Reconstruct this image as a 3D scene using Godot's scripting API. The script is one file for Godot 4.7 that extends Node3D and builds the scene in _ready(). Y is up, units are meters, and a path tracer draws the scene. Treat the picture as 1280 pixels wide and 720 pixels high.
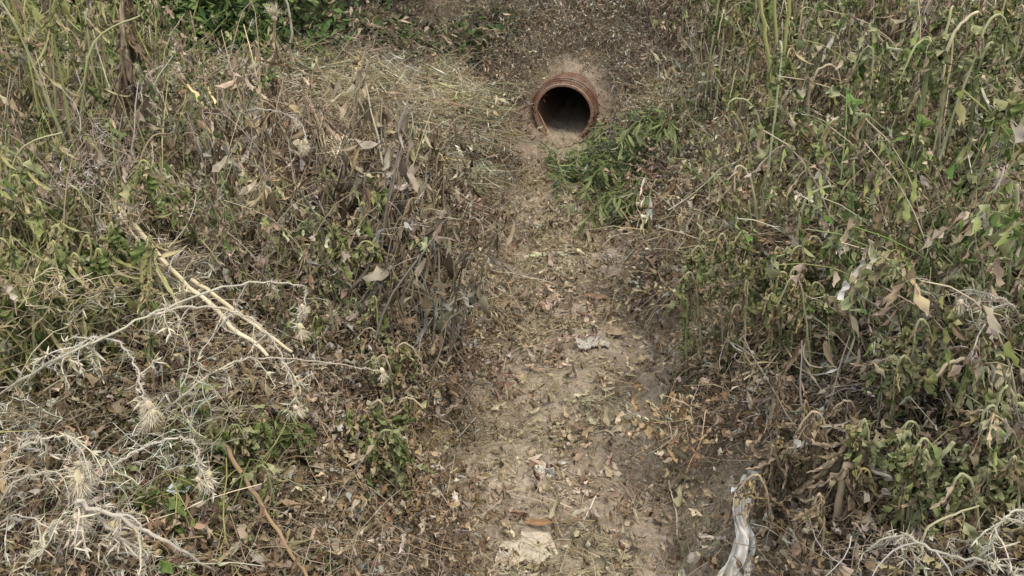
extends Node3D
# An overgrown ditch that runs from the viewer to a clay drain pipe in a bank, under an overcast sky.
# Units are metres; s = -z is the distance along the ditch.

class MB:
	# collects tubes and leaf strips and turns them into one mesh
	var v := PackedVector3Array()
	var c := PackedColorArray()
	var t := PackedInt32Array()
	var across := 3
	var edge := 0.0
	func quad(a: int, b: int, d: int, e: int) -> void:
		t.append_array(PackedInt32Array([a, b, d, b, e, d]))
	func tube(p: PackedVector3Array, r0: float, r1: float, k: int, ca: Color, cb: Color, rough := 0.0, rng: RandomNumberGenerator = null) -> void:
		var n := p.size()
		if n < 2:
			return
		var f := (p[1] - p[0]).normalized()
		var u := f.cross(Vector3(0.31, 0.2, 0.93)).normalized()
		var start := v.size()
		for i in n:
			var f2 := (p[mini(i + 1, n - 1)] - p[maxi(i - 1, 0)]).normalized()
			u = (u - f2 * u.dot(f2)).normalized()
			var w := f2.cross(u)
			var a := float(i) / (n - 1)
			var r := lerpf(r0, r1, a)
			var col := ca.lerp(cb, a)
			for j in k:
				var th := TAU * j / k
				var rr := r
				var cc := col
				if rng:
					rr *= 1.0 + rng.randf_range(-rough, rough)
					cc = col * rng.randf_range(0.85, 1.15)
				v.append(p[i] + (u * cos(th) + w * sin(th)) * rr)
				c.append(Color(cc.r, cc.g, cc.b, 1))
		for i in n - 1:
			for j in k:
				var q := start + i * k
				quad(q + j, q + (j + 1) % k, q + k + j, q + k + (j + 1) % k)
		var e := v.size()
		v.append(p[n - 1]); c.append(c[e - 1])
		for j in k:
			t.append_array(PackedInt32Array([e - k + j, e - k + (j + 1) % k, e]))
	func leaf(pos: Vector3, dir: Vector3, nrm: Vector3, L: float, W: float, segs: int, bend: float, twist: float, fold: float, crump: float, shape: int, ca: Color, cb: Color, rng: RandomNumberGenerator) -> void:
		var f := dir.normalized()
		var u := nrm - f * nrm.dot(f)
		if u.length() < 0.01:
			u = f.cross(Vector3(0.7, 0.1, 0.7))
		u = u.normalized()
		var p := pos
		var start := v.size()
		var st := L / segs
		for i in segs + 1:
			var a := float(i) / segs
			var w := W * 0.5
			match shape:
				0: w *= pow(maxf(sin(PI * (0.06 + 0.92 * a)), 0.02), 0.8)
				1: w *= maxf(pow(maxf(sin(PI * pow(0.02 + 0.96 * a, 0.65)), 0.0), 0.75), 0.05)
				2: w *= minf(1.0, 0.5 + a * 3.0) * (1.0 - 0.93 * a * a)
				3: w *= maxf(pow(maxf(sin(PI * pow(0.02 + 0.96 * a, 0.7)), 0.0), 0.7), 0.06) * (1.0 if i % 2 == 1 else 0.58)
			var s := f.cross(u)
			var wl := w * rng.randf_range(0.75, 1.2)
			var wr := w * rng.randf_range(0.75, 1.2)
			var j := func(): return Vector3(rng.randf_range(-1, 1), rng.randf_range(-1, 1), rng.randf_range(-1, 1)) * crump * w
			var cf := cos(fold)
			var sf := sin(fold)
			for q in across:
				var o := float(q) / (across - 1) * 2 - 1
				var ww := wl if o < 0 else wr
				var lift := absf(o) if across == 3 else o * o
				v.append(p + s * ww * o * cf + u * ww * lift * sf + j.call() * (0.5 if absf(o) < 0.1 else 1.0))
				var cc := ca.lerp(cb, clampf(a + rng.randf_range(-0.4, 0.4), 0, 1)) * rng.randf_range(0.72, 1.2)
				if absf(o) > 0.9 or i == segs:
					cc = cc.lerp(Color(0.3, 0.24, 0.15) * (cc.g * 4.0), 0.3 * edge)
				c.append(Color(cc.r, cc.g, cc.b, 1))
			var b := bend / segs * rng.randf_range(0.4, 1.6)
			f = f.rotated(s, b); u = u.rotated(s, b)
			var tw := twist / segs * rng.randf_range(0.2, 1.8)
			u = u.rotated(f, tw)
			p += f * st
		for i in segs:
			for k in across - 1:
				var q := start + i * across + k
				quad(q, q + 1, q + across, q + across + 1)
	func lump(pos: Vector3, r: Vector3, col: Color, rng: RandomNumberGenerator, rings := 4, k := 6, rough := 0.22) -> void:
		var start := v.size()
		for i in rings + 1:
			var ph := PI * i / rings
			for j in k:
				var th := TAU * (j + 0.5 * (i % 2)) / k
				var d := Vector3(sin(ph) * cos(th), cos(ph), sin(ph) * sin(th)) * r * (1.0 + rng.randf_range(-rough, rough))
				v.append(pos + d)
				var cc := col * rng.randf_range(0.82, 1.15)
				c.append(Color(cc.r, cc.g, cc.b, 1))
		for i in rings:
			for j in k:
				var q := start + i * k
				quad(q + j, q + k + j, q + (j + 1) % k, q + k + (j + 1) % k)
	func join(o: MB, tr: Transform3D, g: Color) -> void:
		var start := v.size()
		v.append_array(tr * o.v)
		for q in o.c:
			c.append(Color(q.r * g.r, q.g * g.g, q.b * g.b, 1))
		for q in o.t:
			t.append(start + q)
	func mesh(mat: Material, flat := false) -> ArrayMesh:
		var st: Array = []
		st.resize(Mesh.ARRAY_MAX)
		if flat:
			var v2 := PackedVector3Array()
			var c2 := PackedColorArray()
			for i in t:
				v2.append(v[i]); c2.append(c[i])
			v = v2; c = c2
			t = PackedInt32Array(range(v.size()))
		var n := PackedVector3Array()
		n.resize(v.size())
		for i in range(0, t.size(), 3):
			var a := t[i]; var b := t[i + 1]; var d := t[i + 2]
			var w := (v[d] - v[a]).cross(v[b] - v[a])
			n[a] += w; n[b] += w; n[d] += w
		for i in n.size():
			n[i] = n[i].normalized() if n[i].length() > 1e-12 else Vector3.UP
		st[Mesh.ARRAY_VERTEX] = v
		st[Mesh.ARRAY_NORMAL] = n
		st[Mesh.ARRAY_COLOR] = c
		st[Mesh.ARRAY_INDEX] = t
		var m := ArrayMesh.new()
		m.add_surface_from_arrays(Mesh.PRIMITIVE_TRIANGLES, st)
		m.surface_set_material(0, mat)
		return m

var R := RandomNumberGenerator.new()
var patchy := FastNoiseLite.new()
var rough_noise := FastNoiseLite.new()
var clod_noise := FastNoiseLite.new()
var M := {}
var taken := {}
var LEAF := {}

# ---------------------------------------------------------------- small helpers
func rnd(a: float, b: float) -> float:
	return R.randf_range(a, b)
func rdir() -> Vector3:
	var th := R.randf() * TAU
	var y := rnd(-1, 1)
	return Vector3(sqrt(1 - y * y) * cos(th), y, sqrt(1 - y * y) * sin(th))
func flat_dir() -> Vector3:
	var th := R.randf() * TAU
	return Vector3(cos(th), 0, sin(th))
func pick(a: Array):
	return a[R.randi() % a.size()]
func tint(c: Color, k: float) -> Color:
	var g := rnd(1 - k, 1 + k)
	return Color(c.r * g * rnd(0.95, 1.05), c.g * g * rnd(0.96, 1.04), c.b * g * rnd(0.92, 1.08))
func numbered(called: String) -> String:
	taken[called] = taken.get(called, 0) + 1
	return called if taken[called] == 1 else "%s_%03d" % [called, taken[called] - 1]
func tag(o: Node, label: String, category: String, group := "", kind := "") -> void:
	o.set_meta("label", label)
	o.set_meta("category", category)
	if group:
		o.set_meta("group", group)
	if kind:
		o.set_meta("kind", kind)
func thing(called: String, label: String, category: String, at := Vector3.ZERO, group := "", kind := "") -> Node3D:
	var o := Node3D.new()
	o.name = numbered(called)
	add_child(o)
	o.position = at
	tag(o, label, category, group, kind)
	return o
func part(parent: Node, called: String, m: Mesh, tr := Transform3D()) -> MeshInstance3D:
	var o := MeshInstance3D.new()
	o.name = called
	o.mesh = m
	o.transform = tr
	parent.add_child(o, true)
	return o
func one(called: String, m: Mesh, tr: Transform3D, label: String, category: String, group := "", kind := "") -> MeshInstance3D:
	var o := MeshInstance3D.new()
	o.name = numbered(called)
	o.mesh = m
	o.transform = tr
	add_child(o)
	tag(o, label, category, group, kind)
	return o
func smooth_path(p: PackedVector3Array, n: int) -> PackedVector3Array:
	# a Catmull-Rom curve through the points
	var out := PackedVector3Array()
	var k := p.size()
	for i in n + 1:
		var x := float(i) / n * (k - 1)
		var j := mini(int(x), k - 2)
		var a := p[maxi(j - 1, 0)]
		var d := p[mini(j + 2, k - 1)]
		out.append(p[j].cubic_interpolate(p[j + 1], a, d, x - j))
	return out
func wander(from: Vector3, dir: Vector3, L: float, n: int, wob: float, sag: float) -> PackedVector3Array:
	var p := PackedVector3Array([from])
	var d := dir.normalized()
	for i in n:
		d = (d + rdir() * wob + Vector3(0, -sag, 0)).normalized()
		p.append(p[i] + d * L / n)
	return p

# ---------------------------------------------------------------- the lie of the land
const PIPE_AT := Vector3(0.304, 0.222, -4.70)
const PIPE_YAW := -0.20
func macro(x: float, z: float) -> float:
	var s := -z
	var d := x - (0.03 + 0.06 * s)
	var u := maxf(0.0, absf(d) - 0.30)
	var b := 0.53 * u / (u + 0.2) + 0.05 * u if d < 0 else 0.60 * u / (u + 0.24) + 0.06 * u
	var h := 1.3 * (1 - exp(-maxf(0.0, s - 4.68) / 0.7))
	return maxf(b, h) + 0.25 * pow(maxf(0, 0.24 - absf(b - h)), 2) / 0.24
func gh(x: float, z: float) -> float:
	var h := macro(x, z)
	var far := clampf((absf(x) + absf(z + 3.0)) * 0.1, 0.0, 1.0)
	h += rough_noise.get_noise_2d(x, z) * 0.035 + rough_noise.get_noise_2d(x * 4.1 + 9, z * 4.1) * 0.016
	if far < 0.6:
		h += absf(clod_noise.get_noise_2d(x, z)) * 0.017 + clod_noise.get_noise_2d(x * 2.7, z * 2.7) * 0.006
	return h
func gn(x: float, z: float) -> Vector3:
	var e := 0.05
	return Vector3(macro(x - e, z) - macro(x + e, z), 2 * e, macro(x, z - e) - macro(x, z + e)).normalized()
func ground_point(x: float, z: float, up := 0.0) -> Vector3:
	return Vector3(x, gh(x, z) + up, z)
func dd(x: float, s: float) -> float:
	return x - (0.03 + 0.06 * s)
func axis(lo: float, hi: float, step: float, end_lo: float, end_hi: float) -> PackedFloat32Array:
	var a := PackedFloat32Array()
	var g := step
	var x := lo
	while x > end_lo:
		g *= 1.16
		x -= g
		a.insert(0, x)
	x = lo
	while x < hi:
		a.append(x)
		x += step
	g = step
	while x < end_hi:
		a.append(x)
		g *= 1.16
		x += g
	a.append(x)
	return a
func make_ground() -> void:
	var xs := axis(-1.35, 1.45, 0.0125, -60, 60)
	var zs := axis(-5.25, -0.95, 0.0145, -60, 60)
	var b := MB.new()
	var ax := Vector3(sin(PIPE_YAW), 0, cos(PIPE_YAW))
	var nx := xs.size()
	for z in zs:
		for x in xs:
			var y := gh(x, z)
			b.v.append(Vector3(x, y, z))
			var n1 := patchy.get_noise_2d(x * 2.1, z * 2.1)
			var n2 := rough_noise.get_noise_2d(x * 9, z * 9)
			var col := Color(0.37, 0.32, 0.27).lerp(Color(0.255, 0.215, 0.175), clampf(0.45 + n1 * 0.9, 0, 1))
			col = col.lerp(Color(0.46, 0.405, 0.335), clampf(n2 * 0.9, 0, 0.8))
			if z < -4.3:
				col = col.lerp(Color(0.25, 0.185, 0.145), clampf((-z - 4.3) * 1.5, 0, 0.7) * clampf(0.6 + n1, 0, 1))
			b.c.append(Color(col.r, col.g, col.b, 1))
	for j in zs.size() - 1:
		for i in nx - 1:
			var q := j * nx + i
			var m := (b.v[q] + b.v[q + nx + 1]) * 0.5
			var rel := m - PIPE_AT
			var along := rel.dot(ax)
			if along < 0.02 and along > -3.4 and (rel - ax * along).length() < 0.178:
				continue
			b.quad(q, q + nx, q + 1, q + nx + 1)
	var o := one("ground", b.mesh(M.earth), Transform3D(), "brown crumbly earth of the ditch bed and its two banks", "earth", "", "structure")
	o.remove_meta("group")

# ---------------------------------------------------------------- materials
func noise_tex(freq: float, lo: Color, hi: Color, sd: int, normal := 0.0, size := 512) -> NoiseTexture2D:
	var n := FastNoiseLite.new()
	n.seed = sd
	n.frequency = freq
	n.fractal_octaves = 5
	var t := NoiseTexture2D.new()
	t.width = size; t.height = size
	t.seamless = true
	t.noise = n
	if normal > 0:
		t.as_normal_map = true
		t.bump_strength = normal
	else:
		var g := Gradient.new()
		g.set_color(0, lo); g.set_color(1, hi)
		t.color_ramp = g
	return t
func vmat(rough: float, back: float, spec := 0.3) -> StandardMaterial3D:
	var m := StandardMaterial3D.new()
	m.vertex_color_use_as_albedo = true
	m.roughness = rough
	m.metallic_specular = spec
	m.cull_mode = BaseMaterial3D.CULL_DISABLED
	if back > 0:
		m.backlight_enabled = true
		m.backlight = Color(back, back, back * 0.8)
	return m
func make_materials() -> void:
	M.earth = vmat(0.95, 0, 0.2)
	M.earth.albedo_texture = noise_tex(0.035, Color(0.72, 0.7, 0.67), Color(1.0, 1.0, 1.0), 5)
	M.earth.uv1_triplanar = true
	M.earth.uv1_world_triplanar = true
	M.earth.uv1_scale = Vector3(2.3, 2.3, 2.3)
	M.earth.normal_enabled = true
	M.earth.normal_texture = noise_tex(0.06, Color.BLACK, Color.WHITE, 8, 6.0)
	M.earth.normal_scale = 1.2
	M.dry = vmat(0.95, 0, 0.12)
	M.green = vmat(0.72, 0, 0.22)
	M.fuzz = vmat(0.95, 0, 0.1)
	M.stem = vmat(0.8, 0, 0.2)
	M.stone = vmat(0.9, 0, 0.3)
	M.cloth = vmat(0.75, 0.25, 0.3)
	M.film = vmat(0.35, 0.3, 0.5)
	M.clay = vmat(0.62, 0, 0.4)
	M.clay.albedo_texture = noise_tex(0.02, Color(0.5, 0.5, 0.5), Color(1, 1, 1), 21)
	M.clay.uv1_triplanar = true
	M.clay.uv1_scale = Vector3(5, 5, 5)
	M.clay.normal_enabled = true
	M.clay.normal_texture = noise_tex(0.05, Color.BLACK, Color.WHITE, 22, 3.0)
	M.clay.normal_scale = 0.5

# base colours (linear)
const STRAW := Color(0.43, 0.375, 0.275)
const STRAW2 := Color(0.32, 0.27, 0.19)
const BROWN := Color(0.18, 0.135, 0.092)
const DARK := Color(0.10, 0.078, 0.057)
const GREYBROWN := Color(0.245, 0.203, 0.15)
const PALE := Color(0.41, 0.385, 0.325)
const ASH := Color(0.3, 0.28, 0.24)
const RUST := Color(0.225, 0.155, 0.105)
const GREEN := Color(0.085, 0.125, 0.04)
const GREEN2 := Color(0.118, 0.148, 0.058)
const YGREEN := Color(0.22, 0.222, 0.09)
const SAGE := Color(0.19, 0.197, 0.112)
const SAGE2 := Color(0.25, 0.255, 0.155)
const DEEP := Color(0.035, 0.06, 0.022)
const OCHRE := Color(0.27, 0.22, 0.11)

# ---------------------------------------------------------------- clumps of uncountable growth
func clump_litter() -> MB:
	var b := MB.new()
	for i in 26:
		var r := sqrt(R.randf()) * 0.10
		var p := flat_dir() * r + Vector3(0, rnd(-0.003, 0.010), 0)
		var ca: Color = pick([Color(0.34, 0.29, 0.23), Color(0.31, 0.26, 0.2), Color(0.34, 0.29, 0.225), GREYBROWN, Color(0.34, 0.29, 0.22), BROWN, BROWN])
		var big := pow(R.randf(), 2.5)
		var dir := (flat_dir() + Vector3(0, rnd(-0.35, 0.6), 0))
		b.leaf(p, dir, Vector3.UP + rdir() * 0.8, 0.009 + big * 0.042, 0.006 + big * rnd(0.01, 0.026), 4, rnd(-2.2, 2.2), rnd(-1.6, 1.6), rnd(-1.2, 1.2), 0.4, pick([0, 1, 3]), tint(ca, 0.12), tint(ca, 0.15), R)
	for i in 12:
		var p2 := flat_dir() * rnd(0, 0.1) + Vector3(0, rnd(0.002, 0.012), 0)
		b.tube(wander(p2, flat_dir() + Vector3(0, rnd(-0.1, 0.25), 0), rnd(0.02, 0.09), 4, 0.22, 0.03), rnd(0.0005, 0.0014), 0.0004, 3, tint(pick([STRAW2, GREYBROWN, STRAW]), 0.2), tint(STRAW2, 0.2))
	return b
func clump_fibre() -> MB:
	var b := MB.new()
	for i in 34:
		var p := flat_dir() * sqrt(R.randf()) * 0.12 + Vector3(0, rnd(0.0, 0.008), 0)
		var ca := tint(pick([STRAW2, GREYBROWN, Color(0.26, 0.21, 0.15), BROWN, STRAW]), 0.2)
		b.tube(wander(p, flat_dir() + Vector3(0, rnd(-0.1, 0.3), 0), rnd(0.015, 0.08), 5, 0.35, 0.06), rnd(0.0004, 0.0011), 0.0004, 3, ca, ca)
	return b
func clump_crumbs() -> MB:
	var b := MB.new()
	for i in 34:
		var sz := pow(R.randf(), 3.0) * 0.006 + 0.0016
		b.lump(flat_dir() * sqrt(R.randf()) * 0.11 + Vector3(0, sz * 0.35, 0), Vector3(sz, sz * rnd(0.5, 0.9), sz * rnd(0.6, 1.1)), tint(pick([Color(0.33, 0.285, 0.23), Color(0.3, 0.255, 0.2), Color(0.36, 0.315, 0.255)]), 0.1), R, 3, 5, 0.45)
	return b
func clump_withered(h: float, cols: Array, n: int) -> MB:
	# a dead plant whose leaves hang down rolled and crumpled
	var b := MB.new()
	for k in 3:
		var stem := wander(flat_dir() * 0.04, Vector3.UP + rdir() * 0.25, h * rnd(0.75, 1.1), 7, 0.16, 0.02)
		b.tube(stem, rnd(0.002, 0.004), 0.0012, 4, tint(GREYBROWN, 0.2), tint(pick(cols), 0.2))
		for i in n / 3:
			var a := rnd(0.12, 1.0)
			var p := stem[int(a * 7)] + rdir() * 0.012
			var side := flat_dir()
			var ca: Color = pick(cols)
			var L := rnd(0.035, 0.105)
			if R.randf() < 0.55:
				var tw := wander(p, side + Vector3(0, rnd(-0.1, 0.6), 0), rnd(0.03, 0.09), 3, 0.25, 0.2)
				b.tube(tw, 0.001, 0.0006, 3, tint(ca, 0.2), tint(ca, 0.2))
				p = tw[3]
			b.leaf(p, Vector3(0, -1, 0) + side * rnd(0.1, 0.9), side + rdir() * 0.7, L, rnd(0.006, 0.021), 5, rnd(-2.2, 2.2), rnd(-2.8, 2.8), rnd(-1.4, 1.4), 0.75, pick([0, 3, 3, 2]), tint(ca, 0.25), tint(ca, 0.3), R)
	return b
func clump_tangle(h: float, cols: Array) -> MB:
	# thin dead stems knotted together with shreds of leaf
	var b := MB.new()
	for i in 26:
		var ca: Color = pick(cols)
		var p := flat_dir() * rnd(0, 0.11) + Vector3(0, rnd(0, 0.5) * h, 0)
		var path := wander(p, flat_dir() + Vector3(0, rnd(-0.2, 1.1), 0), rnd(0.08, 0.24), 6, 0.32, 0.12)
		b.tube(path, rnd(0.0008, 0.0017), 0.0006, 3, tint(ca, 0.2), tint(ca, 0.25))
		for q in 3:
			var pp := path[1 + R.randi() % 6]
			var cb: Color = pick(cols)
			b.leaf(pp, rdir() + Vector3(0, -0.5, 0), rdir(), rnd(0.012, 0.045), rnd(0.004, 0.014), 4, rnd(-2.6, 2.6), rnd(-2.6, 2.6), rnd(-1.3, 1.3), 0.7, pick([0, 1, 3]), tint(cb, 0.25), tint(cb, 0.3), R)
	return b
func clump_straw(cols: Array) -> MB:
	# cut stalks and blades lying flat
	var b := MB.new()
	for i in 42:
		var ca: Color = pick(cols)
		var dir := Vector3(rnd(-0.5, 0.5), rnd(-0.06, 0.22), 1) if R.randf() < 0.6 else flat_dir() + Vector3(0, rnd(0, 0.3), 0)
		var p := flat_dir() * rnd(0, 0.13) + Vector3(0, rnd(0.005, 0.06), 0) - dir * 0.06
		if R.randf() < 0.6:
			b.tube(wander(p, dir, rnd(0.07, 0.24), 5, 0.13, 0.02), rnd(0.0008, 0.002), 0.0007, 3, tint(ca, 0.2), tint(ca, 0.2))
		else:
			b.leaf(p, dir, Vector3.UP + rdir() * 0.7, rnd(0.06, 0.19), rnd(0.004, 0.010), 5, rnd(-0.9, 0.9), rnd(-2, 2), rnd(-0.8, 0.8), 0.2, 2, tint(ca, 0.2), tint(ca, 0.25), R)
	for i in 22:
		var cb: Color = pick(cols)
		b.leaf(flat_dir() * rnd(0, 0.13) + Vector3(0, rnd(0.01, 0.07), 0), rdir(), rdir(), rnd(0.012, 0.035), rnd(0.006, 0.014), 3, rnd(-2, 2), rnd(-2, 2), rnd(-1.2, 1.2), 0.4, pick([0, 1, 3]), tint(cb, 0.25), tint(cb, 0.25), R)
	return b
func clump_grass(h: float, cols: Array) -> MB:
	var b := MB.new()
	for i in 26:
		var ca: Color = pick(cols)
		b.leaf(flat_dir() * rnd(0, 0.07), Vector3.UP + rdir() * 0.4, flat_dir(), h * rnd(0.45, 1.1), rnd(0.004, 0.010), 6, rnd(0.1, 1.7), rnd(-1, 1), rnd(-0.6, 0.6), 0.1, 2, tint(ca, 0.2), tint(ca.lerp(OCHRE, 0.3), 0.2), R)
	return b
func clump_weed(h: float, cols: Array, leafy: int, lmin: float, lmax: float) -> MB:
	# limp branching weed with small hanging leaves
	var b := MB.new()
	for k in 5:
		var ca: Color = pick(cols)
		var stem := wander(flat_dir() * rnd(0, 0.06), Vector3.UP + rdir() * 0.45, h * rnd(0.6, 1.15), 8, 0.2, 0.04)
		b.tube(stem, rnd(0.0016, 0.003), 0.001, 4, tint(ca.lerp(STRAW2, 0.3), 0.2), tint(ca, 0.2))
		for i in leafy:
			var p := stem[1 + R.randi() % 8]
			var side := flat_dir()
			var tw := wander(p, side + Vector3(0, rnd(0.0, 0.9), 0), rnd(0.02, 0.07), 3, 0.2, 0.3)
			b.tube(tw, 0.0009, 0.0007, 3, tint(ca, 0.2), tint(ca, 0.2))
			var cb: Color = pick(cols)
			b.leaf(tw[3], Vector3(0, -0.9, 0) + side * rnd(0, 0.8) + rdir() * 0.3, side + rdir() * 0.6, rnd(lmin, lmax), rnd(lmin, lmax) * 0.5, 5, rnd(-1.8, 1.8), rnd(-2.0, 2.0), rnd(-1.25, 1.25), 0.5, pick([1, 3, 3, 0]), tint(cb, 0.22), tint(cb, 0.25), R)
	return b
func clump_narrow(cols: Array) -> MB:
	# shoots with narrow leaves
	var b := MB.new()
	for k in 4:
		var stem := wander(flat_dir() * rnd(0, 0.05), Vector3.UP + rdir() * 0.9, rnd(0.12, 0.3), 7, 0.25, 0.16)
		b.tube(stem, 0.0016, 0.0009, 3, tint(GREEN2, 0.2), tint(SAGE, 0.2))
		for i in 15:
			var ca: Color = pick(cols)
			b.leaf(stem[1 + R.randi() % 7], flat_dir() + Vector3(0, rnd(-1.2, 0.2), 0), Vector3.UP + rdir() * 0.6, rnd(0.03, 0.07), rnd(0.006, 0.012), 5, rnd(-0.2, 1.2), rnd(-0.8, 0.8), rnd(0, 0.8), 0.2, 0, tint(ca, 0.2), tint(ca, 0.25), R)
	return b
func clump_hang(h: float, cols: Array, n: int) -> MB:
	# wilted weed: arched stems with limp twisted shreds dangling from them
	var b := MB.new()
	for k in 5:
		var ca: Color = pick(cols)
		var out := flat_dir()
		var p := PackedVector3Array([flat_dir() * rnd(0, 0.06)])
		var d := (Vector3.UP + out * rnd(0.0, 0.25)).normalized()
		var hh := h * rnd(0.55, 1.15)
		for i in 9:
			d = (d + out * (0.02 + 0.05 * i * i / 20.0) - Vector3(0, 0.028 * i * i / 10.0, 0) + rdir() * 0.12).normalized()
			p.append(p[i] + d * hh / 8.0)
		b.tube(p, rnd(0.0016, 0.003), 0.0011, 4, tint(ca.lerp(STRAW2, 0.3), 0.2), tint(ca, 0.2))
		for i in n:
			var q := p[1 + R.randi() % 9] + rdir() * 0.01
			var cb: Color = pick(cols)
			var side := flat_dir()
			if R.randf() < 0.25:
				var tw := wander(q, side + Vector3(0, rnd(0.0, 0.5), 0), rnd(0.015, 0.05), 3, 0.2, 0.5)
				b.tube(tw, 0.0009, 0.0006, 3, tint(ca, 0.2), tint(ca, 0.2))
				q = tw[3]
			b.leaf(q, Vector3(0, -1, 0) + side * rnd(0, 0.5), side + rdir() * 0.5, rnd(0.02, 0.06), rnd(0.007, 0.022), 5, rnd(-1.5, 1.5), rnd(-2.4, 2.4), rnd(-1.5, 1.5), 0.75, pick([0, 3, 3, 1]), tint(cb, 0.16), tint(cb, 0.2), R)
	return b
func clump_crumple(cols: Array, h: float) -> MB:
	# heap of crumpled dead leaves
	var b := MB.new()
	b.across = 5
	for i in 40:
		var ca: Color = pick(cols)
		var big := pow(R.randf(), 1.6)
		b.leaf(flat_dir() * sqrt(R.randf()) * 0.12 + Vector3(0, rnd(0, h), 0), rdir() + Vector3(0, -0.2, 0), rdir(), 0.016 + 0.038 * big, 0.007 + rnd(0.008, 0.02) * big, 6, rnd(-3.2, 3.2), rnd(-2.8, 2.8), rnd(-1.9, 1.9), 0.75, pick([0, 1, 3, 3]), tint(ca, 0.25), tint(ca, 0.3), R)
	for i in 12:
		var cb: Color = pick(cols)
		b.tube(wander(flat_dir() * rnd(0, 0.1) + Vector3(0, rnd(0, h), 0), flat_dir() + Vector3(0, rnd(-0.2, 0.7), 0), rnd(0.05, 0.16), 5, 0.3, 0.12), rnd(0.0008, 0.0018), 0.0006, 3, tint(cb, 0.2), tint(cb, 0.2))
	return b
func clump_lace() -> MB:
	# bleached feathery thistle shreds
	var b := MB.new()
	for i in 16:
		var path := wander(flat_dir() * rnd(0, 0.08) + Vector3(0, rnd(0, 0.12), 0), flat_dir() + Vector3(0, rnd(-0.1, 1.0), 0), rnd(0.06, 0.17), 6, 0.3, 0.12)
		var ca := tint(pick([PALE, ASH, GREYBROWN, GREYBROWN]), 0.15)
		b.tube(path, 0.0013, 0.0007, 3, ca, ca)
		for q in 9:
			var p := path[R.randi() % 7]
			b.leaf(p, rdir(), rdir(), rnd(0.012, 0.04), rnd(0.0015, 0.004), 3, rnd(-1.6, 1.6), rnd(-1, 1), 0.3, 0.2, 2, tint(ca, 0.15), tint(ca, 0.2), R)
	return b
func variants(n: int, make: Callable) -> Array:
	var a := []
	for i in n:
		a.append(make.call())
	return a
func patches(n: int, mat: Material, make: Callable, k: int, radius: float, rise: float, lean: float) -> Array:
	# n meshes, each of k clumps grown together over a disc
	var kinds := variants(5, make)
	var a := []
	for i in n:
		var b := MB.new()
		for j in k:
			var nn := (Vector3.UP + rdir() * lean).normalized()
			var side := nn.cross(flat_dir()).normalized()
			var g := rnd(0.8, 1.16)
			b.join(pick(kinds), Transform3D(Basis(side, nn, side.cross(nn)).scaled(Vector3.ONE * rnd(0.65, 1.2)), flat_dir() * sqrt((j + R.randf()) / k) * radius + Vector3(0, rnd(0, rise), 0)), Color(g * rnd(0.95, 1.05), g, g * rnd(0.9, 1.08)))
		a.append(b.mesh(mat))
	return a
func scatter(called: String, label: String, category: String, piece: String, meshes: Array, tries: int, box: Rect2, density: Callable, size: Vector2, up: Vector2, lean: float, hug: float, shade: float, clear := 0.35) -> void:
	var root := thing(called, label, category, Vector3.ZERO, "", "stuff")
	R.seed = called.hash()
	var xf := []
	var cf := []
	for m in meshes:
		xf.append([]); cf.append([])
	for i in int(tries * 0.8):
		var x := rnd(box.position.x, box.end.x)
		var s := rnd(box.position.y, box.end.y)
		if absf(x) > 0.7 * s + 0.75 or R.randf() > density.call(x, s):
			continue
		var k := R.randi() % meshes.size()
		var p := ground_point(x, -s, rnd(up.x, up.y))
		var rel := p - PIPE_AT
		var ax := Vector3(sin(PIPE_YAW), 0, cos(PIPE_YAW))
		var along := rel.dot(ax)
		if along > -3.0 and along < clear and (rel - ax * along + Vector3(0, 0.05, 0)).length() < 0.21 + clear * 0.4:
			continue
		if Vector3(x, 0, -s).length() < 0.75:
			continue
		var n := (Vector3.UP.lerp(gn(x, -s), hug) + rdir() * lean).normalized()
		var side := n.cross(flat_dir()).normalized()
		var sc := rnd(size.x, size.y) * 1.05
		if x < -0.2 and called == "withered_growth":
			sc *= lerpf(1.1, 0.8, ss(2.2, 3.2, s))
		if along > -0.6 and along < 0.5:
			sc *= clampf(((rel - ax * along).length() - 0.19) / 0.2, 0.3, 1.0)
		xf[k].append(Transform3D(Basis(side, n, side.cross(n)).scaled(Vector3.ONE * sc), p))
		var g := rnd(1 - shade, 1 + shade) * (1.0 + 0.28 * pn(x, s, 1.7, 77 + called.length()))
		cf[k].append(Color(g * rnd(0.94, 1.06), g * rnd(0.95, 1.05), g * rnd(0.9, 1.08)))
	var total := 0
	for k in meshes.size():
		if xf[k].is_empty():
			continue
		var mm := MultiMesh.new()
		mm.transform_format = MultiMesh.TRANSFORM_3D
		mm.use_colors = true
		mm.mesh = meshes[k]
		mm.instance_count = xf[k].size()
		for i in xf[k].size():
			mm.set_instance_transform(i, xf[k][i])
			mm.set_instance_color(i, cf[k][i])
		var o := MultiMeshInstance3D.new()
		o.name = piece
		o.multimesh = mm
		o.set_meta("kind", "stuff")
		root.add_child(o, true)
		total += xf[k].size()
	R.seed = called.hash() + 1
	print(called, " ", total)

func ss(a: float, b: float, x: float) -> float:
	return smoothstep(a, b, x)
func pn(x: float, s: float, f: float, o: float) -> float:
	return patchy.get_noise_2d(x * f + o, s * f - o)

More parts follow.
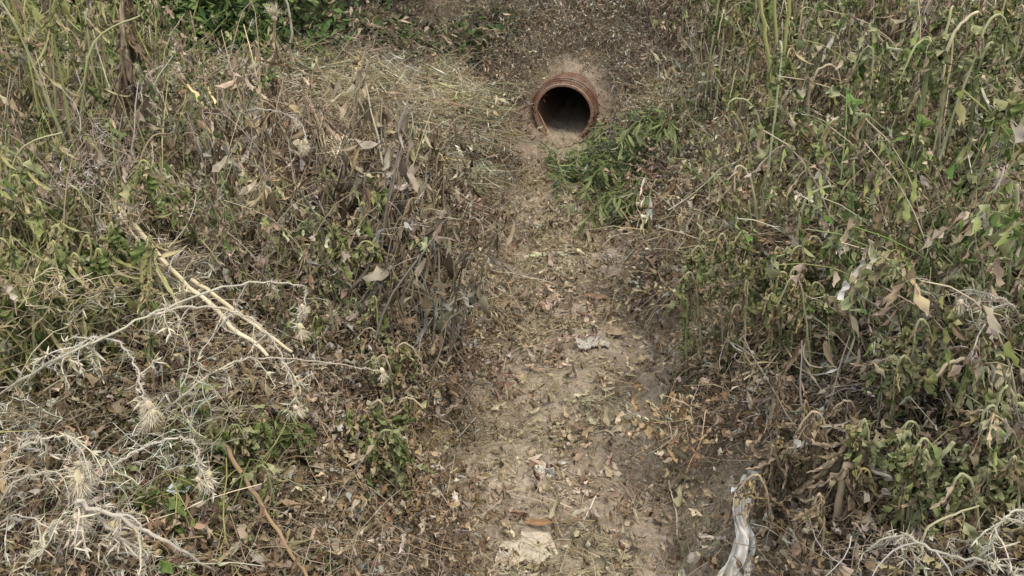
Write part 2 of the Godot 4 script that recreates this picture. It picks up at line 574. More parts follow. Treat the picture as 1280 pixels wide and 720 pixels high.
func make_undergrowth() -> void:
	var everywhere := Rect2(-3.4, 0.75, 6.9, 5.6)
	# --- ditch bed
	scatter("leaf_litter", "crumbled brown dry leaves and twig bits strewn over the ditch bed and banks", "leaf litter", "litter_patch", patches(8, M.dry, clump_litter, 5, 0.17, 0.004, 0.08), 2000, Rect2(-1.5, 0.9, 3.2, 4.4),
		func(x, s): return clampf(0.45 + 0.9 * pn(x, s, 2.5, 0) + 0.35 * ss(1.6, 2.4, s), 0.1, 1) if absf(dd(x, s)) < 0.3 else 0.8, Vector2(0.7, 1.2), Vector2(-0.014, 0.002), 0.06, 1.0, 0.2, 0.05)
	scatter("root_fibres", "fine pale root fibres and grass shreds trodden into the ditch bed", "plant fibres", "fibre_patch", patches(5, M.dry, clump_fibre, 5, 0.17, 0.002, 0.05), 600, Rect2(-0.7, 0.9, 1.9, 4.2),
		func(x, s): return 0.7 if absf(dd(x, s)) < 0.7 else 0.2, Vector2(0.7, 1.2), Vector2(-0.002, 0.004), 0.05, 1.0, 0.2, 0.05)
	scatter("earth_crumbs", "small crumbs of dry brown soil on the bare ditch bed", "soil", "crumb_patch", patches(5, M.stone, clump_crumbs, 6, 0.17, 0.0, 0.04), 220, Rect2(-0.6, 0.9, 1.7, 3.9),
		func(x, s): return 0.8 if absf(dd(x, s)) < 0.8 else 0.0, Vector2(0.6, 1.2), Vector2(-0.004, 0.001), 0.04, 1.0, 0.2, 0.05)
	# --- left bank
	var left := func(d: float) -> float: return ss(0.28, 0.48, -d)
	var drycols := [GREYBROWN, BROWN, GREYBROWN, BROWN, DARK, ASH, STRAW2]
	scatter("withered_growth", "dense mass of dark brown withered weeds with rolled hanging leaves", "dead weeds", "withered_patch", patches(7, M.dry, func(): return clump_withered(rnd(0.34, 0.52), drycols, 42), 5, 0.17, 0.0, 0.2), 1150, everywhere,
		func(x, s):
			var d := dd(x, s)
			var w := 0.0
			if d < 0:
				w = ss(0.36, 0.46, -d) * ss(2.0, 2.5, s) * (1.0 - ss(2.9, 3.4, s)) * 1.3 + 0.3 * ss(0.45, 0.65, -d) * ss(1.7, 2.1, s) * (1.0 - ss(3.6, 4.2, s))
			else:
				w = ss(0.44, 0.6, d) * (0.4 + 0.4 * ss(2.8, 3.8, s))
			return w * clampf(0.75 + pn(x, s, 2.0, 7), 0, 1), Vector2(0.65, 1.15), Vector2(-0.02, 0.0), 0.15, 0.3, 0.25)
	var tanglecols := [GREYBROWN, ASH, BROWN, STRAW2, GREYBROWN, PALE, BROWN]
	scatter("dry_tangle", "knotted tangle of thin grey brown dead stems covering banks and headwall", "dead weeds", "tangle_patch", patches(7, M.dry, func(): return clump_tangle(0.17, tanglecols), 5, 0.18, 0.04, 0.3), 1450, everywhere,
		func(x, s):
			var d := dd(x, s)
			if s > 4.72:
				return 0.75 * clampf(0.85 + pn(x, s, 2.0, 3), 0, 1)
			if absf(d) < 0.9 and s < 2.3 and d > 0:
				return 0.3 * ss(0.4, 0.6, d)
			return (left.call(d - 0.02) if d < 0 else ss(0.33, 0.55, d)) * clampf(0.6 + pn(x, s, 2.5, 11), 0, 1) * 0.8, Vector2(0.7, 1.2), Vector2(-0.03, 0.04), 0.2, 0.75, 0.25)
	scatter("crumpled_leaves", "heaps of crumpled brown dead leaves along the feet of both banks", "dead leaves", "leaf_heap", patches(7, M.dry, func(): return clump_crumple([BROWN, GREYBROWN, BROWN, STRAW2, BROWN, ASH, Color(0.27, 0.215, 0.155)], 0.07), 5, 0.17, 0.03, 0.4), 2300, Rect2(-2.0, 0.8, 3.8, 3.9),
		func(x, s):
			var d := dd(x, s)
			if d < 0:
				return ss(0.27, 0.42, -d) * (1.0 - 0.35 * ss(0.85, 1.2, -d)) * (1.0 - 0.6 * ss(2.6, 3.3, s)) * clampf(0.8 + pn(x, s, 2.2, 61), 0, 1)
			return ss(0.32, 0.5, d) * (0.4 + 0.5 * (1 - ss(1.3, 1.8, s)) * ss(0.5, 0.7, d)) * clampf(0.8 + pn(x, s, 2.2, 61), 0, 1), Vector2(0.7, 1.2), Vector2(-0.02, 0.05), 0.2, 0.8, 0.25)
	var strawcols := [STRAW2, STRAW2, PALE, SAGE2, SAGE, GREYBROWN, ASH, BROWN]
	scatter("mown_straw", "pale cut straw and stalks lying matted on the bank beside the pipe", "straw", "straw_patch", patches(5, M.dry, func(): return clump_straw(strawcols), 4, 0.17, 0.05, 0.2), 900, Rect2(-2.4, 3.0, 2.6, 2.0),
		func(x, s): return ss(0.36, 0.5, -dd(x, s)) * (1.0 - ss(1.1, 1.7, -dd(x, s))) * ss(3.05, 3.6, s) * (1.0 - ss(4.6, 4.85, s)) * clampf(0.8 + pn(x, s, 2.5, 5), 0, 1), Vector2(0.7, 1.2), Vector2(-0.02, 0.1), 0.4, 0.65, 0.25)
	scatter("straw_shreds", "thin straw stalks and shreds caught among the weeds on both banks", "straw", "straw_patch", patches(4, M.dry, func(): return clump_straw([STRAW2, GREYBROWN, STRAW, BROWN]), 4, 0.17, 0.08, 0.4), 420, everywhere,
		func(x, s): return ss(0.4, 0.65, absf(dd(x, s))) * 0.5 * ss(1.5, 2.4, s), Vector2(0.6, 1.0), Vector2(0.0, 0.2), 0.3, 0.8, 0.25)
	var grasscols := [GREEN2, YGREEN, GREEN2, YGREEN.lerp(STRAW, 0.3), YGREEN, SAGE]
	scatter("green_grass", "yellowing green grass blades standing among weeds on the banks", "grass", "grass_patch", patches(5, M.green, func(): return clump_grass(rnd(0.3, 0.5), grasscols), 5, 0.16, 0.0, 0.25), 1300, everywhere,
		func(x, s):
			var d := dd(x, s)
			if d < 0:
				return (ss(1.05, 1.3, -d - 0.42 * maxf(0.0, s - 2.3)) * 0.8 + 0.07 * ss(0.8, 1.0, -d) * (1 - ss(1.9, 2.4, s))) * clampf(0.8 + pn(x, s, 2, 1), 0, 1)
			return 0.16 * ss(0.8, 1.1, d) * (1 - ss(2.2, 3.2, s)) * clampf(0.5 + pn(x, s, 2, 1), 0, 1), Vector2(0.7, 1.2), Vector2(-0.02, 0), 0.2, 0.25, 0.2)
	scatter("bleached_shreds", "bleached feathery thistle shreds lying over the near left growth", "thistle shreds", "shred_patch", patches(5, M.fuzz, clump_lace, 4, 0.16, 0.1, 0.3), 950, everywhere,
		func(x, s):
			var d := dd(x, s)
			if d < 0:
				return (1.3 * ss(0.55, 0.8, -d) * (1 - ss(1.7, 2.2, s)) + 0.35 * ss(0.5, 0.8, -d) * ss(2.4, 3.0, s) * (1 - ss(1.4, 2.0, -d))) * clampf(0.6 + 1.2 * pn(x, s, 2.5, 15), 0, 1)
			return (0.12 + 0.3 * (1 - ss(1.2, 1.5, s))) * ss(0.7, 1.0, d), Vector2(0.7, 1.15), Vector2(0.04, 0.26), 0.2, 0.4, 0.15)
	# --- both banks: limp green weeds
	var sagecols := [SAGE, GREEN2, SAGE, SAGE2, GREYBROWN, STRAW2, YGREEN.lerp(GREEN2, 0.5), GREEN, BROWN, GREYBROWN, ASH]
	scatter("limp_weeds", "thick grey green growth of limp weeds with small hanging leaves", "weeds", "weed_patch", patches(7, M.green, func(): return clump_hang(rnd(0.4, 0.68), sagecols, 22), 4, 0.17, 0.0, 0.25), 1900, everywhere,
		func(x, s):
			var d := dd(x, s)
			if d > 0:
				return ss(0.6 - 0.12 * ss(1.9, 2.2, s), 0.8, d) * ss(1.2, 1.8, s) * (1 - 0.85 * ss(2.6, 3.3, s)) * clampf(0.6 + 1.5 * pn(x, s, 1.8, 21), 0, 1) + 0.75 * ss(0.72, 0.9, d) * (1 - ss(1.4, 1.9, s))
			return 0.28 * ss(0.5, 0.6, -d) * (1.0 - ss(0.7, 0.9, -d)) * ss(1.7, 2.0, s) * (1.0 - ss(2.3, 2.6, s)) + 0.2 * (1.0 - ss(1.8, 2.2, s)) * ss(0.6, 0.8, -d) * clampf(0.2 + 1.5 * pn(x, s, 2.2, 31), 0, 1) + 0.3 * ss(1.0, 1.2, -d - 0.42 * maxf(0.0, s - 2.3)), Vector2(0.6, 1.15), Vector2(-0.02, 0), 0.2, 0.25, 0.22)
	var freshcols := [GREEN, GREEN2, GREEN2, YGREEN, SAGE]
	scatter("fresh_weeds", "small fresh green leafy weeds sprouting through the dead growth", "weeds", "weed_patch", patches(4, M.green, func(): return clump_weed(0.22, freshcols, 8, 0.018, 0.036), 3, 0.12, 0.0, 0.2), 1500, everywhere,
		func(x, s):
			var d := dd(x, s)
			if d > 0:
				return (0.5 * ss(0.8, 1.05, d) * (1 - ss(2.2, 3.0, s))) * clampf(0.3 + 1.6 * pn(x, s, 2.4, 41), 0, 1)
			return 0.5 * ss(0.5, 0.7, -d) * (1.0 - 0.8 * ss(1.9, 2.3, s) * (1.0 - ss(1.1, 1.3, -d))) * clampf(0.1 + 1.8 * pn(x, s, 2.4, 43), 0, 1), Vector2(0.6, 1.2), Vector2(0.0, 0.1), 0.2, 0.3, 0.2)
	scatter("pipe_side_greens", "mass of dark green narrow leaves growing beside the pipe mouth", "weeds", "greens_patch", patches(5, M.green, func(): return clump_narrow([GREEN, DEEP, Color(0.06, 0.1, 0.05), GREEN.lerp(SAGE, 0.4), GREEN.lerp(GREYBROWN, 0.5)]), 3, 0.12, 0.0, 0.5), 850, Rect2(-0.05, 3.1, 1.2, 1.5),
		func(x, s):
			var d := dd(x, s)
			return ss(-0.12, 0.2, d + 0.3 * (s - 4.0)) * (1.0 - ss(0.6, 0.85, d)) * ss(3.2, 3.7, s) * clampf(0.55 + 1.6 * pn(x, s, 3.2, 71), 0, 1), Vector2(0.5, 1.05), Vector2(-0.02, 0.0), 0.15, 0.5, 0.25, 0.25)
	var ivory := [GREYBROWN, ASH, SAGE, BROWN, ASH, SAGE2.lerp(ASH, 0.5)]
	scatter("headwall_growth", "grey dried creeping growth hanging over the bank above the pipe", "dead weeds", "creeper_patch", patches(6, M.dry, func(): return clump_weed(0.26, ivory, 12, 0.014, 0.034), 4, 0.17, 0.0, 0.4), 680, Rect2(-2.8, 4.6, 6.2, 1.7),
		func(x, s): return ss(4.85, 5.05, s) * clampf(0.7 + pn(x, s, 2.2, 51), 0, 1) * (0.45 if x < 0.1 and s < 5.1 else 1.0), Vector2(0.55, 0.95), Vector2(-0.02, 0.0), 0.2, 0.8, 0.25)
	scatter("rim_shreds", "small dead shreds and roots clinging to the soil around the pipe collar", "dead weeds", "shred_patch", patches(6, M.dry, func(): return clump_tangle(0.1, tanglecols), 2, 0.07, 0.0, 0.6), 600, Rect2(-0.25, 4.62, 1.15, 0.75),
		func(_x, _s): return 0.95, Vector2(0.4, 0.95), Vector2(-0.02, 0.01), 0.3, 0.9, 0.3, 0.0)
	scatter("dead_thicket", "tall dense grey brown thicket of dead stems on the far right bank", "dead weeds", "thicket_patch", patches(6, M.dry, func(): return clump_withered(rnd(0.5, 0.75), [GREYBROWN, ASH, BROWN, GREYBROWN, DARK, SAGE], 72), 4, 0.17, 0.0, 0.2), 420, Rect2(0.5, 2.9, 3.2, 3.2),
		func(x, s): return ss(0.7, 0.95, dd(x, s)) * ss(3.0, 3.7, s) * 0.75, Vector2(0.75, 1.15), Vector2(-0.03, 0), 0.15, 0.2, 0.25)

# ---------------------------------------------------------------- single leaves, shared between plants
func leaf_mesh(cols: Array, L: float, W: float, shape: int, segs: int, bend: float, twist: float, fold: float, crump: float, mat: Material, stalk := true) -> ArrayMesh:
	# grows along +z with its face up; the stalk at its base belongs to the leaf
	var b := MB.new()
	b.across = 5
	b.edge = 1.0
	var ca: Color = pick(cols)
	var cb: Color = pick(cols)
	var off := Vector3.ZERO
	if stalk:
		b.tube(PackedVector3Array([Vector3.ZERO, Vector3(0, 0.003, L * 0.12), Vector3(0, 0, L * 0.25)]), 0.0012, 0.0009, 4, ca, ca)
		off = Vector3(0, 0, L * 0.24)
	b.leaf(off, Vector3(0, 0, 1), Vector3.UP, L, W, segs, bend, twist, fold, crump, shape, tint(ca, 0.12), tint(cb, 0.15), R)
	return b.mesh(mat)
func make_leaves() -> void:
	LEAF.green = variants(6, func(): return leaf_mesh([GREEN2, GREEN2, YGREEN, GREEN], rnd(0.045, 0.075), rnd(0.028, 0.045), 3, 10, rnd(-0.2, 1.4), rnd(-1.0, 1.0), rnd(0.2, 1.0), 0.42, M.green))
	LEAF.limp = variants(8, func(): return leaf_mesh([SAGE, SAGE2, GREEN2, YGREEN.lerp(GREEN2, 0.6)], rnd(0.04, 0.075), rnd(0.018, 0.034), pick([1, 3, 3]), 8, rnd(-1.0, 2.0), rnd(-2.2, 2.2), rnd(0.6, 1.45), 0.7, M.green))
	LEAF.yellow = variants(6, func(): return leaf_mesh([OCHRE, YGREEN.lerp(OCHRE, 0.5), GREYBROWN, OCHRE.lerp(STRAW2, 0.4)], rnd(0.03, 0.06), rnd(0.014, 0.026), pick([1, 3, 3]), 8, rnd(-1.2, 1.9), rnd(-2.2, 2.2), rnd(0.6, 1.4), 0.55, M.dry))
	LEAF.brown = variants(8, func(): return leaf_mesh([BROWN, GREYBROWN, BROWN, RUST.lerp(GREYBROWN, 0.5), BROWN], rnd(0.045, 0.095), rnd(0.01, 0.024), pick([0, 3, 3]), 9, rnd(-1.6, 2.0), rnd(-2.8, 2.8), rnd(0.8, 1.5), 0.65, M.dry))
	LEAF.strap = variants(6, func(): return leaf_mesh([GREEN2, YGREEN, SAGE, YGREEN.lerp(STRAW, 0.5)], rnd(0.07, 0.13), rnd(0.008, 0.015), 0, 9, rnd(0.2, 1.6), rnd(-1.6, 1.6), rnd(0.3, 1.2), 0.4, M.green))
	LEAF.rag = variants(8, func(): return leaf_mesh([BROWN, DARK, GREYBROWN, BROWN.lerp(DARK, 0.5)], rnd(0.09, 0.17), rnd(0.012, 0.024), pick([0, 2, 3]), 12, rnd(-1.0, 1.4), rnd(-3.0, 3.0), rnd(0.9, 1.5), 0.6, M.dry))
	LEAF.willow = variants(6, func(): return leaf_mesh([GREEN, GREEN2, GREEN.lerp(SAGE, 0.5)], rnd(0.06, 0.095), rnd(0.012, 0.019), 0, 7, rnd(-0.1, 0.7), rnd(-0.5, 0.5), rnd(0.1, 0.4), 0.08, M.green))
	LEAF.silver = variants(3, func(): return leaf_mesh([Color(0.38, 0.45, 0.42), Color(0.45, 0.5, 0.46)], rnd(0.08, 0.1), rnd(0.018, 0.024), 0, 8, rnd(0.1, 0.4), rnd(-0.3, 0.3), 0.15, 0.04, M.green))
	LEAF.thistle = variants(6, func(): return thistle_leaf())
	LEAF.cup = variants(3, tuft_cup)
	LEAF.brush = variants(4, tuft_brush)
func thistle_leaf() -> ArrayMesh:
	var b := MB.new()
	var path := wander(Vector3.ZERO, Vector3(0, 0.2, 1), rnd(0.05, 0.085), 6, 0.25, 0.15)
	var col := tint(PALE, 0.12)
	b.tube(path, 0.0014, 0.0006, 3, col, col)
	for i in 20:
		b.leaf(path[R.randi() % 7], rdir() + Vector3(0, 0, 0.5), rdir(), rnd(0.008, 0.026), rnd(0.002, 0.0045), 3, rnd(-1.2, 1.2), rnd(-1, 1), 0.5, 0.2, 2, tint(pick([PALE, STRAW, ASH]), 0.12), col, R)
	return b.mesh(M.fuzz)
func tuft_cup() -> ArrayMesh:
	# the scaly cup of an open thistle head, along +z
	var b := MB.new()
	b.lump(Vector3(0, 0, 0.008), Vector3(0.0075, 0.0075, 0.011), tint(STRAW, 0.1), R, 5, 8, 0.1)
	for i in 16:
		b.leaf(Vector3(0, 0, 0.004), rdir() + Vector3(0, 0, 0.3), rdir(), rnd(0.012, 0.024), 0.003, 3, rnd(-0.8, 0.8), 0, 0.3, 0.1, 2, tint(PALE, 0.1), tint(STRAW, 0.1), R)
	return b.mesh(M.fuzz)
func tuft_brush() -> ArrayMesh:
	var b := MB.new()
	for i in 150:
		var d := (Vector3(0, 0, 1) + rdir() * 0.42).normalized()
		var p := Vector3(d.x, d.y, 1) * Vector3(0.006, 0.006, 0.012)
		b.leaf(p, d, rdir(), rnd(0.016, 0.042), 0.0014, 3, rnd(-1.6, 1.6), 0, 0.2, 0.0, 2, tint(Color(0.43, 0.39, 0.29), 0.12), tint(Color(0.5, 0.46, 0.37), 0.12), R)
	return b.mesh(M.fuzz)
func seed_head(t: Node, tr: Transform3D) -> void:
	var cup := part(t, "seed_head", pick(LEAF.cup), tr)
	part(cup, "bristles", pick(LEAF.brush))
func hang(p: Vector3, side: Vector3, droop: float, sc: float) -> Transform3D:
	# a leaf at p that points to the side and droops; z axis along the leaf
	var z := (side * (1.0 - droop) + Vector3(0, -droop, 0) + rdir() * 0.18).normalized()
	var x := Vector3.UP.cross(z)
	if x.length() < 0.05:
		x = flat_dir()
	x = x.normalized().rotated(z, rnd(-1.2, 1.2))
	return Transform3D(Basis(x, z.cross(x), z).scaled(Vector3.ONE * sc), p)
func local(pts: Array, base: Vector3) -> PackedVector3Array:
	var a := PackedVector3Array()
	for q in pts:
		a.append(q - base)
	return a
func stem_mesh(path: PackedVector3Array, r0: float, r1: float, ca: Color, cb: Color, hairs := 0, kink := 0.5) -> ArrayMesh:
	var b := MB.new()
	for i in range(1, path.size() - 1):
		path[i] += rdir() * r0 * kink
	b.tube(path, r0, r1, 7, ca, cb, 0.16, R)
	for i in hairs:
		var p := path[R.randi() % path.size()].lerp(path[R.randi() % path.size()], 0.0)
		var k := R.randi() % (path.size() - 1)
		p = path[k].lerp(path[k + 1], R.randf())
		b.leaf(p, rdir(), rdir(), rnd(0.003, 0.011), 0.0011, 2, rnd(-1, 1), 0, 0.2, 0, 2, tint(ASH.lerp(PALE, 0.5), 0.1), tint(PALE, 0.1), R)
	return b.mesh(M.stem if hairs == 0 else M.fuzz)
func stalk_plant(called: String, label: String, category: String, group: String, pts: Array, r0: float, r1: float, ca: Color, cb: Color, leaves: Array, n: int, from: float, droop: float, size: Vector2, thick := 1.0) -> Node3D:
	# a stem through the points with n leaves of the given kinds hung along it
	var base: Vector3 = pts[0]
	var t := thing(called, label, category, base, group)
	var path := smooth_path(local(pts, base), maxi(10, (pts.size() - 1) * 5))
	part(t, "stem", stem_mesh(path, r0 * thick, r1 * thick, ca, cb))
	for i in n:
		var a := lerpf(from, 1.0, (i + R.randf()) / n)
		var p := path[int(a * (path.size() - 1))]
		part(t, "leaf", pick(LEAF[pick(leaves)]), hang(p, flat_dir(), droop * rnd(0.8, 1.1), rnd(size.x, size.y)))
	return t
func thistle(label: String, pts: Array, r: float, n_leaf: int, heads: int, group := "bleached fuzzy thistles") -> Node3D:
	var base: Vector3 = pts[0]
	var t := thing("dried_thistle", label, "thistle", base, group)
	var path := smooth_path(local(pts, base), maxi(12, (pts.size() - 1) * 6))
	part(t, "stem", stem_mesh(path, r * 0.8, r * 0.4, tint(ASH.lerp(PALE, 0.25), 0.12), tint(ASH.lerp(PALE, 0.6), 0.12), path.size() * 14, 1.3))
	for i in n_leaf:
		var p := path[int(rnd(0.1, 1.0) * (path.size() - 1))]
		part(t, "leaf", pick(LEAF.thistle), hang(p, flat_dir(), rnd(0.0, 0.8), rnd(0.6, 1.2)))
	for i in 1 + n_leaf / 5:
		var k := int(rnd(0.25, 0.95) * (path.size() - 1))
		var br := wander(path[k], flat_dir() + Vector3(0, rnd(-0.4, 0.5), 0), rnd(0.04, 0.12), 6, 0.35, 0.22)
		part(t, "branch", stem_mesh(br, r * 0.5, r * 0.22, tint(ASH, 0.15), tint(ASH.lerp(PALE, 0.5), 0.15), 50, 0.6))
		part(t, "leaf", pick(LEAF.thistle), hang(br[6], flat_dir(), rnd(0.3, 0.9), rnd(0.5, 1.0)))
	for i in heads:
		var p2 := path[path.size() - 1 - R.randi() % 3] + rdir() * 0.012
		seed_head(t, hang(p2, flat_dir(), rnd(0.55, 1.0), rnd(0.45, 0.95)))
	return t
func V(x: float, y: float, z: float) -> Vector3:
	return Vector3(x, y, z)

# ---------------------------------------------------------------- the pipe
func lathe(b: MB, prof: Array, k: int, col: Color) -> void:
	# prof: [radius, z] pairs round the z axis
	for i in prof.size() - 1:
		var start := b.v.size()
		for e in 2:
			for j in k:
				var th := TAU * j / k
				var r: float = prof[i + e][0]
				var wob := 1.0 + 0.006 * sin(th * 3 + 1) + 0.004 * sin(th * 7)
				b.v.append(Vector3(cos(th) * r * wob, sin(th) * r * wob, prof[i + e][1]))
				var dust := clampf(0.35 + 1.3 * rough_noise.get_noise_3d(cos(th) * r * 6.0, sin(th) * r * 6.0, prof[i + e][1] * 8.0) + 0.8 * clod_noise.get_noise_3d(cos(th) * r * 2.0, sin(th) * r * 2.0, prof[i + e][1] * 4.0), 0.0, 0.85)
				var cc := tint(col.lerp(Color(0.27, 0.215, 0.165), dust), 0.07)
				b.c.append(Color(cc.r, cc.g, cc.b, 1))
		for j in k:
			b.quad(start + j, start + (j + 1) % k, start + k + j, start + k + (j + 1) % k)
func make_pipe() -> void:
	var t := thing("drain_pipe", "round reddish brown clay drain pipe with ribbed collar jutting from the bank", "pipe", PIPE_AT)
	t.rotation.y = PIPE_YAW
	var lip := MB.new()
	var lc := Color(0.37, 0.205, 0.145)
	lathe(lip, [[0.160, -0.03], [0.160, -0.004], [0.163, 0.0], [0.174, 0.001], [0.179, -0.004], [0.178, -0.018]], 72, lc)
	part(t, "lip", lip.mesh(M.clay))
	var bar := MB.new()
	lathe(bar, [[0.161, -0.03], [0.160, -0.6], [0.160, -1.4], [0.160, -3.2], [0.0, -3.21]], 60, lc)
	part(t, "barrel", bar.mesh(M.clay))
	var rc := Color(0.2, 0.088, 0.06)
	for q in [[0.178, 0.187, -0.016, -0.027], [0.181, 0.196, -0.033, -0.047], [0.186, 0.205, -0.053, -0.075]]:
		var rb := MB.new()
		lathe(rb, [[q[0] - 0.006, q[2]], [q[1] - 0.003, q[2]], [q[1], q[2] - 0.003], [q[1], q[3] + 0.003], [q[1] - 0.003, q[3]], [q[0] + 0.002, q[3]], [q[0] + 0.002, q[3] - 0.012]], 72, rc)
		part(t, "collar_rib", rb.mesh(M.clay))
	var sl := MB.new()
	lathe(sl, [[0.19, -0.10], [0.188, -0.5]], 48, rc)
	part(t, "sleeve", sl.mesh(M.clay))
	# grey silt on the floor of the pipe, spilling from its mouth
	var b := MB.new()
	var nz := 46
	var nxx := 22
	for j in nz + 1:
		var z := 0.12 - 2.7 * pow(float(j) / nz, 1.5)
		var hw := 0.152 if z < 0.0 else 0.15 + z * 0.3
		var y0 := -0.138 - (0.0 if z < 0 else z * 0.25)
		for i in nxx + 1:
			var a := float(i) / nxx * 2 - 1
			var x := a * hw
			var edge := a * a
			var y := y0 + rough_noise.get_noise_2d(x * 9, z * 5) * 0.012 + (edge * 0.014 if z < 0 else -edge * edge * 0.06)
			if z < 0:
				x = clampf(x, -sqrt(0.159 * 0.159 - y * y), sqrt(0.159 * 0.159 - y * y))
			b.v.append(Vector3(x, y, z))
			var cc := tint(Color(0.345, 0.3, 0.25), 0.12)
			b.c.append(Color(cc.r, cc.g, cc.b, 1))
	for j in nz:
		for i in nxx:
			var q := j * (nxx + 1) + i
			b.quad(q, q + nxx + 1, q + 1, q + nxx + 2)
	var o := one("silt", b.mesh(M.earth), t.transform, "grey brown silt bed inside the pipe and at its mouth", "silt", "", "stuff")
	o.name = "silt"

# ---------------------------------------------------------------- shrubs at the top of the far bank
func shrub(label: String, at: Vector3, w: float, h: float, cols: Array, n: int) -> void:
	var t := thing("dark_shrub", label, "shrub", at, "dark shrubs on the far bank")
	var b := MB.new()
	var tips := PackedVector3Array()
	for i in 9:
		var p := wander(Vector3.ZERO, Vector3(rnd(-1.6, 1.6) * w, rnd(0.35, 1.0), rnd(-0.6, 1.2) * w), h * rnd(0.6, 1.0), 8, 0.2, 0.09)
		b.tube(p, 0.012, 0.003, 5, tint(BROWN, 0.2), tint(GREYBROWN, 0.2))
		for q in 5:
			tips.append(p[1 + R.randi() % 8])
	part(t, "branches", b.mesh(M.stem))
	var c := MB.new()
	for i in n:
		var p2: Vector3 = tips[R.randi() % tips.size()] + rdir() * pow(R.randf(), 0.6) * 0.2 * Vector3(1.2, 0.9, 1)
		var ca := tint(pick(cols), 0.3)
		c.leaf(p2, rdir() + Vector3(0, -0.4, 0.3), Vector3.UP + rdir() * 0.8, rnd(0.03, 0.065), rnd(0.016, 0.03), 4, rnd(-0.2, 0.9), rnd(-0.5, 0.5), rnd(0.0, 0.5), 0.1, pick([1, 0]), ca, tint(ca, 0.15), R)
	part(t, "crown", c.mesh(M.green))

# ---------------------------------------------------------------- loose things on the ditch bed
func lay(x: float, z: float, yaw: float, up := 0.004) -> Transform3D:
	var n := gn(x, z)
	var f := Vector3(sin(yaw), 0, cos(yaw))
	f = (f - n * f.dot(n)).normalized()
	return Transform3D(Basis(n.cross(f), n, f), ground_point(x, z, up))
func stone(label: String, x: float, z: float, r: float, col: Color) -> void:
	var b := MB.new()
	b.lump(Vector3.ZERO, Vector3(r, r * 0.6, r * 0.8), col, R, 8, 12, 0.09)
	one("stone", b.mesh(M.stone), lay(x, z, rnd(0, TAU), r * 0.25), label, "stone", "stones in the ditch")
func twig(label: String, pts: Array, r: float, col: Color, up := 0.006, category := "twig", called := "twig") -> void:
	var a := []
	for p in pts:
		a.append(Vector3(p.x, maxf(p.y, gh(p.x, p.z) + r + up * 0.5), p.z))
	var base: Vector3 = a[0]
	var path := smooth_path(local(a, base), maxi(8, a.size() * 4))
	for i in range(1, path.size() - 1):
		path[i] += rdir() * r * 0.5
	one(called, stem_mesh(path, r, r * 0.65, tint(col, 0.1), tint(col, 0.15)), Transform3D(Basis(), base), label, category, "fallen stalks and twigs")
func sheet(nu: int, nv: int, f: Callable, cf: Callable, mat: Material, thick := 0.0015) -> ArrayMesh:
	# a thin slab over a grid: f(u, v) -> point, cf(u, v) -> colour
	var b := MB.new()
	for k in 2:
		for j in nv + 1:
			for i in nu + 1:
				var u := float(i) / nu
				var v := float(j) / nv
				var p: Vector3 = f.call(u, v)
				b.v.append(p - Vector3(0, thick * k, 0))
				b.c.append(cf.call(u, v))
	var lay_n := (nu + 1) * (nv + 1)
	for j in nv:
		for i in nu:
			var q := j * (nu + 1) + i
			b.quad(q, q + nu + 1, q + 1, q + nu + 2)
			b.quad(lay_n + q, lay_n + q + 1, lay_n + q + nu + 1, lay_n + q + nu + 2)
	for j in nv:
		for i in [0, nu]:
			var q := j * (nu + 1) + int(i)
			b.quad(q, q + nu + 1, lay_n + q, lay_n + q + nu + 1)
	for i in nu:
		for j in [0, nv]:
			var q := int(j) * (nu + 1) + i
			b.quad(q, q + 1, lay_n + q, lay_n + q + 1)
	return b.mesh(mat)

func _ready() -> void:
	R.seed = 20240607
	for a in [[patchy, 11, 0.9, 3], [rough_noise, 23, 1.6, 4], [clod_noise, 37, 9.0, 3]]:
		a[0].seed = a[1]; a[0].frequency = a[2]; a[0].fractal_octaves = a[3]
	var cam := Camera3D.new()
	cam.name = "camera"
	cam.fov = 39.41
	cam.near = 0.05
	cam.far = 200
	cam.position = Vector3(0, 1.55, 0)
	cam.rotation_degrees = Vector3(-28, 0, 0)
	add_child(cam)
	cam.current = true
	var env := Environment.new()
	env.background_mode = Environment.BG_SKY
	var sky := Sky.new()
	var sm := ProceduralSkyMaterial.new()
	sm.sky_top_color = Color(0.835, 0.845, 0.85)
	sm.sky_horizon_color = Color(0.87, 0.875, 0.875)
	sm.ground_horizon_color = Color(0.5, 0.48, 0.44)
	sm.ground_bottom_color = Color(0.3, 0.28, 0.24)
	sm.sky_curve = 0.2
	sm.sun_angle_max = 0.0
	sky.sky_material = sm
	env.sky = sky
	env.tonemap_mode = Environment.TONE_MAPPER_LINEAR
	env.tonemap_exposure = 2.8
	env.sdfgi_enabled = true
	env.ssao_enabled = true
	env.ssil_enabled = true
	var we := WorldEnvironment.new()
	we.name = "environment"
	we.environment = env
	add_child(we)
	var sun := DirectionalLight3D.new()
	sun.name = "sun"
	sun.light_color = Color(1.0, 0.95, 0.87)
	sun.light_energy = 0.45
	sun.light_angular_distance = 20
	sun.shadow_enabled = true
	sun.rotation_degrees = Vector3(-62, 35, 0)
	add_child(sun)
	make_materials()
	make_ground()
	make_pipe()
	make_leaves()
	make_undergrowth()
	R.seed = 4101
	make_plants()
	R.seed = 4102
	make_loose()

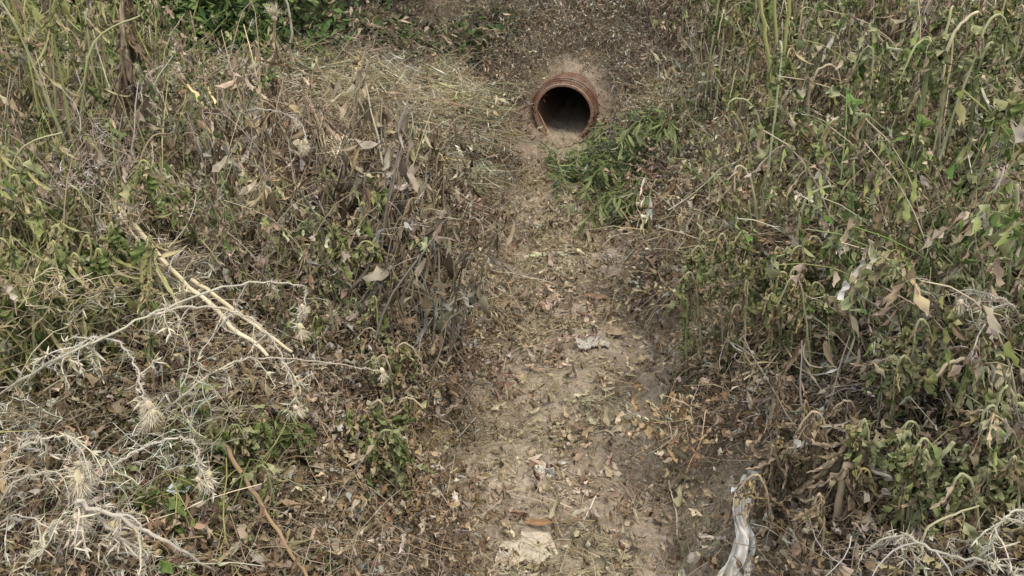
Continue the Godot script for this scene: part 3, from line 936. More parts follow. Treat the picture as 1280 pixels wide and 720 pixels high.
func make_plants() -> void:
	thistle("bleached fuzzy thistle stem arching highest over the left bank with tufted drooping tip", [V(-1.079,0.577,-1.289), V(-0.805,0.779,-1.170), V(-0.697,0.833,-1.174), V(-0.611,0.849,-1.244), V(-0.529,0.841,-1.344), V(-0.463,0.821,-1.397), V(-0.415,0.785,-1.431), V(-0.432,0.735,-1.402)], 0.0032, 5, 3)
	thistle("bleached thistle side stem bending down from a star of spiny leaves", [V(-0.669,0.807,-1.296), V(-0.596,0.815,-1.306), V(-0.535,0.802,-1.317), V(-0.488,0.772,-1.324), V(-0.455,0.725,-1.316), V(-0.430,0.670,-1.293), V(-0.413,0.618,-1.273)], 0.0028, 9, 1)
	thistle("short bleached thistle stem hooked over with shaggy head below it", [V(-0.930,0.683,-1.247), V(-0.807,0.769,-1.197), V(-0.731,0.822,-1.182), V(-0.683,0.819,-1.181), V(-0.654,0.781,-1.167), V(-0.635,0.734,-1.137), V(-0.622,0.720,-1.118)], 0.0028, 7, 4)
	thistle("long thin bleached thistle stem pointing right with small tuft at its end", [V(-0.808,0.481,-1.308), V(-0.636,0.656,-1.209), V(-0.567,0.703,-1.249), V(-0.510,0.701,-1.307), V(-0.441,0.649,-1.381), V(-0.358,0.549,-1.508), V(-0.301,0.473,-1.596)], 0.0026, 4, 1)
	thistle("low bleached thistle stem curling over at left edge with fluffy heads", [V(-0.946,0.534,-1.068), V(-0.806,0.697,-1.014), V(-0.745,0.743,-1.008), V(-0.705,0.742,-1.016), V(-0.688,0.718,-1.007), V(-0.681,0.686,-0.998)], 0.0028, 6, 4)
	thistle("bleached thistle stem curving right then down to a small brush head", [V(-0.811,0.509,-1.094), V(-0.683,0.647,-1.043), V(-0.632,0.672,-1.064), V(-0.583,0.676,-1.095), V(-0.549,0.663,-1.103), V(-0.540,0.639,-1.083), V(-0.534,0.616,-1.071)], 0.0026, 4, 2)
	thistle("thick bleached thistle stem leaning from crossing stems to the bottom edge", [V(-0.651,0.705,-0.910), V(-0.628,0.648,-0.922), V(-0.604,0.570,-0.941), V(-0.612,0.394,-1.024)], 0.0042, 5, 0)
	thistle("thick hairy bleached thistle stem crossing down to bottom centre left", [V(-0.645,0.713,-0.902), V(-0.594,0.646,-0.929), V(-0.543,0.557,-0.962), V(-0.519,0.359,-1.055)], 0.0046, 6, 0)
	thistle("bleached curled thistle shoot in the bottom left corner", [V(-0.875,0.520,-0.962), V(-0.809,0.547,-0.951), V(-0.718,0.624,-0.892), V(-0.706,0.651,-0.908), V(-0.671,0.681,-0.913)], 0.0030, 6, 1)
	thistle("thin bleached thistle stem running along the left edge above curled shoots", [V(-0.913,0.498,-0.992), V(-0.804,0.666,-0.983), V(-0.745,0.683,-1.002), V(-0.696,0.670,-1.026)], 0.0024, 6, 3)
	thistle("pale hairy thistle stem lying along the bottom right corner", [V(0.681,0.382,-1.121), V(0.660,0.544,-0.998), V(0.690,0.573,-0.934), V(0.742,0.591,-0.898), V(0.859,0.526,-0.938)], 0.0036, 10, 1)
	thistle("pale curly thistle shoot looping in the bottom right corner", [V(0.753,0.443,-0.998), V(0.727,0.613,-0.899), V(0.740,0.670,-0.909), V(0.770,0.683,-0.912), V(0.784,0.659,-0.889)], 0.0028, 8, 1)
	thistle("bleached thistle shoot looping in a ring at upper left", [V(-1.116,0.742,-2.639), V(-1.111,0.860,-2.444), V(-1.141,0.914,-2.466), V(-1.159,0.947,-2.566), V(-1.162,0.948,-2.706), V(-1.135,0.935,-2.764)], 0.0026, 9, 3)
	thistle("bleached thistle stem arching right of the upper left ring to a drooping brush", [V(-0.974,0.764,-2.706), V(-0.829,0.849,-2.529), V(-0.740,0.842,-2.527), V(-0.681,0.799,-2.539), V(-0.649,0.760,-2.453)], 0.0026, 3, 4)
	thistle("thin white thistle stem standing slanted in the dark withered weeds", [V(-0.892,0.539,-2.449), V(-0.828,0.697,-2.370), V(-0.825,0.758,-2.461), V(-0.812,0.786,-2.538)], 0.0020, 1, 0)
	thistle("white tufted thistle stem beside the tall withered stalks at top left", [V(-1.479,0.632,-2.947), V(-1.365,0.840,-2.731), V(-1.433,0.978,-2.844), V(-1.467,1.101,-2.900)], 0.0026, 6, 2)
	thistle("small tufted thistle shoot drooping between hooked stems at right edge", [V(1.031,0.521,-1.259), V(0.884,0.701,-1.125), V(0.871,0.716,-1.151), V(0.862,0.683,-1.148)], 0.0022, 6, 2)
	thistle("grey shaggy thistle hanging from an arched stem at right edge", [V(1.102,0.586,-1.416), V(0.932,0.813,-1.292), V(0.900,0.833,-1.311), V(0.876,0.824,-1.347), V(0.861,0.808,-1.356)], 0.0026, 8, 2)
	stalk_plant("withered_weed", "tall dark withered stalk with hanging leaf rags in front of the shrub at upper left", "weed", "withered tall weeds", [V(-1.291,0.562,-2.587), V(-1.259,0.799,-2.587), V(-1.228,1.005,-2.587), V(-1.179,1.265,-2.587)], 0.0070, 0.0050, GREYBROWN, BROWN, ["rag","rag","brown"], 95, 0.10, 0.93, Vector2(1.00, 1.70), 1.05)
	stalk_plant("withered_weed", "withered stalk topped with a white tuft near the shrub", "weed", "withered tall weeds", [V(-0.909,0.516,-2.874), V(-0.888,0.745,-2.874), V(-0.852,0.916,-2.874), V(-0.816,1.058,-2.874)], 0.0060, 0.0040, GREYBROWN, BROWN, ["rag","brown"], 46, 0.30, 0.95, Vector2(0.60, 1.00), 1.05)
	seed_head(get_child(get_child_count() - 1), Transform3D(Basis(Vector3.RIGHT, -1.4).scaled(Vector3.ONE * 1.3), V(-0.815,1.063,-2.874) - V(-0.909,0.516,-2.874)))
	stalk_plant("withered_weed", "withered stalk curving beside the white tufted one", "weed", "withered tall weeds", [V(-1.039,0.542,-3.879), V(-1.053,0.732,-3.879), V(-1.026,0.861,-3.879), V(-1.042,1.019,-3.879)], 0.0060, 0.0050, GREYBROWN, ASH, ["brown"], 7, 0.10, 0.90, Vector2(0.80, 1.20), 1.05)
	stalk_plant("withered_weed", "brown withered stalk leaning at the very left top", "weed", "withered tall weeds", [V(-1.454,0.577,-2.438), V(-1.397,0.842,-2.438), V(-1.370,1.059,-2.438), V(-1.338,1.281,-2.438)], 0.0060, 0.0040, GREYBROWN, BROWN, ["rag","brown","yellow"], 45, 0.15, 0.94, Vector2(0.70, 1.20), 1.05)
	stalk_plant("withered_weed", "thin dry weed holding one large tan folded leaf above the straw", "weed", "withered tall weeds", [V(-0.716,0.471,-3.713), V(-0.709,0.592,-3.713), V(-0.694,0.713,-3.713), V(-0.657,0.810,-3.713)], 0.0020, 0.0012, STRAW, STRAW, ["brown"], 0, 0.50, 0.90, Vector2(0.80, 1.20), 1.05)
	part(get_child(get_child_count() - 1), "leaf", leaf_mesh([Color(0.42, 0.32, 0.2), Color(0.36, 0.27, 0.16)], 0.15, 0.06, 3, 11, 0.9, 1.0, 1.15, 0.4, M.dry, false), Transform3D(Basis(Vector3.RIGHT, 1.5), V(-0.661,0.823,-3.613) - V(-0.716,0.471,-3.713)))
	stalk_plant("yellow_weed", "yellow green weed with pale leaves left of the ditch bed", "weed", "green weeds", [V(-0.575,0.427,-2.274), V(-0.565,0.564,-2.274), V(-0.556,0.694,-2.274), V(-0.559,0.757,-2.274)], 0.0030, 0.0020, YGREEN, YGREEN, ["limp","yellow","green"], 11, 0.20, 0.80, Vector2(0.70, 1.10), 1.05)
	stalk_plant("yellow_weed", "low weed with one bright green round leaf left of the ditch bed", "weed", "green weeds", [V(-0.468,0.362,-2.034), V(-0.479,0.442,-2.034), V(-0.489,0.507,-2.034), V(-0.527,0.575,-2.034)], 0.0028, 0.0020, GREEN2, YGREEN, ["limp","green"], 9, 0.20, 0.70, Vector2(0.60, 1.00), 1.05)
	part(get_child(get_child_count() - 1), "leaf", leaf_mesh([Color(0.16, 0.22, 0.06), YGREEN], 0.034, 0.036, 1, 7, 0.3, 0.0, 0.15, 0.05, M.green), Transform3D(Basis(Vector3.RIGHT, 1.0), V(-0.457,0.555,-1.994) - V(-0.468,0.362,-2.034)))
	stalk_plant("yellow_weed", "small weed with two fresh leaves at the edge of the left bank", "weed", "green weeds", [V(-0.399,0.327,-2.024), V(-0.401,0.368,-2.024), V(-0.411,0.408,-2.024), V(-0.426,0.427,-2.024)], 0.0020, 0.0014, GREEN2, YGREEN, ["green"], 4, 0.40, 0.50, Vector2(0.60, 0.80), 1.05)
	stalk_plant("green_sprout", "green sprout with broad dark leaves low among brown leaves on the left", "sprout", "green weeds", [V(-0.633,0.483,-1.101), V(-0.631,0.510,-1.101), V(-0.628,0.537,-1.101), V(-0.621,0.556,-1.101)], 0.0020, 0.0015, GREEN2, GREEN2, ["green"], 7, 0.50, 0.30, Vector2(0.80, 1.05), 1.05)
	stalk_plant("green_sprout", "green sprout at the foot of the left bank with lobed leaves", "sprout", "green weeds", [V(-0.299,0.259,-1.579), V(-0.296,0.297,-1.579), V(-0.301,0.334,-1.579), V(-0.308,0.353,-1.579)], 0.0020, 0.0015, GREEN2, GREEN2, ["green"], 6, 0.40, 0.40, Vector2(0.80, 1.10), 1.05)
	stalk_plant("green_sprout", "pale green sprout near bottom edge left of the ditch bed", "sprout", "green weeds", [V(-0.379,0.299,-1.148), V(-0.376,0.332,-1.148), V(-0.370,0.353,-1.148)], 0.0020, 0.0015, SAGE2, SAGE2, ["limp"], 5, 0.40, 0.40, Vector2(0.80, 1.00), 1.05)
	stalk_plant("green_sprout", "dark green sprout under the thistle stems", "sprout", "green weeds", [V(-0.675,0.560,-1.339), V(-0.669,0.590,-1.339), V(-0.668,0.615,-1.339)], 0.0020, 0.0015, GREEN2, GREEN2, ["green"], 4, 0.40, 0.30, Vector2(0.90, 1.10), 1.05)
	stalk_plant("hooked_weed", "pale green hooked stem left of the fallen tan stalks", "weed", "hooked wilted weeds", [V(-0.863,0.527,-1.784), V(-0.891,0.620,-1.784), V(-0.928,0.677,-1.784), V(-0.965,0.708,-1.784), V(-1.001,0.706,-1.784), V(-1.015,0.669,-1.784)], 0.0032, 0.0025, SAGE2, SAGE2, ["limp"], 3, 0.70, 0.90, Vector2(0.80, 1.20), 1.05)
	var tall := thing("green_stalk_clump", "clump of three thick yellow green stalks standing above the right bank", "weed", V(1.009,0.486,-2.957))
	part(tall, "stem", stem_mesh(smooth_path(local([V(1.009,0.486,-2.957), V(0.972,0.691,-2.957), V(0.939,0.869,-2.957), V(0.894,1.038,-2.957), V(0.847,1.224,-2.957)], V(1.009,0.486,-2.957)), 20), 0.0085, 0.0064, YGREEN.lerp(SAGE2, 0.4), YGREEN))
	part(tall, "stem", stem_mesh(smooth_path(local([V(1.009,0.486,-2.957), V(0.996,0.691,-2.957), V(0.980,0.869,-2.957), V(0.976,1.038,-2.957), V(0.963,1.224,-2.957)], V(1.009,0.486,-2.957)), 20), 0.0075, 0.0056, YGREEN.lerp(SAGE2, 0.4), YGREEN))
	part(tall, "stem", stem_mesh(smooth_path(local([V(1.009,0.486,-2.957), V(0.961,0.645,-2.957), V(0.952,0.781,-2.957), V(0.949,0.955,-2.957), V(0.901,1.198,-2.957)], V(1.009,0.486,-2.957)), 20), 0.0070, 0.0053, YGREEN.lerp(SAGE2, 0.4), YGREEN))
	for i in 9:
		part(tall, "leaf", pick(LEAF[pick(["limp", "yellow", "strap"])]), hang(Vector3(rnd(-0.03, 0.05), rnd(0.1, 0.75), rnd(-0.02, 0.03)), flat_dir(), 0.85, rnd(0.8, 1.2)))
	stalk_plant("hooked_weed", "dull green stem arched over to the left below the thick stalks", "weed", "hooked wilted weeds", [V(0.927,0.433,-2.683), V(0.886,0.629,-2.683), V(0.853,0.743,-2.683), V(0.797,0.831,-2.683), V(0.742,0.842,-2.683), V(0.726,0.798,-2.683)], 0.0050, 0.0030, SAGE, SAGE2, ["brown","limp"], 5, 0.60, 0.90, Vector2(0.80, 1.20), 1.05)
	stalk_plant("hooked_weed", "dull stem bent over beside the arched one, left of the thick stalks", "weed", "hooked wilted weeds", [V(0.843,0.403,-2.507), V(0.798,0.606,-2.507), V(0.765,0.729,-2.507), V(0.722,0.822,-2.507), V(0.696,0.848,-2.507)], 0.0045, 0.0030, SAGE, OCHRE, ["brown"], 4, 0.50, 0.90, Vector2(0.80, 1.20), 1.05)
	stalk_plant("hooked_weed", "thin stem hooked left carrying yellow rags above the right edge of the ditch", "weed", "hooked wilted weeds", [V(0.795,0.386,-2.299), V(0.759,0.566,-2.299), V(0.721,0.697,-2.299), V(0.688,0.740,-2.299), V(0.669,0.725,-2.299), V(0.677,0.659,-2.299)], 0.0040, 0.0025, SAGE2, STRAW, ["yellow","brown"], 8, 0.50, 0.90, Vector2(0.80, 1.20), 1.05)
	stalk_plant("hooked_weed", "straight green stem with brown rag leaves below the yellow rags", "weed", "hooked wilted weeds", [V(0.774,0.375,-2.292), V(0.751,0.501,-2.292), V(0.723,0.635,-2.292)], 0.0040, 0.0030, SAGE2, SAGE2, ["limp"], 4, 0.40, 0.90, Vector2(0.80, 1.20), 1.05)
	stalk_plant("hooked_weed", "wilted plant with a mop of long brown hanging leaves", "weed", "hooked wilted weeds", [V(1.094,0.513,-2.795), V(1.049,0.738,-2.795), V(1.038,0.865,-2.795), V(1.066,0.923,-2.795), V(1.117,0.918,-2.795), V(1.139,0.857,-2.795)], 0.0060, 0.0030, STRAW2, STRAW2, ["rag","brown"], 44, 0.50, 0.97, Vector2(0.60, 1.10), 1.05)
	stalk_plant("hooked_weed", "green stem hooked at its top, tan shrivelled leaf and green lobed leaf hanging", "weed", "hooked wilted weeds", [V(0.841,0.404,-1.648), V(0.814,0.521,-1.648), V(0.798,0.620,-1.648), V(0.774,0.669,-1.648), V(0.756,0.644,-1.648), V(0.764,0.592,-1.648)], 0.0040, 0.0030, GREEN2, SAGE2, ["yellow"], 5, 0.75, 0.97, Vector2(0.90, 1.30), 1.05)
	part(get_child(get_child_count() - 1), "leaf", LEAF.green[1], Transform3D(Basis(Vector3.RIGHT, 1.35).scaled(Vector3.ONE * 1.25), V(0.752,0.566,-1.628) - V(0.841,0.404,-1.648)))
	stalk_plant("hooked_weed", "pale green stem bent like a crook to the right in the dense weeds", "weed", "hooked wilted weeds", [V(0.857,0.478,-2.170), V(0.842,0.596,-2.170), V(0.851,0.684,-2.170), V(0.899,0.723,-2.170), V(0.964,0.721,-2.170)], 0.0050, 0.0040, SAGE2, SAGE2, ["limp","green"], 10, 0.60, 0.85, Vector2(0.80, 1.20), 1.05)
	stalk_plant("hooked_weed", "straight bluish green stem with torn fresh leaves in the dense weeds", "weed", "hooked wilted weeds", [V(0.894,0.420,-1.809), V(0.849,0.656,-1.809), V(0.819,0.828,-1.809), V(0.803,0.929,-1.809)], 0.0045, 0.0030, GREEN2, SAGE2, ["green","limp"], 16, 0.20, 0.80, Vector2(0.80, 1.20), 1.05)
	stalk_plant("hooked_weed", "short weed with bright green lobed leaves beside the straight bluish stem", "weed", "hooked wilted weeds", [V(0.844,0.501,-1.796), V(0.822,0.595,-1.796), V(0.797,0.685,-1.796), V(0.788,0.750,-1.796)], 0.0030, 0.0020, GREEN2, YGREEN, ["green"], 12, 0.20, 0.60, Vector2(0.70, 1.10), 1.05)
	stalk_plant("hooked_weed", "thin looped green stem behind the bright lobed leaves", "weed", "hooked wilted weeds", [V(0.960,0.559,-1.956), V(0.936,0.655,-1.956), V(0.949,0.695,-1.956), V(0.981,0.692,-1.956), V(1.004,0.627,-1.956)], 0.0030, 0.0022, GREEN2, SAGE2, ["limp"], 7, 0.50, 0.90, Vector2(0.80, 1.20), 1.05)
	stalk_plant("hooked_weed", "tall green stem at far right drooping at its tip", "weed", "hooked wilted weeds", [V(1.329,0.622,-2.199), V(1.298,0.795,-2.199), V(1.271,0.979,-2.199), V(1.262,1.091,-2.199), V(1.280,1.120,-2.199), V(1.310,1.103,-2.199), V(1.327,1.011,-2.199)], 0.0060, 0.0035, GREEN2, SAGE2, ["limp"], 16, 0.45, 0.92, Vector2(0.80, 1.30), 1.05)
	stalk_plant("hooked_weed", "tall pale stem bending right at the top edge", "weed", "hooked wilted weeds", [V(1.237,0.605,-2.179), V(1.199,0.825,-2.179), V(1.172,0.984,-2.179), V(1.154,1.107,-2.179), V(1.175,1.173,-2.179), V(1.209,1.203,-2.179)], 0.0055, 0.0035, SAGE2, STRAW, ["limp","yellow"], 11, 0.30, 0.92, Vector2(0.80, 1.20), 1.05)
	stalk_plant("hooked_weed", "thick green stem bowed over in a big arch on the right", "weed", "hooked wilted weeds", [V(0.902,0.449,-1.519), V(0.897,0.580,-1.519), V(0.902,0.693,-1.519), V(0.924,0.758,-1.519), V(0.961,0.767,-1.519), V(1.001,0.738,-1.519), V(1.027,0.679,-1.519), V(1.032,0.612,-1.519)], 0.0065, 0.0040, SAGE2, SAGE2, ["limp","yellow"], 12, 0.55, 0.93, Vector2(0.80, 1.20), 1.05)
	stalk_plant("hooked_weed", "pale stem arched to the right with a hanging tip above the big arch", "weed", "hooked wilted weeds", [V(1.025,0.599,-1.925), V(1.021,0.692,-1.925), V(1.064,0.704,-1.925), V(1.113,0.674,-1.925), V(1.156,0.623,-1.925), V(1.175,0.563,-1.925)], 0.0040, 0.0030, SAGE2, STRAW, ["limp"], 8, 0.40, 0.92, Vector2(0.80, 1.20), 1.05)
	stalk_plant("hooked_weed", "broken plant with reddish brown leaves hanging from its snapped top", "weed", "hooked wilted weeds", [V(1.196,0.545,-2.255), V(1.153,0.751,-2.255), V(1.134,0.895,-2.255), V(1.140,0.969,-2.255), V(1.175,0.955,-2.255)], 0.0065, 0.0040, YGREEN, STRAW2, ["brown","yellow"], 30, 0.50, 0.95, Vector2(0.80, 1.40), 1.05)
	stalk_plant("hooked_weed", "tan stem arching over at lower right with a withered hanging flower", "weed", "hooked wilted weeds", [V(0.963,0.474,-1.220), V(0.936,0.592,-1.220), V(0.893,0.699,-1.220), V(0.841,0.749,-1.220), V(0.795,0.751,-1.220), V(0.776,0.720,-1.220)], 0.0042, 0.0030, STRAW, STRAW2, ["yellow","limp"], 8, 0.60, 0.92, Vector2(0.80, 1.20), 1.05)
	stalk_plant("hooked_weed", "pale green stem lying bent over the lower right weeds", "weed", "hooked wilted weeds", [V(0.677,0.436,-1.234), V(0.716,0.502,-1.234), V(0.758,0.526,-1.234), V(0.809,0.541,-1.234), V(0.856,0.571,-1.234)], 0.0040, 0.0030, SAGE2, STRAW, ["limp"], 5, 0.30, 0.60, Vector2(0.80, 1.20), 1.05)
	stalk_plant("hooked_weed", "grey green stalk leaning up to the right at lower right", "weed", "hooked wilted weeds", [V(0.716,0.481,-1.123), V(0.734,0.549,-1.123), V(0.756,0.599,-1.123), V(0.778,0.645,-1.123)], 0.0050, 0.0040, SAGE2, SAGE2, ["limp"], 6, 0.50, 0.80, Vector2(0.80, 1.20), 1.05)
	stalk_plant("hooked_weed", "snapped hollow brown stem folded over above the white rag", "weed", "hooked wilted weeds", [V(0.649,0.349,-1.199), V(0.639,0.451,-1.199), V(0.637,0.512,-1.199), V(0.645,0.531,-1.199), V(0.671,0.496,-1.199), V(0.705,0.377,-1.199)], 0.0075, 0.0060, STRAW2, BROWN, ["brown"], 12, 0.40, 0.95, Vector2(0.80, 1.20), 1.05)
	stalk_plant("hooked_weed", "thin curly stem curving right near the bottom right corner", "weed", "hooked wilted weeds", [V(0.715,0.465,-0.987), V(0.690,0.521,-0.987), V(0.686,0.572,-0.987), V(0.716,0.601,-0.987), V(0.759,0.625,-0.987)], 0.0022, 0.0016, STRAW, SAGE2, ["limp"], 3, 0.30, 0.80, Vector2(0.80, 1.20), 1.05)
	stalk_plant("hooked_weed", "wilted stem bent over with a large crumpled brown leaf above the crook", "weed", "hooked wilted weeds", [V(0.982,0.518,-2.378), V(0.958,0.681,-2.378), V(0.957,0.797,-2.378), V(0.999,0.834,-2.378), V(1.056,0.789,-2.378), V(1.080,0.720,-2.378)], 0.0045, 0.0030, STRAW2, GREYBROWN, ["brown"], 14, 0.50, 0.95, Vector2(0.80, 1.20), 1.05)
	stalk_plant("hooked_weed", "stem curling left with frayed tip beside the big arch", "weed", "hooked wilted weeds", [V(0.889,0.473,-1.581), V(0.859,0.627,-1.581), V(0.830,0.729,-1.581), V(0.840,0.761,-1.581), V(0.861,0.749,-1.581)], 0.0030, 0.0020, SAGE2, SAGE2, ["limp"], 9, 0.40, 0.92, Vector2(0.80, 1.20), 1.05)
	stalk_plant("hooked_weed", "thick green upright stem standing at right edge of the ditch", "weed", "hooked wilted weeds", [V(1.091,0.532,-1.495), V(1.052,0.717,-1.495), V(1.022,0.866,-1.495), V(0.996,0.987,-1.495)], 0.0055, 0.0040, GREEN2, SAGE2, ["green","limp"], 12, 0.20, 0.85, Vector2(0.80, 1.20), 1.05)
	stalk_plant("hooked_weed", "ochre stem hooked over low at the lower right", "weed", "hooked wilted weeds", [V(0.721,0.422,-1.186), V(0.689,0.504,-1.186), V(0.667,0.533,-1.186), V(0.658,0.504,-1.186)], 0.0030, 0.0020, OCHRE, OCHRE, ["yellow"], 5, 0.40, 0.90, Vector2(0.80, 1.20), 1.05)
	stalk_plant("yellowed_weed", "yellowed wilted weed nearest the ditch bed, its leaves hanging", "weed", "yellowed weeds beside the ditch bed", [V(0.540,0.171,-2.034), V(0.516,0.303,-2.034), V(0.484,0.489,-2.034), V(0.510,0.505,-2.034), V(0.540,0.432,-2.034)], 0.0030, 0.0020, SAGE2, OCHRE.lerp(SAGE2, 0.5), ["yellow","limp","limp","yellow"], 44, 0.05, 0.90, Vector2(0.65, 1.10), 1.05)
	stalk_plant("yellowed_weed", "yellowed wilted weed second from the ditch bed with reddish leaf", "weed", "yellowed weeds beside the ditch bed", [V(0.605,0.246,-1.977), V(0.571,0.395,-1.977), V(0.523,0.602,-1.977), V(0.495,0.617,-1.977), V(0.481,0.549,-1.977)], 0.0030, 0.0020, SAGE2, OCHRE.lerp(SAGE2, 0.5), ["yellow","limp","limp","yellow"], 44, 0.05, 0.90, Vector2(0.65, 1.10), 1.05)
	stalk_plant("yellowed_weed", "yellowed wilted weed third from the ditch bed", "weed", "yellowed weeds beside the ditch bed", [V(0.605,0.254,-1.841), V(0.597,0.401,-1.841), V(0.587,0.606,-1.841), V(0.610,0.620,-1.841), V(0.639,0.554,-1.841)], 0.0030, 0.0020, SAGE2, OCHRE.lerp(SAGE2, 0.5), ["yellow","limp","limp","yellow"], 44, 0.05, 0.90, Vector2(0.65, 1.10), 1.05)
	stalk_plant("yellowed_weed", "tallest of the yellowed wilted weeds at the right edge of the bed", "weed", "yellowed weeds beside the ditch bed", [V(0.674,0.309,-1.854), V(0.642,0.474,-1.854), V(0.597,0.702,-1.854), V(0.571,0.715,-1.854), V(0.559,0.652,-1.854)], 0.0030, 0.0020, SAGE2, OCHRE.lerp(SAGE2, 0.5), ["yellow","limp","limp","yellow"], 44, 0.05, 0.90, Vector2(0.65, 1.10), 1.05)
	stalk_plant("yellowed_weed", "yellowed wilted weed under the rag stem", "weed", "yellowed weeds beside the ditch bed", [V(0.671,0.312,-1.744), V(0.662,0.451,-1.744), V(0.649,0.645,-1.744), V(0.670,0.658,-1.744), V(0.700,0.596,-1.744)], 0.0030, 0.0020, SAGE2, OCHRE.lerp(SAGE2, 0.5), ["yellow","limp","limp","yellow"], 44, 0.05, 0.90, Vector2(0.65, 1.10), 1.05)
	stalk_plant("yellowed_weed", "yellowed wilted weed with an arched top near the green hook", "weed", "yellowed weeds beside the ditch bed", [V(0.742,0.355,-1.763), V(0.727,0.502,-1.763), V(0.708,0.705,-1.763), V(0.682,0.718,-1.763), V(0.672,0.657,-1.763)], 0.0030, 0.0020, SAGE2, OCHRE.lerp(SAGE2, 0.5), ["yellow","limp","limp","yellow"], 44, 0.05, 0.90, Vector2(0.65, 1.10), 1.05)
	stalk_plant("yellowed_weed", "last yellowed wilted weed of the row, next to the hooked green stem", "weed", "yellowed weeds beside the ditch bed", [V(0.760,0.366,-1.696), V(0.741,0.482,-1.696), V(0.715,0.644,-1.696), V(0.736,0.657,-1.696), V(0.766,0.596,-1.696)], 0.0030, 0.0020, SAGE2, OCHRE.lerp(SAGE2, 0.5), ["yellow","limp","limp","yellow"], 44, 0.05, 0.90, Vector2(0.65, 1.10), 1.05)
	stalk_plant("willow_shoot", "leafy green spray right beside the pipe mouth", "shoot", "green leafy shoots by the pipe", [V(0.615,0.106,-4.413), V(0.558,0.211,-4.373), V(0.495,0.246,-4.333), V(0.431,0.204,-4.293)], 0.0035, 0.0015, GREEN, GREEN2, ["willow"], 42, 0.10, 0.62, Vector2(0.70, 1.15), 1.05)
	stalk_plant("willow_shoot", "green spray below the pipe mouth drooping over the bed", "shoot", "green leafy shoots by the pipe", [V(0.556,0.080,-4.085), V(0.440,0.183,-4.045), V(0.335,0.109,-4.005), V(0.274,-0.010,-3.965)], 0.0035, 0.0015, GREEN, GREEN2, ["willow"], 42, 0.10, 0.62, Vector2(0.70, 1.15), 1.05)
	stalk_plant("willow_shoot", "green spray on the slope right of the pipe", "shoot", "green leafy shoots by the pipe", [V(0.667,0.219,-3.757), V(0.610,0.373,-3.717), V(0.562,0.444,-3.677), V(0.504,0.398,-3.637)], 0.0035, 0.0015, GREEN, GREEN2, ["willow"], 42, 0.10, 0.62, Vector2(0.70, 1.15), 1.05)
	stalk_plant("willow_shoot", "dark green spray hanging lowest over the ditch bed", "shoot", "green leafy shoots by the pipe", [V(0.576,0.139,-3.344), V(0.473,0.269,-3.304), V(0.366,0.229,-3.264), V(0.298,0.113,-3.224)], 0.0035, 0.0015, GREEN, GREEN2, ["willow"], 42, 0.10, 0.62, Vector2(0.70, 1.15), 1.05)
	stalk_plant("willow_shoot", "green spray between the pipe and the silver leaves", "shoot", "green leafy shoots by the pipe", [V(0.663,0.239,-3.381), V(0.595,0.348,-3.341), V(0.540,0.307,-3.301), V(0.522,0.230,-3.261)], 0.0035, 0.0015, GREEN, GREEN2, ["willow"], 42, 0.10, 0.62, Vector2(0.70, 1.15), 1.05)
	stalk_plant("willow_shoot", "green leafy shoot climbing up the bank right of the pipe", "shoot", "green leafy shoots by the pipe", [V(0.753,0.318,-3.424), V(0.712,0.479,-3.384), V(0.672,0.579,-3.344), V(0.621,0.573,-3.304)], 0.0035, 0.0015, GREEN, GREEN2, ["willow"], 42, 0.10, 0.62, Vector2(0.70, 1.15), 1.05)
	stalk_plant("willow_shoot", "dense green shoot in the middle of the pipe side sprays", "shoot", "green leafy shoots by the pipe", [V(0.590,0.128,-3.722), V(0.479,0.265,-3.682), V(0.400,0.240,-3.642), V(0.344,0.154,-3.602)], 0.0035, 0.0015, GREEN, GREEN2, ["willow"], 42, 0.10, 0.62, Vector2(0.70, 1.15), 1.05)
	stalk_plant("willow_shoot", "thin green shoot behind the pipe side sprays", "shoot", "green leafy shoots by the pipe", [V(0.742,0.293,-3.779), V(0.705,0.425,-3.739), V(0.644,0.494,-3.699), V(0.594,0.487,-3.659)], 0.0035, 0.0015, GREEN, GREEN2, ["willow"], 42, 0.10, 0.62, Vector2(0.70, 1.15), 1.05)
	stalk_plant("willow_shoot", "drooping shoot with silvery blue leaf undersides at the right edge of the bed", "shoot", "green leafy shoots by the pipe", [V(0.649,0.248,-3.001), V(0.605,0.411,-2.981), V(0.561,0.452,-2.961), V(0.537,0.393,-2.941), V(0.535,0.300,-2.921)], 0.0030, 0.0015, GREEN, SAGE2, ["silver","silver","willow"], 9, 0.55, 0.95, Vector2(0.80, 1.10), 1.05)
	stalk_plant("willow_shoot", "shoot with two pale leaves below the pipe", "shoot", "green leafy shoots by the pipe", [V(0.438,0.080,-3.963), V(0.405,0.167,-3.963), V(0.377,0.223,-3.963)], 0.0020, 0.0015, GREEN, SAGE2, ["silver","willow"], 6, 0.50, 0.70, Vector2(0.70, 0.90), 1.05)
	shrub("dark green leafy shrub behind the tall withered stalk", ground_point(-1.90, -4.10, -0.02), 0.50, 0.70, [DEEP, GREEN, DEEP, GREEN.lerp(DEEP, 0.5)], 2800)
	shrub("dark green shrub in the middle of the far left bank", ground_point(-1.40, -4.25, -0.02), 0.50, 0.65, [DEEP, GREEN, DEEP, GREEN.lerp(DEEP, 0.5)], 3000)
	shrub("dark shrub behind the straw heap at the top edge", ground_point(-0.95, -4.55, -0.02), 0.50, 0.55, [DEEP, DARK, DEEP, GREEN.lerp(DARK, 0.5), GREYBROWN], 2400)
	shrub("low dark shrub left of the slope above the pipe", ground_point(-0.50, -4.90, -0.02), 0.50, 0.50, [DEEP, DARK, DEEP, GREEN.lerp(DARK, 0.5), GREYBROWN], 1800)
	shrub("dark green shrub at the far left behind the tall grass", ground_point(-2.45, -4.40, -0.02), 0.50, 0.80, [DEEP, DARK, DEEP, GREEN.lerp(DARK, 0.5), GREYBROWN], 1500)
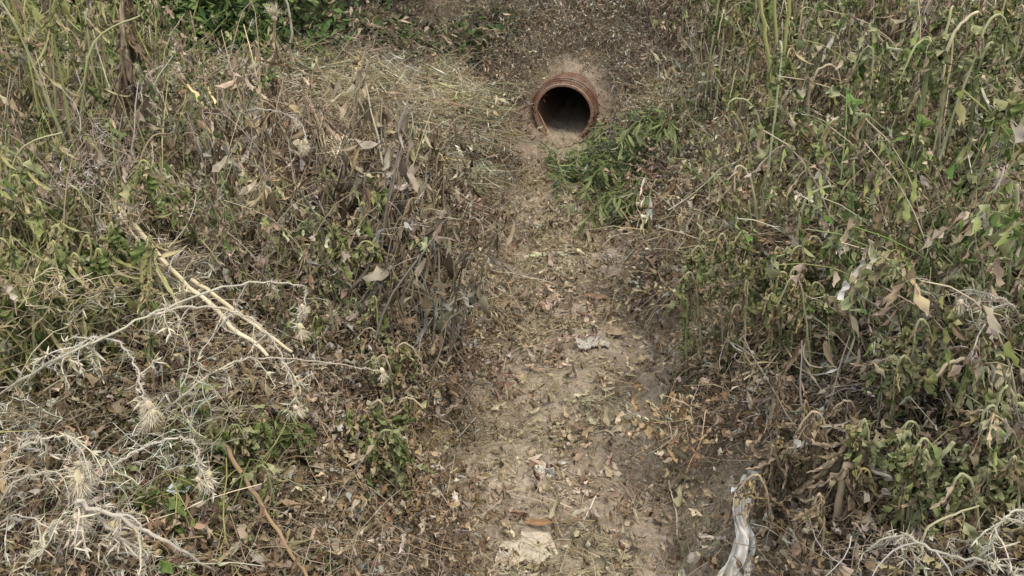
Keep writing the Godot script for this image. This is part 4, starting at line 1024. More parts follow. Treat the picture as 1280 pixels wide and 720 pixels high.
	shrub("taller dark shrub rising behind the first shrub at upper left", ground_point(-2.10, -4.90, -0.02), 0.45, 1.60, [DEEP, GREEN, DEEP, GREEN.lerp(DEEP, 0.5)], 3200)
	shrub("taller dark shrub rising behind the middle of the far left bank", ground_point(-1.50, -5.05, -0.02), 0.45, 1.60, [DEEP, GREEN, DEEP, GREEN.lerp(DEEP, 0.5)], 3200)
	shrub("taller dark shrub rising behind the straw heap", ground_point(-0.90, -5.30, -0.02), 0.40, 1.40, [DEEP, GREEN, DEEP, GREEN.lerp(DEEP, 0.5)], 2600)
	# tall green stalks of the left edge, limp weeds of the right bank, dead stalks between
	var n_done := 0
	while n_done < 80:
		var s := rnd(1.7, 4.6)
		var x := -rnd(1.15, 2.6)
		if x > -0.42 * s - 0.25 or x < -0.72 * s - 0.35:
			continue
		var b := ground_point(x, -s)
		var h := rnd(0.4, 0.78)
		var lean := Vector3(rnd(-0.12, 0.16), 0, rnd(-0.1, 0.1))
		stalk_plant("green_stalk", "tall yellowing green stalk with limp hanging leaves in the thicket at left", "weed", "tall green stalks at the left edge", [b, b + Vector3(0, h * 0.5, 0) + lean * 0.4, b + Vector3(0, h, 0) + lean, b + Vector3(0, h * 1.12, 0) + lean * 1.8], rnd(0.003, 0.0055), 0.002, tint(pick([GREEN2, YGREEN, SAGE]), 0.15), tint(pick([YGREEN, SAGE2]), 0.15), ["strap", "limp", "yellow", "green", "strap", "brown"], 18, 0.12, 0.82, Vector2(0.8, 1.3))
		n_done += 1
	n_done = 0
	while n_done < 90:
		var s := rnd(1.5, 4.6)
		var d := rnd(0.6, 2.0)
		var x := d + 0.03 + 0.06 * s
		if x > 0.72 * s + 0.3:
			continue
		var b := ground_point(x, -s)
		var h := rnd(0.35, 0.72)
		var to := flat_dir() * rnd(0.04, 0.1)
		stalk_plant("limp_weed", "limp grey green weed with its top bent over in the thicket at right", "weed", "limp weeds of the right bank", [b, b + Vector3(0, h * 0.55, 0) + to * 0.1, b + Vector3(0, h, 0) + to * 0.5, b + Vector3(0, h * 1.03, 0) + to * 1.2, b + Vector3(0, h * 0.86, 0) + to * 1.7], rnd(0.0028, 0.005), 0.0022, tint(pick([GREEN2, SAGE2, SAGE]), 0.15), tint(pick([SAGE, SAGE2, STRAW2]), 0.15), ["limp", "limp", "green", "limp", "yellow", "brown"], 24, 0.12, 0.85, Vector2(0.8, 1.3))
		n_done += 1
	n_done = 0
	while n_done < 55:
		var s := rnd(2.0, 3.2)
		var x := 0.03 + 0.06 * s - rnd(0.45, 1.3)
		var b := ground_point(x, -s)
		var h := rnd(0.2, 0.38)
		var to := flat_dir() * rnd(0.03, 0.14)
		stalk_plant("dead_weed", "dead brown weed with shrivelled hanging leaves in the withered mass at left", "weed", "dead weeds of the left bank", [b, b + Vector3(0, h * 0.5, 0) + to * 0.2, b + Vector3(0, h, 0) + to, b + Vector3(0, h * 1.02, 0) + to * 1.6], rnd(0.0025, 0.0045), 0.002, tint(GREYBROWN, 0.2), tint(BROWN, 0.2), ["rag", "brown"], 20, 0.12, 0.94, Vector2(0.6, 1.1))
		n_done += 1
	stalk_plant("leafy_weed", "limp olive green leafy weed in the growth at lower right", "weed", "leafy weeds at lower right", [V(0.862,0.453,-1.124), V(0.832,0.599,-1.124), V(0.815,0.708,-1.124), V(0.830,0.720,-1.124), V(0.868,0.661,-1.124)], 0.0030, 0.0020, SAGE2, SAGE2, ["limp","limp","yellow","brown"], 24, 0.10, 0.80, Vector2(0.70, 1.15), 1.05)
	stalk_plant("leafy_weed", "limp olive green leafy weed in the growth at lower right", "weed", "leafy weeds at lower right", [V(0.862,0.455,-1.059), V(0.834,0.551,-1.059), V(0.813,0.626,-1.059), V(0.809,0.634,-1.059), V(0.819,0.593,-1.059)], 0.0030, 0.0020, SAGE2, SAGE2, ["limp","limp","yellow","brown"], 24, 0.10, 0.80, Vector2(0.70, 1.15), 1.05)
	stalk_plant("leafy_weed", "limp olive green leafy weed in the growth at lower right", "weed", "leafy weeds at lower right", [V(0.952,0.482,-1.129), V(0.899,0.631,-1.129), V(0.856,0.744,-1.129), V(0.836,0.756,-1.129), V(0.835,0.695,-1.129)], 0.0030, 0.0020, SAGE2, SAGE2, ["limp","limp","yellow","brown"], 24, 0.10, 0.80, Vector2(0.70, 1.15), 1.05)
	stalk_plant("leafy_weed", "limp olive green leafy weed in the growth at lower right", "weed", "leafy weeds at lower right", [V(0.905,0.464,-1.317), V(0.872,0.601,-1.317), V(0.848,0.706,-1.317), V(0.848,0.717,-1.317), V(0.867,0.660,-1.317)], 0.0030, 0.0020, SAGE2, SAGE2, ["limp","limp","yellow","brown"], 24, 0.10, 0.80, Vector2(0.70, 1.15), 1.05)
	stalk_plant("leafy_weed", "limp olive green leafy weed in the growth at lower right", "weed", "leafy weeds at lower right", [V(0.790,0.419,-1.386), V(0.774,0.545,-1.386), V(0.767,0.641,-1.386), V(0.786,0.652,-1.386), V(0.822,0.599,-1.386)], 0.0030, 0.0020, SAGE2, SAGE2, ["limp","limp","yellow","brown"], 24, 0.10, 0.80, Vector2(0.70, 1.15), 1.05)
	stalk_plant("leafy_weed", "limp olive green leafy weed in the growth at lower right", "weed", "leafy weeds at lower right", [V(1.000,0.492,-1.324), V(0.948,0.643,-1.324), V(0.905,0.758,-1.324), V(0.885,0.770,-1.324), V(0.882,0.708,-1.324)], 0.0030, 0.0020, SAGE2, SAGE2, ["limp","limp","yellow","brown"], 24, 0.10, 0.80, Vector2(0.70, 1.15), 1.05)
	stalk_plant("leafy_weed", "limp olive green leafy weed in the growth at lower right", "weed", "leafy weeds at lower right", [V(0.967,0.482,-1.351), V(0.949,0.584,-1.351), V(0.939,0.663,-1.351), V(0.955,0.672,-1.351), V(0.988,0.629,-1.351)], 0.0030, 0.0020, SAGE2, SAGE2, ["limp","limp","yellow","brown"], 24, 0.10, 0.80, Vector2(0.70, 1.15), 1.05)
	stalk_plant("leafy_weed", "limp olive green leafy weed in the growth at lower right", "weed", "leafy weeds at lower right", [V(0.843,0.441,-1.360), V(0.813,0.611,-1.360), V(0.795,0.738,-1.360), V(0.809,0.752,-1.360), V(0.847,0.683,-1.360)], 0.0030, 0.0020, SAGE2, SAGE2, ["limp","limp","yellow","brown"], 24, 0.10, 0.80, Vector2(0.70, 1.15), 1.05)
	stalk_plant("leafy_weed", "limp olive green leafy weed in the growth at lower right", "weed", "leafy weeds at lower right", [V(0.755,0.411,-1.087), V(0.727,0.543,-1.087), V(0.709,0.643,-1.087), V(0.713,0.654,-1.087), V(0.735,0.600,-1.087)], 0.0030, 0.0020, SAGE2, SAGE2, ["limp","limp","yellow","brown"], 24, 0.10, 0.80, Vector2(0.70, 1.15), 1.05)
	stalk_plant("leafy_weed", "limp olive green leafy weed in the growth at lower right", "weed", "leafy weeds at lower right", [V(0.738,0.403,-1.102), V(0.716,0.546,-1.102), V(0.704,0.653,-1.102), V(0.720,0.665,-1.102), V(0.757,0.606,-1.102)], 0.0030, 0.0020, SAGE2, SAGE2, ["limp","limp","yellow","brown"], 24, 0.10, 0.80, Vector2(0.70, 1.15), 1.05)
	stalk_plant("leafy_weed", "limp olive green leafy weed in the growth at lower right", "weed", "leafy weeds at lower right", [V(1.005,0.494,-1.258), V(0.962,0.615,-1.258), V(0.924,0.708,-1.258), V(0.907,0.718,-1.258), V(0.903,0.667,-1.258)], 0.0030, 0.0020, SAGE2, SAGE2, ["limp","limp","yellow","brown"], 24, 0.10, 0.80, Vector2(0.70, 1.15), 1.05)
	stalk_plant("leafy_weed", "limp olive green leafy weed in the growth at lower right", "weed", "leafy weeds at lower right", [V(0.851,0.443,-1.433), V(0.825,0.570,-1.433), V(0.807,0.668,-1.433), V(0.809,0.678,-1.433), V(0.828,0.625,-1.433)], 0.0030, 0.0020, SAGE2, SAGE2, ["limp","limp","yellow","brown"], 24, 0.10, 0.80, Vector2(0.70, 1.15), 1.05)
	stalk_plant("leafy_weed", "limp olive green leafy weed in the growth at lower right", "weed", "leafy weeds at lower right", [V(0.724,0.393,-1.212), V(0.693,0.517,-1.212), V(0.667,0.613,-1.212), V(0.657,0.623,-1.212), V(0.657,0.571,-1.212)], 0.0030, 0.0020, SAGE2, SAGE2, ["limp","limp","yellow","brown"], 24, 0.10, 0.80, Vector2(0.70, 1.15), 1.05)
	stalk_plant("leafy_weed", "limp olive green leafy weed in the growth at lower right", "weed", "leafy weeds at lower right", [V(0.952,0.481,-1.197), V(0.918,0.597,-1.197), V(0.892,0.687,-1.197), V(0.888,0.697,-1.197), V(0.901,0.648,-1.197)], 0.0030, 0.0020, SAGE2, SAGE2, ["limp","limp","yellow","brown"], 24, 0.10, 0.80, Vector2(0.70, 1.15), 1.05)
	stalk_plant("leafy_weed", "limp olive green leafy weed in the growth at lower right", "weed", "leafy weeds at lower right", [V(1.004,0.492,-1.372), V(0.947,0.657,-1.372), V(0.898,0.782,-1.372), V(0.873,0.795,-1.372), V(0.864,0.728,-1.372)], 0.0030, 0.0020, SAGE2, SAGE2, ["limp","limp","yellow","brown"], 24, 0.10, 0.80, Vector2(0.70, 1.15), 1.05)
	stalk_plant("leafy_weed", "limp olive green leafy weed in the growth at lower right", "weed", "leafy weeds at lower right", [V(0.876,0.459,-1.081), V(0.855,0.555,-1.081), V(0.842,0.630,-1.081), V(0.851,0.638,-1.081), V(0.877,0.597,-1.081)], 0.0030, 0.0020, SAGE2, SAGE2, ["limp","limp","yellow","brown"], 24, 0.10, 0.80, Vector2(0.70, 1.15), 1.05)
	stalk_plant("leafy_weed", "limp olive green leafy weed in the growth at lower right", "weed", "leafy weeds at lower right", [V(0.825,0.438,-1.204), V(0.790,0.538,-1.204), V(0.758,0.616,-1.204), V(0.736,0.625,-1.204), V(0.722,0.582,-1.204)], 0.0030, 0.0020, SAGE2, SAGE2, ["limp","limp","yellow","brown"], 24, 0.10, 0.80, Vector2(0.70, 1.15), 1.05)
	stalk_plant("leafy_weed", "limp olive green leafy weed in the growth at lower right", "weed", "leafy weeds at lower right", [V(0.731,0.400,-1.100), V(0.711,0.511,-1.100), V(0.699,0.597,-1.100), V(0.708,0.606,-1.100), V(0.731,0.560,-1.100)], 0.0030, 0.0020, SAGE2, SAGE2, ["limp","limp","yellow","brown"], 24, 0.10, 0.80, Vector2(0.70, 1.15), 1.05)
	stalk_plant("leafy_weed", "limp olive green leafy weed in the growth at lower right", "weed", "leafy weeds at lower right", [V(0.902,0.468,-1.039), V(0.865,0.582,-1.039), V(0.835,0.669,-1.039), V(0.827,0.679,-1.039), V(0.834,0.631,-1.039)], 0.0030, 0.0020, SAGE2, SAGE2, ["limp","limp","yellow","brown"], 24, 0.10, 0.80, Vector2(0.70, 1.15), 1.05)
	stalk_plant("leafy_weed", "limp olive green leafy weed in the growth at lower right", "weed", "leafy weeds at lower right", [V(0.834,0.443,-1.122), V(0.812,0.547,-1.122), V(0.799,0.627,-1.122), V(0.807,0.636,-1.122), V(0.831,0.592,-1.122)], 0.0030, 0.0020, SAGE2, SAGE2, ["limp","limp","yellow","brown"], 24, 0.10, 0.80, Vector2(0.70, 1.15), 1.05)
	stalk_plant("leafy_weed", "limp olive green leafy weed in the growth at lower right", "weed", "leafy weeds at lower right", [V(0.884,0.462,-1.073), V(0.866,0.559,-1.073), V(0.857,0.634,-1.073), V(0.873,0.642,-1.073), V(0.907,0.601,-1.073)], 0.0030, 0.0020, SAGE2, SAGE2, ["limp","limp","yellow","brown"], 24, 0.10, 0.80, Vector2(0.70, 1.15), 1.05)
	stalk_plant("leafy_weed", "limp olive green leafy weed in the growth at lower right", "weed", "leafy weeds at lower right", [V(0.792,0.422,-1.325), V(0.770,0.567,-1.325), V(0.759,0.677,-1.325), V(0.776,0.689,-1.325), V(0.813,0.629,-1.325)], 0.0030, 0.0020, SAGE2, SAGE2, ["limp","limp","yellow","brown"], 24, 0.10, 0.80, Vector2(0.70, 1.15), 1.05)
	stalk_plant("leafy_weed", "limp olive green leafy weed in the growth at lower right", "weed", "leafy weeds at lower right", [V(0.771,0.419,-1.093), V(0.735,0.550,-1.093), V(0.706,0.650,-1.093), V(0.696,0.661,-1.093), V(0.699,0.607,-1.093)], 0.0030, 0.0020, SAGE2, SAGE2, ["limp","limp","yellow","brown"], 24, 0.10, 0.80, Vector2(0.70, 1.15), 1.05)
	stalk_plant("leafy_weed", "limp olive green leafy weed in the growth at lower right", "weed", "leafy weeds at lower right", [V(0.877,0.454,-1.363), V(0.843,0.563,-1.363), V(0.811,0.647,-1.363), V(0.792,0.656,-1.363), V(0.783,0.610,-1.363)], 0.0030, 0.0020, SAGE2, SAGE2, ["limp","limp","yellow","brown"], 24, 0.10, 0.80, Vector2(0.70, 1.15), 1.05)
	stalk_plant("leafy_weed", "limp olive green leafy weed in the growth at lower right", "weed", "leafy weeds at lower right", [V(0.840,0.447,-1.040), V(0.802,0.552,-1.040), V(0.768,0.632,-1.040), V(0.748,0.641,-1.040), V(0.738,0.597,-1.040)], 0.0030, 0.0020, SAGE2, SAGE2, ["limp","limp","yellow","brown"], 24, 0.10, 0.80, Vector2(0.70, 1.15), 1.05)
	stalk_plant("leafy_weed", "limp olive green leafy weed in the growth at lower right", "weed", "leafy weeds at lower right", [V(0.983,0.490,-1.165), V(0.941,0.611,-1.165), V(0.906,0.703,-1.165), V(0.892,0.713,-1.165), V(0.893,0.662,-1.165)], 0.0030, 0.0020, SAGE2, SAGE2, ["limp","limp","yellow","brown"], 24, 0.10, 0.80, Vector2(0.70, 1.15), 1.05)
	stalk_plant("leafy_weed", "yellow green leafy weed in the growth along the left edge", "weed", "leafy weeds at the left edge", [V(-0.963,0.491,-1.485), V(-0.923,0.660,-1.485), V(-0.893,0.787,-1.485), V(-0.894,0.801,-1.485), V(-0.916,0.732,-1.485)], 0.0030, 0.0020, SAGE2, YGREEN, ["limp","green","yellow","strap","yellow"], 24, 0.10, 0.80, Vector2(0.70, 1.15), 1.05)
	stalk_plant("leafy_weed", "yellow green leafy weed in the growth along the left edge", "weed", "leafy weeds at the left edge", [V(-1.118,0.513,-1.412), V(-1.080,0.640,-1.412), V(-1.051,0.737,-1.412), V(-1.048,0.748,-1.412), V(-1.064,0.694,-1.412)], 0.0030, 0.0020, SAGE2, YGREEN, ["limp","green","yellow","strap","yellow"], 24, 0.10, 0.80, Vector2(0.70, 1.15), 1.05)
	stalk_plant("leafy_weed", "yellow green leafy weed in the growth along the left edge", "weed", "leafy weeds at the left edge", [V(-1.032,0.505,-1.871), V(-0.969,0.721,-1.871), V(-0.915,0.882,-1.871), V(-0.885,0.900,-1.871), V(-0.873,0.812,-1.871)], 0.0030, 0.0020, SAGE2, YGREEN, ["limp","green","yellow","strap","yellow"], 24, 0.10, 0.80, Vector2(0.70, 1.15), 1.05)
	stalk_plant("leafy_weed", "yellow green leafy weed in the growth along the left edge", "weed", "leafy weeds at the left edge", [V(-0.958,0.491,-1.504), V(-0.926,0.629,-1.504), V(-0.902,0.735,-1.504), V(-0.903,0.747,-1.504), V(-0.921,0.689,-1.504)], 0.0030, 0.0020, SAGE2, YGREEN, ["limp","green","yellow","strap","yellow"], 24, 0.10, 0.80, Vector2(0.70, 1.15), 1.05)
	stalk_plant("leafy_weed", "yellow green leafy weed in the growth along the left edge", "weed", "leafy weeds at the left edge", [V(-1.104,0.512,-1.447), V(-1.061,0.663,-1.447), V(-1.029,0.778,-1.447), V(-1.028,0.790,-1.447), V(-1.049,0.727,-1.447)], 0.0030, 0.0020, SAGE2, YGREEN, ["limp","green","yellow","strap","yellow"], 24, 0.10, 0.80, Vector2(0.70, 1.15), 1.05)
	stalk_plant("leafy_weed", "yellow green leafy weed in the growth along the left edge", "weed", "leafy weeds at the left edge", [V(-0.824,0.467,-1.506), V(-0.779,0.685,-1.506), V(-0.746,0.846,-1.506), V(-0.745,0.863,-1.506), V(-0.766,0.776,-1.506)], 0.0030, 0.0020, SAGE2, YGREEN, ["limp","green","yellow","strap","yellow"], 24, 0.10, 0.80, Vector2(0.70, 1.15), 1.05)
	stalk_plant("leafy_weed", "yellow green leafy weed in the growth along the left edge", "weed", "leafy weeds at the left edge", [V(-1.018,0.500,-1.521), V(-0.979,0.672,-1.521), V(-0.952,0.802,-1.521), V(-0.959,0.816,-1.521), V(-0.990,0.745,-1.521)], 0.0030, 0.0020, SAGE2, YGREEN, ["limp","green","yellow","strap","yellow"], 24, 0.10, 0.80, Vector2(0.70, 1.15), 1.05)
	stalk_plant("leafy_weed", "yellow green leafy weed in the growth along the left edge", "weed", "leafy weeds at the left edge", [V(-1.196,0.526,-1.822), V(-1.134,0.702,-1.822), V(-1.079,0.837,-1.822), V(-1.047,0.851,-1.822), V(-1.032,0.778,-1.822)], 0.0030, 0.0020, SAGE2, YGREEN, ["limp","green","yellow","strap","yellow"], 24, 0.10, 0.80, Vector2(0.70, 1.15), 1.05)
	stalk_plant("leafy_weed", "yellow green leafy weed in the growth along the left edge", "weed", "leafy weeds at the left edge", [V(-0.877,0.478,-1.608), V(-0.843,0.658,-1.608), V(-0.819,0.794,-1.608), V(-0.825,0.809,-1.608), V(-0.851,0.735,-1.608)], 0.0030, 0.0020, SAGE2, YGREEN, ["limp","green","yellow","strap","yellow"], 24, 0.10, 0.80, Vector2(0.70, 1.15), 1.05)
	stalk_plant("leafy_weed", "yellow green leafy weed in the growth along the left edge", "weed", "leafy weeds at the left edge", [V(-1.276,0.535,-1.725), V(-1.203,0.743,-1.725), V(-1.144,0.899,-1.725), V(-1.119,0.915,-1.725), V(-1.119,0.831,-1.725)], 0.0030, 0.0020, SAGE2, YGREEN, ["limp","green","yellow","strap","yellow"], 24, 0.10, 0.80, Vector2(0.70, 1.15), 1.05)
	stalk_plant("leafy_weed", "yellow green leafy weed in the growth along the left edge", "weed", "leafy weeds at the left edge", [V(-1.048,0.504,-1.486), V(-0.990,0.700,-1.486), V(-0.944,0.845,-1.486), V(-0.930,0.861,-1.486), V(-0.940,0.782,-1.486)], 0.0030, 0.0020, SAGE2, YGREEN, ["limp","green","yellow","strap","yellow"], 24, 0.10, 0.80, Vector2(0.70, 1.15), 1.05)
	stalk_plant("leafy_weed", "yellow green leafy weed in the growth along the left edge", "weed", "leafy weeds at the left edge", [V(-0.953,0.490,-1.520), V(-0.908,0.652,-1.520), V(-0.871,0.776,-1.520), V(-0.858,0.789,-1.520), V(-0.861,0.722,-1.520)], 0.0030, 0.0020, SAGE2, YGREEN, ["limp","green","yellow","strap","yellow"], 24, 0.10, 0.80, Vector2(0.70, 1.15), 1.05)
	stalk_plant("leafy_weed", "yellow green leafy weed in the growth along the left edge", "weed", "leafy weeds at the left edge", [V(-1.147,0.518,-1.624), V(-1.085,0.721,-1.624), V(-1.036,0.872,-1.624), V(-1.022,0.888,-1.624), V(-1.033,0.806,-1.624)], 0.0030, 0.0020, SAGE2, YGREEN, ["limp","green","yellow","strap","yellow"], 24, 0.10, 0.80, Vector2(0.70, 1.15), 1.05)
	stalk_plant("leafy_weed", "yellow green leafy weed in the growth along the left edge", "weed", "leafy weeds at the left edge", [V(-1.036,0.502,-1.414), V(-0.984,0.682,-1.414), V(-0.943,0.818,-1.414), V(-0.935,0.832,-1.414), V(-0.951,0.759,-1.414)], 0.0030, 0.0020, SAGE2, YGREEN, ["limp","green","yellow","strap","yellow"], 24, 0.10, 0.80, Vector2(0.70, 1.15), 1.05)
	stalk_plant("leafy_weed", "yellow green leafy weed in the growth along the left edge", "weed", "leafy weeds at the left edge", [V(-1.224,0.528,-1.576), V(-1.173,0.680,-1.576), V(-1.132,0.796,-1.576), V(-1.119,0.808,-1.576), V(-1.127,0.745,-1.576)], 0.0030, 0.0020, SAGE2, YGREEN, ["limp","green","yellow","strap","yellow"], 24, 0.10, 0.80, Vector2(0.70, 1.15), 1.05)
	stalk_plant("leafy_weed", "yellow green leafy weed in the growth along the left edge", "weed", "leafy weeds at the left edge", [V(-1.008,0.498,-1.480), V(-0.952,0.683,-1.480), V(-0.906,0.821,-1.480), V(-0.888,0.836,-1.480), V(-0.889,0.761,-1.480)], 0.0030, 0.0020, SAGE2, YGREEN, ["limp","green","yellow","strap","yellow"], 24, 0.10, 0.80, Vector2(0.70, 1.15), 1.05)
	stalk_plant("leafy_weed", "yellow green leafy weed in the growth along the left edge", "weed", "leafy weeds at the left edge", [V(-1.085,0.510,-1.551), V(-1.023,0.705,-1.551), V(-0.972,0.852,-1.551), V(-0.951,0.867,-1.551), V(-0.952,0.788,-1.551)], 0.0030, 0.0020, SAGE2, YGREEN, ["limp","green","yellow","strap","yellow"], 24, 0.10, 0.80, Vector2(0.70, 1.15), 1.05)
	stalk_plant("leafy_weed", "yellow green leafy weed in the growth along the left edge", "weed", "leafy weeds at the left edge", [V(-1.040,0.503,-1.461), V(-0.979,0.705,-1.461), V(-0.932,0.855,-1.461), V(-0.919,0.871,-1.461), V(-0.930,0.790,-1.461)], 0.0030, 0.0020, SAGE2, YGREEN, ["limp","green","yellow","strap","yellow"], 24, 0.10, 0.80, Vector2(0.70, 1.15), 1.05)
	stalk_plant("leafy_weed", "yellow green leafy weed in the growth along the left edge", "weed", "leafy weeds at the left edge", [V(-0.814,0.464,-1.459), V(-0.776,0.639,-1.459), V(-0.747,0.771,-1.459), V(-0.743,0.785,-1.459), V(-0.756,0.714,-1.459)], 0.0030, 0.0020, SAGE2, YGREEN, ["limp","green","yellow","strap","yellow"], 24, 0.10, 0.80, Vector2(0.70, 1.15), 1.05)
	stalk_plant("leafy_weed", "yellow green leafy weed in the growth along the left edge", "weed", "leafy weeds at the left edge", [V(-1.101,0.511,-1.452), V(-1.041,0.717,-1.452), V(-0.997,0.870,-1.452), V(-0.993,0.886,-1.452), V(-1.019,0.804,-1.452)], 0.0030, 0.0020, SAGE2, YGREEN, ["limp","green","yellow","strap","yellow"], 24, 0.10, 0.80, Vector2(0.70, 1.15), 1.05)
	stalk_plant("leafy_weed", "yellow green leafy weed in the growth along the left edge", "weed", "leafy weeds at the left edge", [V(-0.952,0.490,-1.540), V(-0.913,0.686,-1.540), V(-0.889,0.833,-1.540), V(-0.901,0.848,-1.540), V(-0.941,0.769,-1.540)], 0.0030, 0.0020, SAGE2, YGREEN, ["limp","green","yellow","strap","yellow"], 24, 0.10, 0.80, Vector2(0.70, 1.15), 1.05)
	stalk_plant("leafy_weed", "yellow green leafy weed in the growth along the left edge", "weed", "leafy weeds at the left edge", [V(-0.949,0.490,-1.614), V(-0.906,0.685,-1.614), V(-0.875,0.831,-1.614), V(-0.876,0.847,-1.614), V(-0.899,0.768,-1.614)], 0.0030, 0.0020, SAGE2, YGREEN, ["limp","green","yellow","strap","yellow"], 24, 0.10, 0.80, Vector2(0.70, 1.15), 1.05)
	stalk_plant("leafy_weed", "yellow green leafy weed in the growth along the left edge", "weed", "leafy weeds at the left edge", [V(-0.963,0.491,-1.510), V(-0.912,0.678,-1.510), V(-0.870,0.817,-1.510), V(-0.855,0.832,-1.510), V(-0.861,0.756,-1.510)], 0.0030, 0.0020, SAGE2, YGREEN, ["limp","green","yellow","strap","yellow"], 24, 0.10, 0.80, Vector2(0.70, 1.15), 1.05)
	stalk_plant("leafy_weed", "yellow green leafy weed in the growth along the left edge", "weed", "leafy weeds at the left edge", [V(-1.335,0.541,-1.786), V(-1.275,0.721,-1.786), V(-1.228,0.857,-1.786), V(-1.215,0.872,-1.786), V(-1.227,0.798,-1.786)], 0.0030, 0.0020, SAGE2, YGREEN, ["limp","green","yellow","strap","yellow"], 24, 0.10, 0.80, Vector2(0.70, 1.15), 1.05)
	stalk_plant("leafy_weed", "yellow green leafy weed in the growth along the left edge", "weed", "leafy weeds at the left edge", [V(-1.118,0.514,-1.523), V(-1.078,0.698,-1.523), V(-1.053,0.836,-1.523), V(-1.071,0.851,-1.523), V(-1.121,0.776,-1.523)], 0.0030, 0.0020, SAGE2, YGREEN, ["limp","green","yellow","strap","yellow"], 24, 0.10, 0.80, Vector2(0.70, 1.15), 1.05)
	stalk_plant("leafy_weed", "yellow green leafy weed in the growth along the left edge", "weed", "leafy weeds at the left edge", [V(-1.147,0.520,-1.780), V(-1.121,0.663,-1.780), V(-1.105,0.774,-1.780), V(-1.123,0.786,-1.780), V(-1.165,0.726,-1.780)], 0.0030, 0.0020, SAGE2, YGREEN, ["limp","green","yellow","strap","yellow"], 24, 0.10, 0.80, Vector2(0.70, 1.15), 1.05)
	stalk_plant("leafy_weed", "yellow green leafy weed on the left bank beside the bed", "weed", "leafy weeds on the left bank", [V(-0.543,0.402,-2.059), V(-0.548,0.503,-2.059), V(-0.561,0.583,-2.059), V(-0.591,0.591,-2.059), V(-0.633,0.548,-2.059)], 0.0030, 0.0020, SAGE2, YGREEN, ["limp","yellow","limp","brown"], 24, 0.10, 0.80, Vector2(0.70, 1.15), 1.05)
	stalk_plant("leafy_weed", "yellow green leafy weed on the left bank beside the bed", "weed", "leafy weeds on the left bank", [V(-0.496,0.383,-1.991), V(-0.480,0.512,-1.991), V(-0.466,0.612,-1.991), V(-0.459,0.623,-1.991), V(-0.457,0.568,-1.991)], 0.0030, 0.0020, SAGE2, YGREEN, ["limp","yellow","limp","brown"], 24, 0.10, 0.80, Vector2(0.70, 1.15), 1.05)
	stalk_plant("leafy_weed", "yellow green leafy weed on the left bank beside the bed", "weed", "leafy weeds on the left bank", [V(-0.502,0.380,-1.758), V(-0.496,0.461,-1.758), V(-0.492,0.525,-1.758), V(-0.497,0.532,-1.758), V(-0.508,0.497,-1.758)], 0.0030, 0.0020, SAGE2, YGREEN, ["limp","yellow","limp","brown"], 24, 0.10, 0.80, Vector2(0.70, 1.15), 1.05)
	stalk_plant("leafy_weed", "yellow green leafy weed on the left bank beside the bed", "weed", "leafy weeds on the left bank", [V(-0.532,0.396,-1.954), V(-0.511,0.489,-1.954), V(-0.488,0.562,-1.954), V(-0.466,0.570,-1.954), V(-0.444,0.530,-1.954)], 0.0030, 0.0020, SAGE2, YGREEN, ["limp","yellow","limp","brown"], 24, 0.10, 0.80, Vector2(0.70, 1.15), 1.05)
	stalk_plant("leafy_weed", "yellow green leafy weed on the left bank beside the bed", "weed", "leafy weeds on the left bank", [V(-0.544,0.404,-2.135), V(-0.544,0.537,-2.135), V(-0.552,0.641,-2.135), V(-0.578,0.652,-2.135), V(-0.618,0.595,-2.135)], 0.0030, 0.0020, SAGE2, YGREEN, ["limp","yellow","limp","brown"], 24, 0.10, 0.80, Vector2(0.70, 1.15), 1.05)
	stalk_plant("leafy_weed", "yellow green leafy weed on the left bank beside the bed", "weed", "leafy weeds on the left bank", [V(-0.482,0.378,-2.020), V(-0.454,0.506,-2.020), V(-0.425,0.606,-2.020), V(-0.393,0.617,-2.020), V(-0.362,0.562,-2.020)], 0.0030, 0.0020, SAGE2, YGREEN, ["limp","yellow","limp","brown"], 24, 0.10, 0.80, Vector2(0.70, 1.15), 1.05)
	stalk_plant("leafy_weed", "yellow green leafy weed on the left bank beside the bed", "weed", "leafy weeds on the left bank", [V(-0.420,0.349,-2.029), V(-0.403,0.495,-2.029), V(-0.387,0.608,-2.029), V(-0.376,0.621,-2.029), V(-0.370,0.559,-2.029)], 0.0030, 0.0020, SAGE2, YGREEN, ["limp","yellow","limp","brown"], 24, 0.10, 0.80, Vector2(0.70, 1.15), 1.05)
	stalk_plant("leafy_weed", "yellow green leafy weed on the left bank beside the bed", "weed", "leafy weeds on the left bank", [V(-0.536,0.400,-2.084), V(-0.520,0.530,-2.084), V(-0.506,0.632,-2.084), V(-0.501,0.643,-2.084), V(-0.501,0.587,-2.084)], 0.0030, 0.0020, SAGE2, YGREEN, ["limp","yellow","limp","brown"], 24, 0.10, 0.80, Vector2(0.70, 1.15), 1.05)
	stalk_plant("leafy_weed", "yellow green leafy weed on the left bank beside the bed", "weed", "leafy weeds on the left bank", [V(-0.362,0.306,-1.840), V(-0.356,0.434,-1.840), V(-0.355,0.533,-1.840), V(-0.363,0.544,-1.840), V(-0.379,0.490,-1.840)], 0.0030, 0.0020, SAGE2, YGREEN, ["limp","yellow","limp","brown"], 24, 0.10, 0.80, Vector2(0.70, 1.15), 1.05)
	stalk_plant("leafy_weed", "low green leafy weed among the crumpled leaves at lower left", "weed", "leafy weeds at lower left", [V(-0.395,0.315,-1.510), V(-0.387,0.373,-1.510), V(-0.380,0.420,-1.510), V(-0.376,0.425,-1.510), V(-0.374,0.399,-1.510)], 0.0030, 0.0020, SAGE2, GREEN2, ["green","limp","brown","yellow"], 24, 0.10, 0.80, Vector2(0.70, 1.15), 1.05)
